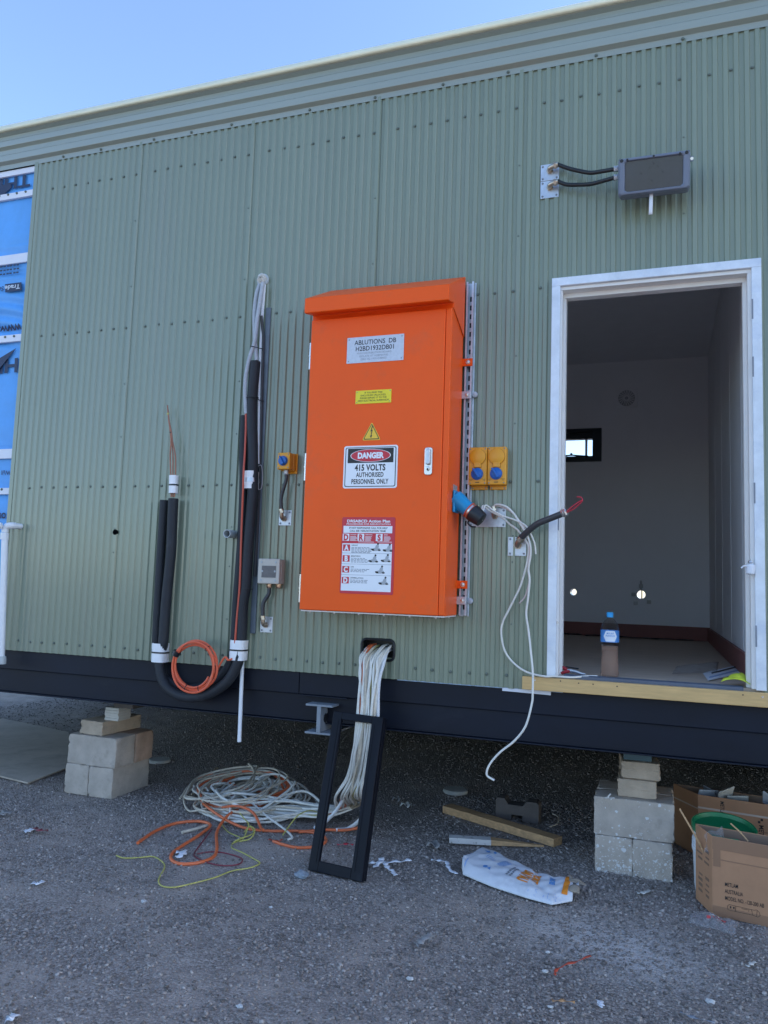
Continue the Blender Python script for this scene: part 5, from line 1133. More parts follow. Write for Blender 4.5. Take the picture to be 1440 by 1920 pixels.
# orange cables on the ground
cable([(0.6607, -0.4538, 0.0080), (0.6241, -0.2525, 0.0080), (0.6372, -0.0869, 0.0080), (0.7151, -0.0047, 0.0100), (0.7958, -0.0035, 0.0140), (0.8586, -0.0520, 0.0140), (0.8824, -0.2047, 0.0090), (0.8967, -0.3737, 0.0080), (0.9167, -0.4999, 0.0080), (0.9648, -0.5863, 0.0080), (1.0406, -0.6232, 0.0080), (1.1125, -0.5762, 0.0080), (1.1381, -0.4751, 0.0080), (1.0863, -0.3496, 0.0080), (0.9537, -0.1373, 0.0100), (0.9057, 0.0010, 0.0300), (0.8986, 0.0965, 0.0500), (0.8962, 0.2194, 0.0500)], .0085, ORC, 'thick orange cable looping forward from the pile with its end at the left')
cable([(0.6584, 0.1825, 0.0600), (0.8004, 0.0844, 0.0500), (0.9449, 0.0202, 0.0300), (1.0678, 0.0074, 0.0120), (1.2042, 0.0319, 0.0100), (1.3326, 0.0941, 0.0100), (1.4328, 0.1103, 0.0100), (1.5135, 0.0787, 0.0090), (1.5605, 0.0091, 0.0090), (1.5562, -0.0816, 0.0090), (1.4759, -0.1544, 0.0090), (1.3793, -0.1467, 0.0090), (1.2987, -0.1164, 0.0090)], .0080, ORC, 'thick orange cable running right and hooking back beside the black frame')
cable([(0.2755, 0.6874, 0.0400), (0.2769, 0.7809, 0.0600), (0.3853, 0.7528, 0.0800), (0.5929, 0.6096, 0.0800), (0.7041, 0.5720, 0.0700), (0.8861, 0.6332, 0.0400), (1.0707, 0.6312, 0.0200)], .0078, ORC, 'orange cable showing along the back of the pile')
cable([(0.8075, 0.1601, 0.0600), (0.9016, 0.1434, 0.0850), (0.9914, 0.1255, 0.0850), (1.0575, 0.1117, 0.0600), (1.1411, 0.0332, 0.0200), (1.1748, 0.0026, 0.0200)], .0078, ORC, 'orange cable arched across the middle of the pile')
for k in range(3):
    L = []; t0 = (2.4, 3.6, 5.0)[k]
    for i in range((7, 6, 8)[k]):
        t = t0+i*2*math.pi/8; L.append(pile_pt(t+rg.uniform(-.2, .2), .66+rg.uniform(-.12, .10), .75+rg.uniform(-.15, .12), max(.012, .075+.015*k+.04*math.sin(t)), -.12, .02))
    cable(L, .0076, ORC, ('orange strand wound through the left of the pile', 'orange strand wound through the back of the pile', 'orange strand wound through the front of the pile')[k], n=6)
cable([(1.3603, 0.0786, 0.0120), (1.4815, 0.1808, 0.0120), (1.6024, 0.2101, 0.0200), (1.7129, 0.2632, 0.0500), (1.7232, 0.3191, 0.1000)], .0085, ORC, 'orange cable sweeping out to the right behind the black frame')
cable([(0.6801, -0.6532, 0.0060), (0.7383, -0.6666, 0.0060), (0.8032, -0.6300, 0.0060), (0.8557, -0.5878, 0.0060), (0.9487, -0.6357, 0.0060), (1.0029, -0.6991, 0.0060), (1.0676, -0.8354, 0.0060), (1.1254, -0.8938, 0.0060), (1.1870, -0.8860, 0.0060), (1.2402, -0.8070, 0.0060), (1.2917, -0.7060, 0.0060), (1.3222, -0.5941, 0.0060), (1.3779, -0.5239, 0.0060), (1.3932, -0.4421, 0.0060), (1.3290, -0.3951, 0.0060), (1.2299, -0.3393, 0.0060), (1.1489, -0.2998, 0.0060), (1.1174, -0.2352, 0.0080), (1.1330, -0.1947, 0.0200), (1.1677, -0.1065, 0.0300), (1.0872, 0.0107, 0.0300)], .0034, YGC, 'long thin yellow green wire straying in front of the pile', name='earth_wire')
for k in range(4):
    a = rg.uniform(-6, 6); cable([(1.1360, -0.1638, 0.0060), (1.1230, -0.1019, 0.0300), (1.1100, -0.0577, 0.0600), (1.0551, -0.0103, 0.0700), (0.9981, 0.0393, 0.0800)] if k == 0 else ([(1.1312, -0.1960, 0.0060), (1.1833, -0.1605, 0.0200), (1.1704, -0.0915, 0.0450), (1.1074, -0.0389, 0.0400), (1.0966, -0.0782, 0.0200)] if k == 1 else ([(1.3016, -0.0061, 0.0100), (1.3085, 0.0770, 0.0500), (1.3320, 0.1295, 0.0900), (1.3657, 0.2022, 0.1000), (1.3827, 0.3209, 0.0600), (1.4667, 0.3287, 0.0500)] if k == 2 else [(0.8913, 0.0165, 0.0120), (0.9936, -0.0770, 0.0060), (1.1145, -0.1438, 0.0060), (1.1194, -0.2214, 0.0060)])), .0034, YGC, ('yellow green wire rising from the front of the pile', 'yellow green wire kinked in a small bow on the pile', 'yellow green wire arching left of the black frame', 'yellow green wire half hidden under the orange cable')[k], name='earth_wire')
cable([(0.8948, -0.0929, 0.0120), (0.9517, -0.2722, 0.0060), (1.0084, -0.4352, 0.0060), (1.0485, -0.4968, 0.0060), (1.1471, -0.5425, 0.0060), (1.2411, -0.5510, 0.0060), (1.3026, -0.5056, 0.0060), (1.2937, -0.4420, 0.0060), (1.2440, -0.4045, 0.0060), (1.1416, -0.3866, 0.0060), (1.0728, -0.4092, 0.0060), (1.0362, -0.4582, 0.0060)], .0034, MAROON, 'thin maroon wire in a flat loop on the gravel', name='maroon_wire')
cable([(0.7010, 0.1823, 0.0700), (0.7000, 0.2182, 0.0900), (0.7019, 0.3019, 0.0900), (0.7779, 0.3555, 0.0800)], .0034, MAROON, 'thin maroon wire caught in the back of the pile', name='maroon_wire')

# ================================================================== BLACK FRAME LEANING ON THE CABLES
BLc, BRc = np.array((1.6456, -0.4083, 0.0000)), np.array((1.9508, -0.4497, 0.0000)); TLc, TRc = np.array((1.6526, -0.1700, 0.7490)), np.array((1.9427, -0.1900, 0.7431))
fr = thing('black_frame', 'tall black metal frame leaning on the hanging cables', 'frame', tuple((BLc+BRc)/2))
def FR(a, b_, d=0.):
    p = (BLc*(1-a)+BRc*a)*(1-b_)+(TLc*(1-a)+TRc*a)*b_; n_ = np.cross(BRc-BLc, TLc-BLc); n_ /= np.linalg.norm(n_); return p+n_*d
wd = .155; hd = .052
def bar(name, a0, b0, a1, b1, d0=.0, d1=-.022):
    q = MB(); A = [FR(a0, b0, d0), FR(a1, b0, d0), FR(a1, b1, d0), FR(a0, b1, d0)]; off = FR(0, 0, d1)-FR(0, 0, d0); q.hexa(*A, off); return q.build(name, BLACKM, fr, bevel=.003)
bar('side_rail', 0, 0, wd*1.15, 1); bar('side_rail', 1-wd*1.35, 0, 1, 1); bar('bottom_rail', wd*1.151, 0, 1-wd*1.351, hd*1.25); bar('top_rail', wd*1.151, 1-hd*.95, 1-wd*1.351, 1)
for a0, a1 in ((wd*.80, wd*.86), (1-wd*1.0, 1-wd*.94)): bar('rail_groove', a0, .05, a1, .95, .0026, .0006)
bar('side_return', .985, .0, 1., 1., -.0222, -.050)

# ================================================================== CONCRETE BLOCKS
def block(name, x0, x1, y0, y1, z0, z1, mat, label, group=None, rz=0., cat='block', chip=1, rough=.0016):
    cx, cy = (x0+x1)/2, (y0+y1)/2; w, d, h = x1-x0, y1-y0, z1-z0
    bm = bmesh.new(); bmesh.ops.create_cube(bm, size=1.)
    for v in bm.verts: v.co = Vector((v.co.x*w, v.co.y*d, (v.co.z+.5)*h))
    bmesh.ops.bevel(bm, geom=list(bm.edges), offset=.0055, segments=2, affect='EDGES', profile=.6)
    bmesh.ops.subdivide_edges(bm, edges=[e for e in bm.edges if e.calc_length() > .05], cuts=9, use_grid_fill=True)
    rr = random.Random(hash((round(x0, 3), round(z0, 3))) & 0xffff)
    for v in bm.verts:
        v.co += Vector((rr.gauss(0, rough), rr.gauss(0, rough), rr.gauss(0, rough*.6)))
        if v.co.z < 0.0005: v.co.z = max(v.co.z, 0)
    # knocked corners and chipped arrises
    for _ in range(7):
        sx_, sy_ = rr.choice((-1, 1)), rr.choice((-1, 1)); zc_ = rr.choice((0., h, rr.uniform(0, h), h)); pc_ = Vector((sx_*w/2, sy_*d/2 if zc_ not in (0., h) or rr.random() < .5 else rr.uniform(-d/2, d/2), zc_)); rad_ = rr.uniform(.012, .030)
        for v in bm.verts:
            q_ = (v.co-pc_).length
            if q_ < rad_:
                c0_ = Vector((0, 0, h/2)); v.co += (c0_-v.co).normalized()*(1-q_/rad_)*rr.uniform(.004, .011)
    me = bpy.data.meshes.new(name); bm.to_mesh(me); bm.free(); me.materials.append(mat)
    o = bpy.data.objects.new(name, me); COL.objects.link(o); o.location = (cx, cy, z0); o.rotation_euler = (0, 0, rz)
    me.polygons.foreach_set('use_smooth', [True]*len(me.polygons))
    try: me.set_sharp_from_angle(angle=R(35))
    except Exception: pass
    return tag(o, label, cat, group)
# left stack
LX = (-0.4150, 0.2000, 0.0165)[0]; ly = .2; lz = -.004
block('concrete_block', LX, LX+.188, ly, ly+.39, lz, .188, CONC, 'grey block at the left of the bottom course, left stack')
block('concrete_block', LX+.192, LX+.381, ly-.004, ly+.388, lz, .188, CONC, 'grey block at the right of the bottom course, left stack', rz=R(.6))
block('concrete_block', LX+.006, LX+.394, ly+.003, ly+.192, .190, .379, CONC, 'front long block of the second course, left stack', rz=R(-.8))
block('concrete_block', LX+.010, LX+.398, ly+.197, ly+.386, .190, .379, CONC3, 'brownish rear block of the second course, left stack', rz=R(.5))
sx_ = (-0.3398, 0.2400, 0.3590)[0]
block('half_height_block', sx_, sx_+.19, ly+.03, ly+.41, .381, .470, CONC2, 'thin tan block on top of the left stack', rz=R(-3))
px_ = (-0.2042, 0.3000, 0.4879)[0]
for k in range(5):
    q = MB(); q.box((-.055, -.065, 0), (.055, .065, .0165)); o = q.one('packer', pm('white_packer', (.55, .53, .49), .6, var=.1), ('lowest', 'second lowest', 'middle', 'second highest', 'topmost')[k]+' pale packing plate between the left stack and the beam', 'packer', 'packing plates on the left stack', bevel=.002)
    o.location = (px_+.055, .36+.004*math.sin(k*2), .4715+k*.0168); o.rotation_euler = (0, 0, R(2*math.sin(k*3)))
q = MB(); q.box((px_+.05, .32, .5556), (px_+.20, .46, .6385)); q.one('bearing_pad', DARKBLK, 'dark bearing pad hidden between the left packers and the beam', 'pad')
# right stack
def splatter(base):
    m = base.copy(); m.name = 'paint_splashed_block'; nt = m.node_tree; b = nt.nodes['Principled BSDF']
    src = b.inputs['Base Color'].links[0].from_socket
    tc = nd(nt, 'ShaderNodeTexCoord'); geo = nd(nt, 'ShaderNodeNewGeometry')
    fac = None
    for sc_, th, seed in ((34, .30, 0), (62, .30, 4.3), (110, .28, 9.1)):
        mp = nd(nt, 'ShaderNodeMapping'); mp.inputs['Location'].default_value = (seed, seed*.7, seed*.3); nt.links.new(geo.outputs['Position'], mp.inputs[0])
        nz_ = nd(nt, 'ShaderNodeTexNoise'); nz_.inputs['Scale'].default_value = sc_*1.4; nt.links.new(mp.outputs[0], nz_.inputs[0])
        ad = nd(nt, 'ShaderNodeMixRGB'); ad.inputs[0].default_value = .018; nt.links.new(mp.outputs[0], ad.inputs[1]); nt.links.new(nz_.outputs['Color'], ad.inputs[2])
        vo_ = nd(nt, 'ShaderNodeTexVoronoi'); vo_.inputs['Scale'].default_value = sc_; nt.links.new(ad.outputs[0], vo_.inputs['Vector'])
        sp_ = nd(nt, 'ShaderNodeSeparateColor'); nt.links.new(vo_.outputs['Color'], sp_.inputs[0])
        rad = nd(nt, 'ShaderNodeMath', operation='MULTIPLY'); rad.inputs[1].default_value = th+.14; nt.links.new(sp_.outputs[0], rad.inputs[0])
        lt = nd(nt, 'ShaderNodeMath', operation='LESS_THAN'); nt.links.new(vo_.outputs['Distance'], lt.inputs[0]); nt.links.new(rad.outputs[0], lt.inputs[1])
        pos = nd(nt, 'ShaderNodeSeparateXYZ'); nt.links.new(geo.outputs['Position'], pos.inputs[0])
        # splashes thin out with height above the ground they came from
        hr = nd(nt, 'ShaderNodeMapRange'); hr.inputs[1].default_value = .02; hr.inputs[2].default_value = .235; hr.inputs[3].default_value = .95; hr.inputs[4].default_value = .035; nt.links.new(pos.outputs[2], hr.inputs[0])
        l2 = nd(nt, 'ShaderNodeMath', operation='LESS_THAN'); nt.links.new(sp_.outputs[1], l2.inputs[0]); nt.links.new(hr.outputs[0], l2.inputs[1])
        mu = nd(nt, 'ShaderNodeMath', operation='MULTIPLY'); nt.links.new(lt.outputs[0], mu.inputs[0]); nt.links.new(l2.outputs[0], mu.inputs[1])
        if fac is None: fac = mu.outputs[0]
        else:
            mxn = nd(nt, 'ShaderNodeMath', operation='MAXIMUM'); nt.links.new(fac, mxn.inputs[0]); nt.links.new(mu.outputs[0], mxn.inputs[1]); fac = mxn.outputs[0]
    # only the front is splashed
    nrm = nd(nt, 'ShaderNodeSeparateXYZ'); nt.links.new(geo.outputs['Normal'], nrm.inputs[0]); ls = nd(nt, 'ShaderNodeMath', operation='LESS_THAN'); ls.inputs[1].default_value = -.5; nt.links.new(nrm.outputs[1], ls.inputs[0])
    mu = nd(nt, 'ShaderNodeMath', operation='MULTIPLY'); nt.links.new(fac, mu.inputs[0]); nt.links.new(ls.outputs[0], mu.inputs[1])
    mx = nd(nt, 'ShaderNodeMix', data_type='RGBA'); mx.inputs[7].default_value = (.66, .66, .66, 1); nt.links.new(mu.outputs[0], mx.inputs[0]); nt.links.new(src, mx.inputs[6]); nt.links.new(mx.outputs[2], b.inputs['Base Color'])
    return m
SPL = splatter(CONC)
RX0 = (2.9892, 0.2000, -0.0153)[0]
block('concrete_block', RX0, RX0+.187, .2, .59, lz-.012, .184, SPL, 'paint splashed block at the left of the bottom course, right stack')
block('concrete_block', RX0+.190, RX0+.378, .195, .585, lz-.012, .184, SPL, 'paint splashed block at the right of the bottom course, right stack', rz=R(-.7))
block('concrete_block', RX0-.006, RX0+.384, .203, .393, .186, .376, SPL, 'long front block of the second course, right stack', rz=R(.7))
block('concrete_block', RX0-.004, RX0+.384, .397, .587, .186, .376, CONC, 'rear block of the second course, right stack')
bx0 = (3.0952, 0.2600, 0.3219)[0]
block('half_height_block', bx0, bx0+.19, .255, .64, .378, .467, CONC2, 'lower thin block on top of the right stack', rz=R(1))
block('half_height_block', bx0+.006, bx0+.196, .265, .65, .469, .556, CONC2, 'upper thin block on top of the right stack', rz=R(5))
q = MB(); q.box((bx0+.03, .30, .558), (bx0+.17, .52, .6385)); q.one('bearing_pad', pm('teal_pad', (.06, .11, .14), .5), 'teal packing pad between the right stack and the beam', 'pad')
# cross shaped plastic spacer and bits on the right stack
q = MB(); c_ = (3.0638, 0.1533, 0.3760); 
for a in (0, 90):
    t = R(a+20); d_ = np.array([math.cos(t), math.sin(t), 0])*.026; q.tube([np.array(c_)-d_+[0, 0, .010], np.array(c_)+d_+[0, 0, .010]], .004, 6)
q.tube([np.array(c_)+[-.012, 0, .008], np.array(c_)+[.004, .005, .030]], .004, 6)
q.one('plastic_spacer', SCRAP, 'little white plastic cross spacer lying on the right block stack', 'spacer')

# ================================================================== THINGS LYING ABOUT
# sheet of board under the building, left
sp_ = [(-2.9285, 1.7406, 0.0120), (-2.7695, 2.0092, 0.0120), (-1.7766, 1.7808, 0.0120), (-0.8583, 0.8670, 0.0120), (-0.7629, 0.2455, 0.0120), (-1.4298, 0.3671, 0.0120)]
q = MB(); q.prism([tuple(p) for p in sp_][::-1], (0, 0, -.010)); q.one('board_sheet', SHEETM, 'large dusty sheet of board lying under the left end of the building', 'board')
def disc(u, v, label):
    c = G[u,v,0.0] if False else None
for c, lab in (((-0.3861, 1.1818, 0.0000), 'round flat paver behind the left block stack'), ((1.9452, 1.3682, 0.0000), 'round flat paver behind the long timber offcut')):
    q = MB(); q.lathe([(.082, .0), (.086, .006), (.086, .020), (.080, .026), (.03, .027)], (c[0], c[1]+.03, -.004), (0, 0, 1), 32); q.one('round_paver', DISC, lab, 'paver', smooth=True)
# timber offcuts
def plank(name, a, b_, w, h, mat, label, taper=1., tw=0.):
    A, Bq = np.array(a, float), np.array(b_, float); d = Bq-A; d[2] = 0; d /= np.linalg.norm(d); s_ = np.array([-d[1], d[0], 0])
    q = MB(); vs = []; n = 8
    for i in range(n+1):
        t = i/n; c = A+(Bq-A)*t; k = 1+(taper-1)*t; j = .0015*math.sin(i*2.3)
        vs += [c-s_*w/2*k+[0, 0, 0], c+s_*w/2*k+[0, 0, 0], c+s_*w/2*k+[0, 0, h*k+j], c-s_*w/2*k+[0, 0, h*k-j]]
    fs = [(i*4+m, i*4+(m+1) % 4, (i+1)*4+(m+1) % 4, (i+1)*4+m) for i in range(n) for m in range(4)] + [(3, 2, 1, 0), (n*4, n*4+1, n*4+2, n*4+3)]
    q.add(vs, fs); return q.one(name, mat, label, 'timber', bevel=.002)
plank('timber_offcut', (2.0164, 0.8986, 0.0000), (2.7623, 0.5248, 0.0000), .085, .045, PINE_OLD, 'long brown timber offcut lying on the gravel under the building')
t2 = thing('timber_stake', 'pointed timber stake half painted white beside the cement sack', 'timber', (2.4423, 0.3622, 0.0000))
def stake(name, f0, f1, mat):
    A, Bq = np.array((2.1809, 0.3279, 0.0000)), np.array((2.6924, 0.4715, 0.0000)); d = Bq-A; L = np.linalg.norm(d); d /= L; s_ = np.array([-d[1], d[0], 0]); q = MB(); vs = []; n = 6
    for i in range(n+1):
        t = f0+(f1-f0)*i/n; c = A+d*L*t; k = 1 if t < .45 else 1-.8*(t-.45)/.55; k2 = max(.2, k)
        vs += [c-s_*.030*k2, c+s_*.030*k2, c+s_*.030*k2+[0, 0, .026*k2+.004], c-s_*.030*k2+[0, 0, .026*k2+.004]]
    q.add(vs, [(i*4+m, i*4+(m+1) % 4, (i+1)*4+(m+1) % 4, (i+1)*4+m) for i in range(n) for m in range(4)]+[(3, 2, 1, 0), (n*4, n*4+1, n*4+2, n*4+3)]); return q.build(name, mat, t2, bevel=.0015)
stake('painted_end', 0, .44, pm('flaking_white_paint', (.62, .60, .58), .7, var=.1, dirt=(.16, .13, .10), dirt_scale=40, dirt_lo=.60, dirt_hi=.66)); stake('bare_point', .441, 1., PINE_OLD)
# notched dark spacer block
c_ = np.array((2.4662, 0.8915, 0.0000)); nb = thing('notched_spacer', 'dark notched plastic spacer block standing behind the long timber', 'spacer', tuple(c_))
prof = [(-.135, 0), (-.035, 0), (-.035, .035), (.033, .035), (.033, 0), (.135, 0), (.135, .11), (.12, .125), (.06, .125), (.035, .095), (-.055, .095), (-.08, .13), (-.125, .13), (-.135, .115)]
q = MB(); q.prism([(c_[0]+x, c_[1]+.0, c_[2]+z) for x, z in prof], (0, .10, 0)); q.build('block', DARKBLK, nb, bevel=.004)
# bent cable behind the spacer
cable([(2.6731, 0.8354, 0.0100), (2.7103, 0.8937, 0.0150), (2.7075, 0.9936, 0.0300), (2.6643, 1.0485, 0.0300)], .004, WHC2, 'short bent grey wire behind the notched spacer', name='wire_offcut')

# ---- empty cement sack
S_FAR = [np.array(p) for p in ((2.3441, 0.0342, 0.0250), (2.3995, 0.2220, 0.0320), (2.5178, 0.1246, 0.0360), (2.6287, 0.0450, 0.0360), (2.7407, -0.0450, 0.0340), (2.8222, -0.0779, 0.0340), (2.9078, -0.0566, 0.0400))]
S_NEAR = [np.array(p) for p in ((2.3558, -0.0817, 0.0120), (2.3788, -0.1518, 0.0040), (2.4579, -0.2010, 0.0040), (2.5534, -0.2543, 0.0040), (2.7214, -0.3187, 0.0040), (2.8437, -0.3501, 0.0040), (2.9264, -0.2660, 0.0040))]
sk_ = thing('cement_sack', 'crumpled white paper cement sack with blue and orange print torn open at one end', 'sack', (float(S_NEAR[3][0]), float(S_NEAR[3][1])+.08, 0.))
def pl_at(P_, u):
    t = min(max(u, 0.), 1.)*(len(P_)-1); i = min(int(t), len(P_)-2); f_ = t-i; return P_[i]*(1-f_)+P_[i+1]*f_
def crease(u, v):
    return .0035*abs(math.sin(u*21+v*3.0))*math.sin(v*5+u*9)+.0030*math.sin(u*37-v*9)*math.sin(v*13+u*4)+.0045*max(0, math.sin(u*6.5+v*2.2+.8))**6-.006*max(0, math.sin(v*4.4+u*8.5))**12+.004*max(0, 1-abs(u-.10-.22*v)*26)-.006*max(0, 1-abs(u-.80+.16*v)*20)
def sack_pt(u, v, top=True, lift=0.):
    a, b_ = pl_at(S_NEAR, u), pl_at(S_FAR, u); vv = min(max(v, 0.), 1.); p = a*(1-vv)+b_*vv
    z = (a[2]*(1-vv)+b_[2]*vv)+.034*(1-vv)**.9*min(1., vv*6)**.6*(.75+.25*math.cos(u*3.2-.4))+.012*math.sin(vv*math.pi)
    if not top: z = .003
    else: z += crease(u, vv)*min(1., vv*8)
    return np.array([p[0], p[1], max(.004, z)+lift])
q = MB(); q.grid(110, 44, lambda u, v: sack_pt(u, v)); q.build('top_face', PAPERB, sk_, smooth=True, solid=.0015)
q = MB(); q.grid(20, 8, lambda u, v: sack_pt(u, v, False)); q.build('under_face', PAPERB, sk_, smooth=True)
def sack_print(name, mat, shapes, lift=.0032):
    q = MB(); q.v = []; q.f = []
    for poly in shapes:
        q.add([(*p, 0) if len(p) == 2 else p for p in poly], [tuple(range(len(poly)))])
    bm = bmesh.new(); vs = [bm.verts.new(p) for p in q.v]
    for f_ in q.f:
        try: bm.faces.new([vs[i] for i in f_])
        except Exception: pass
    bmesh.ops.triangulate(bm, faces=bm.faces); 
    for _ in range(3):
        long_ = [e for e in bm.edges if e.calc_length() > .03]
        if not long_: break
        bmesh.ops.subdivide_edges(bm, edges=long_, cuts=1); bmesh.ops.triangulate(bm, faces=bm.faces)
    q2 = MB(); bm.verts.ensure_lookup_table(); bm.verts.index_update()
    q2.add([tuple(sack_pt(v.co.x, v.co.y, True, lift)) for v in bm.verts], [tuple(v.index for v in f_.verts) for f_ in bm.faces]); bm.free()
    return q2.build(name, mat, sk_, smooth=True)
def uvtext(body, u, v, hu, du, bold=.02, align='CENTER'):
    """text running across the sack: its baseline along +v down the page, letters upright towards -u... returned as (u, v) polygons"""
    m_ = MB(); text_mb(m_, body, (0, 0, 0), (1, 0, 0), (0, 1, 0), 1., bold=bold, align=align)
    return [[(u+m_.v[i][1]*hu*-1+0*du, v-m_.v[i][0]*du) for i in f_][::-1] for f_ in m_.f]
# wrapped page: lettering reads across the sack's width
sack_print('brand_print', INKORANGE, uvtext('PORT', .660, .60, -.050, .105, .06)+uvtext('DAY AU', .590, .52, -.058, .095, .06))
tag(sack_print('small_brand_print', INKGREY, [[(.520+.020*k, .30+.07*q), (.532+.020*k, .30+.07*q), (.532+.020*k, .355+.07*q), (.520+.020*k, .355+.07*q)] for k in range(2) for q in range(6)]), kind='stuff')
sack_print('brand_print', INKBLUE, uvtext('MADEI', .80, .66, -.042, .080, .06))
sack_print('edge_print', INKBROWN, [[(.62, .93), (.66, .93), (.66, .98), (.62, .98)]])
shp = []
for k in range(6): shp.append([(.40+.012*k, .50), (.405+.012*k, .50), (.435+.012*k, .74), (.43+.012*k, .74)])
for k in range(5): shp.append([(.27+.02*k, .62-.02*k), (.275+.02*k, .62-.02*k), (.29+.02*k, .72-.02*k), (.285+.02*k, .72-.02*k)])
shp += [[(.21, .84), (.27, .80), (.25, .90)], [(.29, .86), (.31, .84), (.31, .93), (.29, .95)], [(.37, .26), (.40, .24), (.39, .33)]]
shp.append([(.345+.022*math.cos(t), .29+.05*math.sin(t)) for t in [2*math.pi*i/14 for i in range(14)]])
tag(sack_print('blue_print', INKBLUE, shp), kind='stuff')
shp = []
rr = random.Random(4)
for k in range(46):
    u0, v0 = (rr.uniform(.07, .18), rr.uniform(.60, .95)) if k < 26 else (rr.uniform(.66, .88), rr.uniform(.05, .16)); a = rr.uniform(0, 6.28); l_ = rr.uniform(.012, .03)
    du, dv = math.cos(a)*l_, math.sin(a)*l_*2; shp.append([(u0, v0), (u0+.004, v0), (u0+du+.004, v0+dv), (u0+du, v0+dv)])
tag(sack_print('line_drawing', INKBLUE2, shp, .0036), kind='stuff')
sack_print('blue_patch', INKBLUE2, [[(.12, .10), (.16, .08), (.17, .24), (.13, .30)]])
# orange band at the torn end, and kraft lining
sack_print('orange_band', INKORANGE, [[(.905, .16), (.955, .10), (.962, .30), (.975, .52), (.968, .74), (.985, .985), (.935, .985), (.925, .60)]], .0040)
for k, (v0, ln, mt) in enumerate(((.62, .075, SACKIN), (.78, .055, SACKIN), (.45, .045, PAPERB), (.2, .05, SACKIN))):
    q = MB(); q.grid(5, 4, lambda u, v: tuple(np.array(sack_pt(.965, v0+.17*v, True, .004))+np.array([ln*u, .012*u*math.sin(v*5+k), -.010*u+.016*math.sin(u*3+k*2)*v]))); q.build('torn_ply', mt, sk_, smooth=True, solid=.0015)

# ---- cardboard boxes
def carton(name, fl_c, ang, w, d, h, label, shear=0., wall=.005):
    """open carton: front-left bottom corner fl_c, rotated by ang; returns its root (children in local space)"""
    o = thing(name, label, 'box', fl_c, rz=ang)
    def pan(nm, lo, hi, mat=CARD):
        q = MB(); q.box(lo, hi); q.v = [(x+shear*y, y, z) for x, y, z in q.v]; return q.build(nm, mat, o, local=True, bevel=.0015)
    pan('front_panel', (0, 0, 0), (w, wall, h)); pan('rear_panel', (0, d-wall, 0), (w, d, h)); pan('side_panel', (0, wall+.0005, 0), (wall, d-wall-.0005, h)); pan('side_panel', (w-wall, wall+.0005, 0), (w, d-wall-.0005, h)); pan('base_panel', (wall, wall, .001), (w-wall, d-wall, wall))
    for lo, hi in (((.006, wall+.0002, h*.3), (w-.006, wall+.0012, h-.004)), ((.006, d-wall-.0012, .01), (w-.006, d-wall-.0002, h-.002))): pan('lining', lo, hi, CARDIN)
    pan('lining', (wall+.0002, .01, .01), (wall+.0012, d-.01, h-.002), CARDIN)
    return o, pan
f1 = np.array((3.5309, -0.1498, 0.0000)); a1 = math.atan2((3.7522, -0.1896, 0.0000)[1]-f1[1], (3.7522, -0.1896, 0.0000)[0]-f1[0])
_s = np.array((3.4726, 0.0147, 0.0000))-f1; SH1 = ((_s[0]*math.cos(-a1)-_s[1]*math.sin(-a1))/(_s[0]*math.sin(-a1)+_s[1]*math.cos(-a1)))
c1, pan1 = carton('cardboard_box', tuple(f1), a1, .52, .165, .345, 'front brown cardboard box printed in black, before the bucket', SH1)
pan1('packing_tape', (.0, -.0008, .245), (.52, -.0002, .250), CARDTAPE); pan1('packing_tape', (.0, -.0008, .290), (.52, -.0002, .344), CARDTAPE); pan1('packing_tape', (.004, -.0012, .215), (.034, -.0009, .344), CARDTAPE); pan1('packing_tape', (.0, -.0008, .002), (.52, -.0002, .045), CARDTAPE)
ltr = MB()
for i, tx in enumerate(('METLAM', 'AUSTRALIA', 'MODEL NO. -120-200 AB')): text_mb(ltr, tx, (.052, -.0012, .138-.0295*i), (1, 0, 0), (0, 0, 1), .0170, bold=.006, sx=.60, align='LEFT', lift=.0002)
ltr.build('lettering', INK, c1, local=True)
dr = MB(); zb = .038
def dl(pts): dr.tube([(x, -.0012, z) for x, z in pts], .0007, 4)
dl([(.065, zb), (.165, zb), (.185, zb-.004), (.195, zb+.004), (.190, zb+.020), (.180, zb+.026), (.170, zb+.022), (.07, zb+.024), (.062, zb+.016), (.065, zb)]); dl([(.095, zb), (.097, zb+.024)]); dl([(.165, zb+.001), (.160, zb+.022)]); dl([(.180, zb-.003), (.183, zb+.025)]); dl([(.12, zb+.018), (.15, zb+.018), (.148, zb+.010)])
for x in (.073, .086): dr.box((x, -.0014, zb+.009), (x+.005, -.001, zb+.018))
dr.build('lock_drawing', INK, c1, local=True)
sidep = MB()
rr = random.Random(8)
for i, z in enumerate((.25, .225, .20, .13, .105, .08, .055)):
    for k in range(2):
        y0 = .03+.065*k; sidep.box((-.0011, y0, z), (-.0003, y0+rr.uniform(.03, .055), z+rr.uniform(.006, .014)))
sidep.v = [(x+SH1*y, y, z) for x, y, z in sidep.v]
tag(sidep.build('side_print', pm('faded_ink', (.20, .12, .08), .7), c1, local=True), kind='stuff')
# folded front flap, leaning outwards and creased
q = MB(); q.grid(10, 4, lambda u, v: (.002+.515*u, -.003-.006*math.sin(u*3), .345+.002)); 
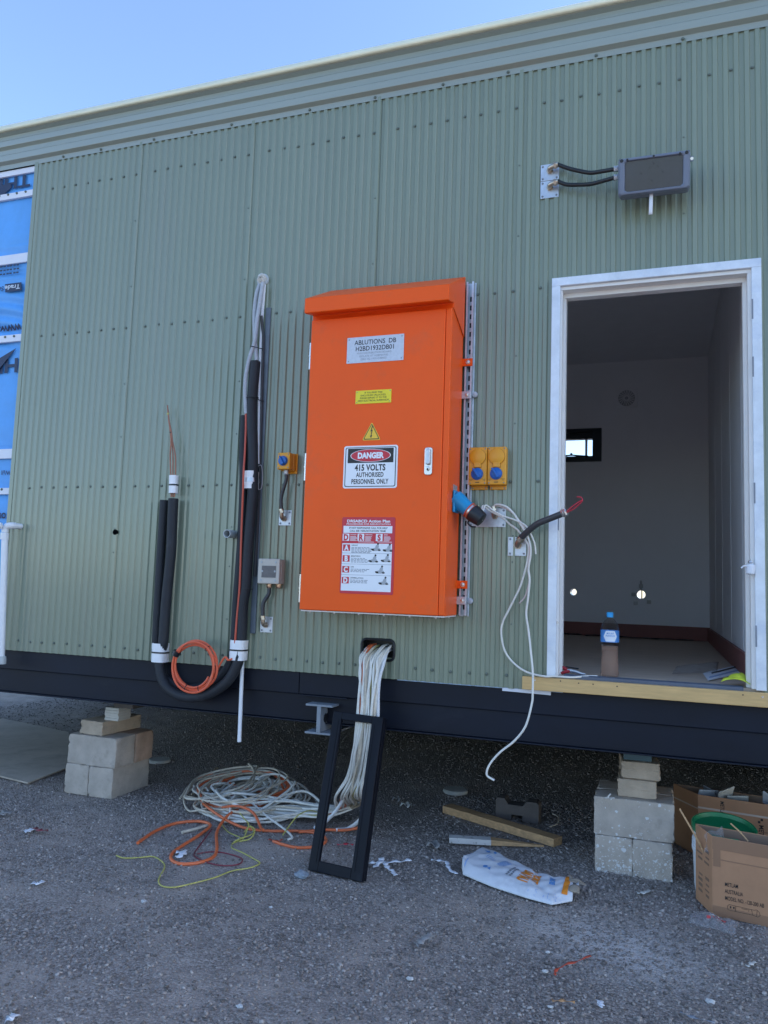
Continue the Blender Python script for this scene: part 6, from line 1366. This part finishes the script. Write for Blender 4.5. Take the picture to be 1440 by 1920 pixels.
# second box behind
f2 = np.array((3.5036, 0.6729, 0.0000)); b2 = np.array((3.3881, 0.8644, 0.0000))
a2 = a1+R(1); _s = b2-f2; _sx = _s[0]*math.cos(-a2)-_s[1]*math.sin(-a2); d2 = _s[0]*math.sin(-a2)+_s[1]*math.cos(-a2); SH2 = _sx/d2; d2 *= 1.08
c2, pan2 = carton('cardboard_box', (f2[0], f2[1], 0.), a2, .55, d2, .335, 'rear brown cardboard box with tape round it, half hidden by the bucket', SH2)
pan2('packing_tape', (-.0009, -.0009, .262), (.55, -.0002, .272), pm('clear_tape', (.62, .50, .42), .12, var=.1)); pan2('packing_tape', (-.0009, .0, .255), (-.0002, d2, .263), MATS['clear_tape']); pan2('packing_tape', (.0, -.0008, .185), (.55, -.0003, .192), CARDTAPE)
ltr = MB(); text_mb(ltr, 'METLAM', (.115, -.0012, .318), (0, 0, -1), (1, 0, 0), .020, bold=.008, sx=.8, align='LEFT', lift=.0002); text_mb(ltr, 'METLAM', (.305, -.0012, .225), (0, 0, -1), (1, 0, 0), .024, bold=.010, sx=.85, align='LEFT', lift=.0002)
for x, z in ((.300, .232), (.313, .245)): ltr.box((x, -.0012, z), (x+.012, -.0004, z+.012))
ltr.build('lettering', INK, c2, local=True)
# pale lids and packaging inside the rear box
for k, (x, y, rz_, tl_, mt) in enumerate(((.02, .16, .5, .8, PAPER), (.06, .20, -.3, 1.0, INKGREY), (.12, .13, .8, .7, SCRAP), (.19, .15, .2, .9, SCRAP), (.36, .16, -.5, .6, PAPER))):
    q = MB(); q.box((-.055, -.004, -.045), (.055, .004, .045)); o = q.one('packaging_plate', mt, ('white rounded plate tipped up at the left in the rear box', 'dark grey plate leaning in the rear box', 'pale square plate standing highest in the rear box', 'greyish wide plate lying towards the right in the rear box', 'white plate at the right end of the rear box')[k], 'packaging', 'plates inside the rear cardboard box', bevel=.012)
    ca, sa = math.cos(a2), math.sin(a2); o.location = (f2[0]+ca*x-sa*y, f2[1]+sa*x+ca*y, .27+.012*(k % 3)); o.rotation_euler = (tl_*.8, .35*math.sin(k*2), a2+rz_)
q = MB(); q.box((-.14, -.08, 0), (.16, .08, .235)); o = q.one('inner_carton', CARDIN, 'plain inner carton filling the rear cardboard box', 'box'); o.location = (f2[0]+.26, f2[1]+.10, .006); o.rotation_euler = (0, 0, a2)
# bucket with green lid, sitting in the front box
bc = np.array((3.5865, -0.0526, 0.3650)); ca, sa = math.cos(a1), math.sin(a1)
bc = np.array([3.588, .175, 0])
bu = thing('plastic_bucket', 'white plastic bucket with a green lid standing behind the front box', 'bucket', (bc[0], bc[1], -.004))
til = np.array([.035, -.16, 1.]); til /= np.linalg.norm(til)
q = MB(); q.lathe([(.118, 0), (.124, .03), (.136, .20), (.141, .203), (.142, .216), (.136, .219), (.142, .233), (.136, .236), (.142, .250), (.136, .254), (.138, .312)], (bc[0], bc[1], -.004), til, 40); q.build('pail', BUCKET, bu, smooth=True)
q = MB(); lt_ = np.array([bc[0], bc[1], -.004])+til*.308; q.lathe([(.140, 0), (.147, .002), (.148, .026), (.143, .031), (.137, .030), (.131, .012), (.05, .009), (.001, .009)], lt_, til, 48); q.build('lid', GREENLID, bu, smooth=True)
# clear zip bag and sticks poking out between bucket and box
zc = np.array([f1[0]-.008, f1[1]+.012, .305])
def zipb(u, v):
    return (zc[0]-.028+.075*u+.010*math.sin(v*4)+.012*v, zc[1]+.045*(1-u)-.012*math.sin(u*3.1)*(1-v), zc[2]-.055*(1-v)*(1-.3*u)+.080*v*(.4+.6*u)+.006*math.sin(u*9+v*5))
q = MB(); q.grid(14, 14, zipb); q.one('zip_bag', PCLEAR, 'clear plastic zip bag hanging over the corner of the front box', 'plastic bag', smooth=True, solid=.0012)
cable([(f1[0]-.135, f1[1]+.135, .415), (f1[0]-.10, f1[1]+.115, .36), (f1[0]-.062, f1[1]+.10, .30), (f1[0]-.03, f1[1]+.09, .24)], .0042, PINE_OLD, 'thin pale stick leaning out of the left side of the front box', 'stick', name='thin_stick')
cable([(f1[0]+.085, f1[1]+.10, .385), (f1[0]+.125, f1[1]+.08, .355), (f1[0]+.155, f1[1]+.06, .325)], .0036, PINE_OLD, 'pale splinter leaning on the green lid behind the front box edge', 'stick', name='thin_stick')

# ---- clear bag with red print in front of the boxes
pb = [np.array(p) for p in ((3.4147, -0.3056, 0.0000), (3.6072, -0.3509, 0.0000), (3.6344, -0.2248, -0.0000), (3.4496, -0.1739, 0.0000))]
cb = thing('plastic_bag', 'flat clear plastic bag with red print on the gravel by the front box', 'plastic bag', tuple(sum(pb)/4))
def bagp(u, v, l=0.):
    p = (pb[0]*(1-u)+pb[1]*u)*(1-v)+(pb[3]*(1-u)+pb[2]*u)*v; e = max(0, 16*u*(1-u)*v*(1-v))**.4
    return (p[0]+.006*math.sin(v*9), p[1]+.006*math.sin(u*13), .008+e*(.022+.010*math.sin(u*11+v*5)+.007*math.sin(u*23-v*17))+l)
q = MB(); q.grid(30, 14, bagp); q.build('film', PCLEAR, cb, smooth=True, solid=.001)
rr = random.Random(2); q = MB()
for k in range(12):
    u0, v0 = rr.uniform(.38, .72), rr.uniform(.35, .62); q.grid(2, 1, lambda u, v: bagp(u0+.08*u, v0+.05*v+.02*u, .0025))
q.build('red_print', pm('red_print', (.55, .06, .06), .5), cb)

# ================================================================== DOORWAY
s0 = (2.6428, -0.0400, 0.9297); 
q = MB(); q.box(((2.6400, -0.0450, 0.9839)[0], -.045, .9235), (4.9, -.0105, .990)); sb = q.one('threshold_board', PINE, 'pale pine board screwed along the doorway threshold', 'board', bevel=.003)
for u, v in ((1003, 1275), (1051, 1277), (1085, 1281), (1112, 1283), (1157, 1287), (1393, 1303), (1430, 1307)):
    p = {1003: (2.7054, -0.0450, 0.9751), 1051: (2.8338, -0.0450, 0.9789), 1085: (2.9231, -0.0450, 0.9747), 1112: (2.9931, -0.0450, 0.9745), 1157: (3.1078, -0.0450, 0.9725), 1393: (3.6741, -0.0450, 0.9747), 1430: (3.7579, -0.0450, 0.9714)}[u]
    q = MB(); q.lathe([(.0055 if u in (1003, 1430) else .0035, 0), (.005 if u in (1003, 1430) else .003, .001)], (p[0]-sb.location.x, -.045-sb.location.y, p[2]-sb.location.z), (0, -1, 0), 8); o = q.build('screw' if u in (1003, 1430) else 'nail_hole', STEEL if u in (1003, 1430) else INK, sb, local=True)
# dark aluminium sill behind it
q = MB(); q.box((2.8435, -.0100, .960), (3.6805, .060, 1.0065)); q.box((2.8435, .010, 1.0066), (3.6805, .016, 1.0095)); q.one('door_sill', pm('slate_sill', (.10, .125, .18), .35, .4), 'narrow dark metal sill across the foot of the doorway', 'sill', bevel=.001)
# water bottle
c_ = np.array((3.0604, 0.1488, 1.0000)); c_[1] = .115; c_ = np.array([(3.0625, 0.1150, 0.9980)[0], .115, 1.0005])
bo = thing('water_bottle', 'clear water bottle with blue cap and label standing in the doorway', 'bottle', tuple(c_))
prof = [(.030, .0), (.042, .004), (.0455, .016), (.0450, .055), (.0420, .095), (.0400, .125), (.0425, .155), (.0455, .172), (.0462, .180), (.0462, .235), (.0448, .245), (.0400, .268), (.0300, .285), (.0190, .296), (.0145, .302), (.0140, .318)]
q = MB(); q.lathe(prof, tuple(c_), (0, 0, 1), 32, cap=True); q.build('shell', PET, bo, smooth=True)
q = MB(); q.lathe([(max(.001, r_-.0018), h_+.0015) for r_, h_ in prof[:7]]+[(.0420, .158)], tuple(c_), (0, 0, 1), 32); q.build('water', WATER, bo, smooth=True)
q = MB(); q.lathe([(.0170, .304), (.0170, .328), (.0155, .330)], tuple(c_), (0, 0, 1), 20); q.build('cap', CAPB, bo, smooth=True)
q = MB(); q.lathe([(.0468, .178), (.0468, .237)], tuple(c_), (0, 0, 1), 40, cap=False); q.build('label', LABB, bo, smooth=True)
dc = np.array([3.3175-c_[0], -4.1259-c_[1], 0]); dc /= np.linalg.norm(dc); ang0 = math.atan2(dc[1], dc[0])+.05
def onb(s_, z, r_=.0473): a = ang0+s_/r_; return (c_[0]+r_*math.cos(a), c_[1]+r_*math.sin(a), c_[2]+z)
q = MB(); hexp = [(-.036, .208), (-.022, .181), (.022, .181), (.036, .208), (.022, .243), (.004, .251), (-.004, .251), (-.022, .243)]
cols = 16
for i in range(cols):
    sa, sb_ = -.036+.072*i/cols, -.036+.072*(i+1)/cols
    def lim(s_):
        s_ = abs(s_); lo = .181 if s_ < .022 else .181+(s_-.022)/.014*.027; hi = .236 if s_ < .022 else .236-(s_-.022)/.014*.028; return lo, max(lo, hi)
    q.add([onb(sa, lim(sa)[0]), onb(sb_, lim(sb_)[0]), onb(sb_, lim(sb_)[1]), onb(sa, lim(sa)[1])], [(0, 1, 2, 3)])
q.build('label_badge', LABW, bo, smooth=True)
q = MB(); m_ = MB()
for tx, z, sz in (('MOUNT', .219, .0085), ('FRANKLIN', .207, .0085)): text_mb(m_, tx, (0, z, 0), (1, 0, 0), (0, 1, 0), sz, bold=.02, sx=.85)
q.add([onb(x, y, .0477) for x, y, _ in m_.v], m_.f); q.build('label_lettering', INKBLUE, bo)
# pliers / cutters lying at the left of the sill
pt = thing('cutting_pliers', 'red handled cutting pliers lying just inside the doorway', 'pliers', (2.8857, 0.0600, 1.0126))
q = MB(); q.tube(cr([(2.8167, 0.0700, 1.0289), (2.8330, 0.0700, 1.0354), (2.8521, 0.0700, 1.0258), (2.8608, 0.0650, 1.0213)], 5), .009, 8); q.build('grip', REDTOOL, pt, smooth=True)
q = MB(); q.tube(cr([(2.8248, 0.0500, 1.0094), (2.8463, 0.0500, 1.0163), (2.8673, 0.0550, 1.0227)], 5), .008, 8); q.build('grip', REDTOOL, pt, smooth=True)
q = MB(); q.tube(cr([(2.8559, 0.0600, 1.0242), (2.8937, 0.0600, 1.0213), (2.9259, 0.0600, 1.0126), (2.9472, 0.0600, 1.0114)], 5), [.010, .011, .012, .011, .010, .010, .010, .009, .009, .008, .008, .007, .007, .006, .005, .004][:16], 8); q.build('jaw', STEEL, pt, smooth=True)
q = MB(); q.tube([(2.8404, 0.1000, 1.0389), (2.9084, 0.1000, 1.0324)], .004, 6); q.build('spring_arm', BLACKP, pt)
# papers with pencil and hi-vis cloth at the right
pp = thing('paper_sheets', 'white sheets of paper with a pencil lying at the right of the doorway', 'paper', (3.6603, 0.7628, 1.0010))
for k in range(3):
    A = [np.array(p) for p in ((3.5377, 0.2231, 1.0020), (3.7656, 0.8301, 1.0020), (3.8034, 1.4499, 1.0020), (3.5307, 0.6236, 1.0020))]; o_ = np.array([.004*k, .006*k, .002+.0016*k]); q = MB(); q.hexa(*[tuple(p+o_) for p in A], (0, 0, -.001)); q.build('sheet', PAPER, pp)
q = MB(); A = [np.array(p) for p in ((3.5485, 0.3339, 1.0080), (3.7546, 0.9586, 1.0080))]
for k in range(4): o_ = np.array([0, .018*k, 0]); q.tube([A[0]+o_, A[1]+o_], .0008, 4)
q.build('ruled_line', INKBLUE2, pp)
q = MB(); q.tube([(3.5761, 0.6018, 1.0100), (3.8036, 1.2781, 1.0160)], .0038, 6); q.build('pencil', INK, pp)
hc = [np.array(p) for p in ((3.5862, 0.0500, 1.0153), (3.7135, 0.0300, 1.0040), (3.7266, 0.1600, 1.0606), (3.6437, 0.1800, 1.0374))]
def hv(u, v):
    p = (hc[0]*(1-u)+hc[1]*u)*(1-v)+(hc[3]*(1-u)+hc[2]*u)*v; return (p[0], p[1], 1.010+.050*math.sin(u*2.4+.4)*(.55+.45*math.sin(v*3))+.006*math.sin(u*11+v*6)*math.sin(v*7))
q = MB(); q.grid(30, 20, hv); q.one('hivis_cloth', HIVIS, 'crumpled fluorescent yellow cloth at the right end of the doorway', 'cloth', smooth=True, solid=.003)
# film of clear plastic on the floor
fp = [np.array(p) for p in ((3.3670, 0.3996, 1.0030), (3.6093, 0.7030, 1.0030), (3.6676, 1.4995, 1.0030), (3.4034, 0.9655, 1.0030))]
q = MB(); q.grid(16, 10, lambda u, v: tuple(((fp[0]*(1-u)+fp[1]*u)*(1-v)+(fp[3]*(1-u)+fp[2]*u)*v)+np.array([0, 0, .006+.007*math.sin(u*13+v*7)*math.sin(v*6)]))); q.one('plastic_film', PCLEAR, 'scrap of clear plastic film on the doorway floor left of the papers', 'plastic film', smooth=True, solid=.0008)
# wrapped latch on the right jamb
lk = thing('wrapped_latch', 'small latch wrapped in white plastic on the right door jamb', 'latch', (3.7154, -0.0300, 1.5450))
c_ = np.array((3.7130, -0.0450, 1.5673)); q = MB()
q.lathe([(.010, -.030), (.019, -.024), (.021, 0), (.018, .018), (.008, .024)], tuple(c_), (.1, 0, 1), 10); lo = q.build('wrapping', PAPER, lk, smooth=True)
q = MB(); q.lathe([(.010, 0), (.012, .006), (.007, .014)], tuple(c_+[.0, 0, .026]), (0, -.3, 1), 12); q.build('latch_knob', STEEL, lk, smooth=True)
q = MB(); q.tube(cr([tuple(c_+[-.01, -.01, .008]), tuple(c_+[-.028, -.012, .012]), tuple(c_+[-.042, -.01, .001])], 4), .004, 6); q.build('plastic_tail', PAPER, lk, smooth=True)
q = MB(); q.box((3.7125, -.028, c_[2]-.02), (3.7155, .0, c_[2]+.02)); q.build('strike_plate', STEEL, lk)

# ================================================================== SMALL LITTER ON THE GRAVEL
def strip_litter(pts, w, mat, label, cat='scrap', name='scrap_strip', group=None):
    P_ = cr(pts, 5); q = MB(); vs = []
    for i, p in enumerate(P_):
        a = P_[max(0, i-1)]; b_ = P_[min(len(P_)-1, i+1)]; d = b_-a; s_ = np.array([-d[1], d[0], 0]); s_ /= (np.linalg.norm(s_)+1e-9); k = 1.5*w*(1+.4*math.sin(i*1.9)); vs += [p-s_*k/2+[0, 0, .003*math.sin(i)], p+s_*k/2+[0, 0, .004*math.cos(i*1.3)]]
    q.add(vs, [(2*i, 2*i+1, 2*i+3, 2*i+2) for i in range(len(P_)-1)]); return q.one(name, mat, label, cat, group, smooth=True, solid=.0012)
ts = thing('paper_tangle', 'torn strips of white paper tangled on the gravel right of the black frame', 'paper', (1.9832, -0.2010, 0.0000))
for pts, w in (([(1.8776, -0.2235, 0.0100), (1.9231, -0.2130, 0.0160), (1.9633, -0.1790, 0.0140), (2.0266, -0.1342, 0.0120), (2.0806, -0.0761, 0.0100)], .016), ([(1.9455, -0.1462, 0.0200), (1.9487, -0.2031, 0.0140), (1.9486, -0.2657, 0.0100)], .016), ([(1.9785, -0.1890, 0.0140), (2.0068, -0.2366, 0.0120), (2.0465, -0.2690, 0.0100), (2.0802, -0.3186, 0.0080)], .014)):
    P_ = cr(pts, 5); q = MB(); vs = []
    for i, p in enumerate(P_):
        a = P_[max(0, i-1)]; b_ = P_[min(len(P_)-1, i+1)]; d = b_-a; s_ = np.array([-d[1], d[0], 0]); s_ /= (np.linalg.norm(s_)+1e-9); k = 1.5*w*(1+.4*math.sin(i*1.7)); vs += [p-s_*k/2, p+s_*k/2+[0, 0, .006*math.cos(i*1.3)]]
    q.add(vs, [(2*i, 2*i+1, 2*i+3, 2*i+2) for i in range(len(P_)-1)]); q.build('strip', PAPER, ts, smooth=True, solid=.0012)
strip_litter([(2.1774, -0.0305, 0.0100), (2.2245, -0.0237, 0.0120), (2.2645, -0.0332, 0.0100), (2.2920, -0.1052, 0.0100), (2.3503, -0.1695, 0.0080)], .013, PAPER, 'forked strip of white paper left of the cement sack', 'paper')
strip_litter([(3.2031, -0.0460, 0.0100), (3.2317, -0.0315, 0.0120), (3.2624, 0.0173, 0.0100)], .016, SCRAP, 'pale cardboard strip in front of the right block stack')
strip_litter([(0.5823, -1.1227, 0.0100), (0.6112, -1.1143, 0.0140), (0.6111, -1.0807, 0.0100)], .020, PAPER, 'white flake of paper on the gravel at the left', 'paper')
strip_litter([(0.0028, -0.5711, 0.0100), (0.0094, -0.5513, 0.0140), (-0.0003, -0.5095, 0.0100)], .024, PAPER, 'white scrap beside a maroon scrap below the left block stack', 'paper')
strip_litter([(0.0005, -0.4984, 0.0100), (0.0660, -0.5206, 0.0160), (0.0949, -0.4951, 0.0100)], .018, MAROON, 'maroon scrap beside a white scrap below the left block stack')
strip_litter([(0.9407, -0.5100, 0.0160), (0.9783, -0.4944, 0.0220), (0.9910, -0.5462, 0.0180), (0.9796, -0.5665, 0.0120)], .022, PAPER, 'white tape scrap stuck to the orange cable loop', 'tape')
strip_litter([(2.3950, -0.9993, 0.0100), (2.4114, -0.9814, 0.0220), (2.4317, -0.9301, 0.0300), (2.4270, -0.9591, 0.0200)], .020, GREYSCRAP, 'folded grey scrap in the foreground gravel', 'scrap')
strip_litter([(2.9415, -1.0262, 0.0100), (2.9431, -0.9769, 0.0100), (2.9825, -0.9050, 0.0100), (3.0542, -0.8119, 0.0100)], .006, REDC, 'curved red wire offcut in the foreground gravel', 'wire', name='wire_offcut')
strip_litter([(2.9563, -1.2150, 0.0100), (2.9906, -1.1964, 0.0100), (3.0320, -1.1938, 0.0100)], .006, INKBROWN, 'brown wire offcut near the bottom edge', 'wire', name='wire_offcut')
strip_litter([(3.3746, -1.1133, 0.0100), (3.4165, -1.1278, 0.0100), (3.4824, -1.1383, 0.0100)], .006, INKGREY, 'dark wire offcut at the bottom right', 'wire', name='wire_offcut')
strip_litter([(-0.3591, -0.3877, 0.0120), (-0.3522, -0.3554, 0.0200), (-0.3138, -0.3449, 0.0160)], .035, GREYSCRAP, 'crushed clear and grey scrap at the left edge', 'scrap')
strip_litter([(1.3496, -2.0372, 0.0100), (1.3599, -2.0269, 0.0200), (1.3518, -1.9958, 0.0100)], .022, PAPER, 'white paper scrap in the bottom left corner', 'paper')
strip_litter([(1.2664, -0.1053, 0.0100), (1.3211, -0.1091, 0.0100), (1.3351, -0.0723, 0.0100)], .010, REDC, 'tiny red scrap in front of the cable pile')
strip_litter([(1.6421, -0.0246, 0.0100), (1.6828, 0.0144, 0.0100), (1.7212, 0.0131, 0.0100)], .010, REDW, 'tiny red scrap seen through the black frame')
for (a, lab, mt, sx) in (((1.6552, 0.9734, 0.0120), 'curled grey leaf of paper under the building', GREYSCRAP, .03), ((1.7529, 0.8672, 0.0120), 'pale crumpled paper right of the hanging cables', SCRAP, .035), ((2.1341, 0.1935, 0.0120), 'small square of grey card left of the white stake', GREYSCRAP, .04)):
    q = MB(); a = np.array(a); q.grid(6, 6, lambda u, v: (a[0]+sx*(u-.5)*2, a[1]+sx*(v-.5)*2+.01*math.sin(u*5), a[2]+.022*math.sin(u*4+v*3)**2)); q.one('paper_scrap', mt, lab, 'paper', smooth=True, solid=.001)
# bluish stone in front of the frame, and a few bigger pebbles
def pebble(p, r, mat, label):
    bm = bmesh.new(); bmesh.ops.create_icosphere(bm, subdivisions=3, radius=1.); rr = random.Random(int(p[0]*1e4) & 0xffff)
    a, b_, c = rr.uniform(0, 6), rr.uniform(0, 6), rr.uniform(0, 6)
    for v in bm.verts:
        k = 1+.16*math.sin(v.co.x*3+a)*math.sin(v.co.y*3+b_)+.10*math.sin(v.co.z*6+v.co.x*5+c); v.co = Vector((v.co.x*r*1.35*k, v.co.y*r*k, (v.co.z*.62+.45)*r*k))
    me = bpy.data.meshes.new('pebble'); bm.to_mesh(me); bm.free(); me.materials.append(mat); o = bpy.data.objects.new('pebble', me); COL.objects.link(o); o.location = (p[0], p[1], -.006); return tag(o, label, 'stone')
BST = pm('blue_grey_stone', (.22, .26, .31), .7, var=.25, vscale=40, bump=.4, bscale=120); PST = pm('pale_pebble', (.52, .52, .52), .7, var=.1, vscale=60)
pebble((1.6539, -0.4996, -0.0000), .028, BST, 'bluish stone on the gravel at the foot of the black frame')
for p, r_, lab in (((1.6886, -0.8826, 0.0000), .010, 'white pebble below the yellow green wire'), ((1.1532, -1.0622, 0.0000), .016, 'flat grey pebble left of the middle foreground'), ((1.9750, -1.6500, 0.0000), .013, 'pale pebble near the bottom, left of centre'), ((1.4373, -1.5323, 0.0000), .009, 'small white pebble in the left foreground'), ((2.8878, -0.8167, 0.0000), .011, 'white pebble beside the red wire offcut'), ((2.9002, -0.9813, 0.0000), .013, 'pale lump left of the red wire offcut'), ((3.4781, -0.9721, 0.0000), .018, 'pale translucent stone at the bottom right'), ((2.4473, -1.2402, 0.0000), .014, 'flat white chip in the middle foreground'), ((2.9528, -1.2290, 0.0000), .010, 'round white pebble near the bottom edge')):
    pebble(p, r_*.7, PST, lab)
strip_litter([(3.1139, -1.1885, 0.0100), (3.1198, -1.1721, 0.0140), (3.1072, -1.1461, 0.0100)], .012, PAPER, 'little white flake near the bottom edge', 'paper')
strip_litter([(3.6249, -0.6510, 0.0100), (3.6464, -0.6230, 0.0140), (3.6607, -0.5930, 0.0100)], .010, SCRAP, 'curled pale shaving at the right edge', 'scrap')
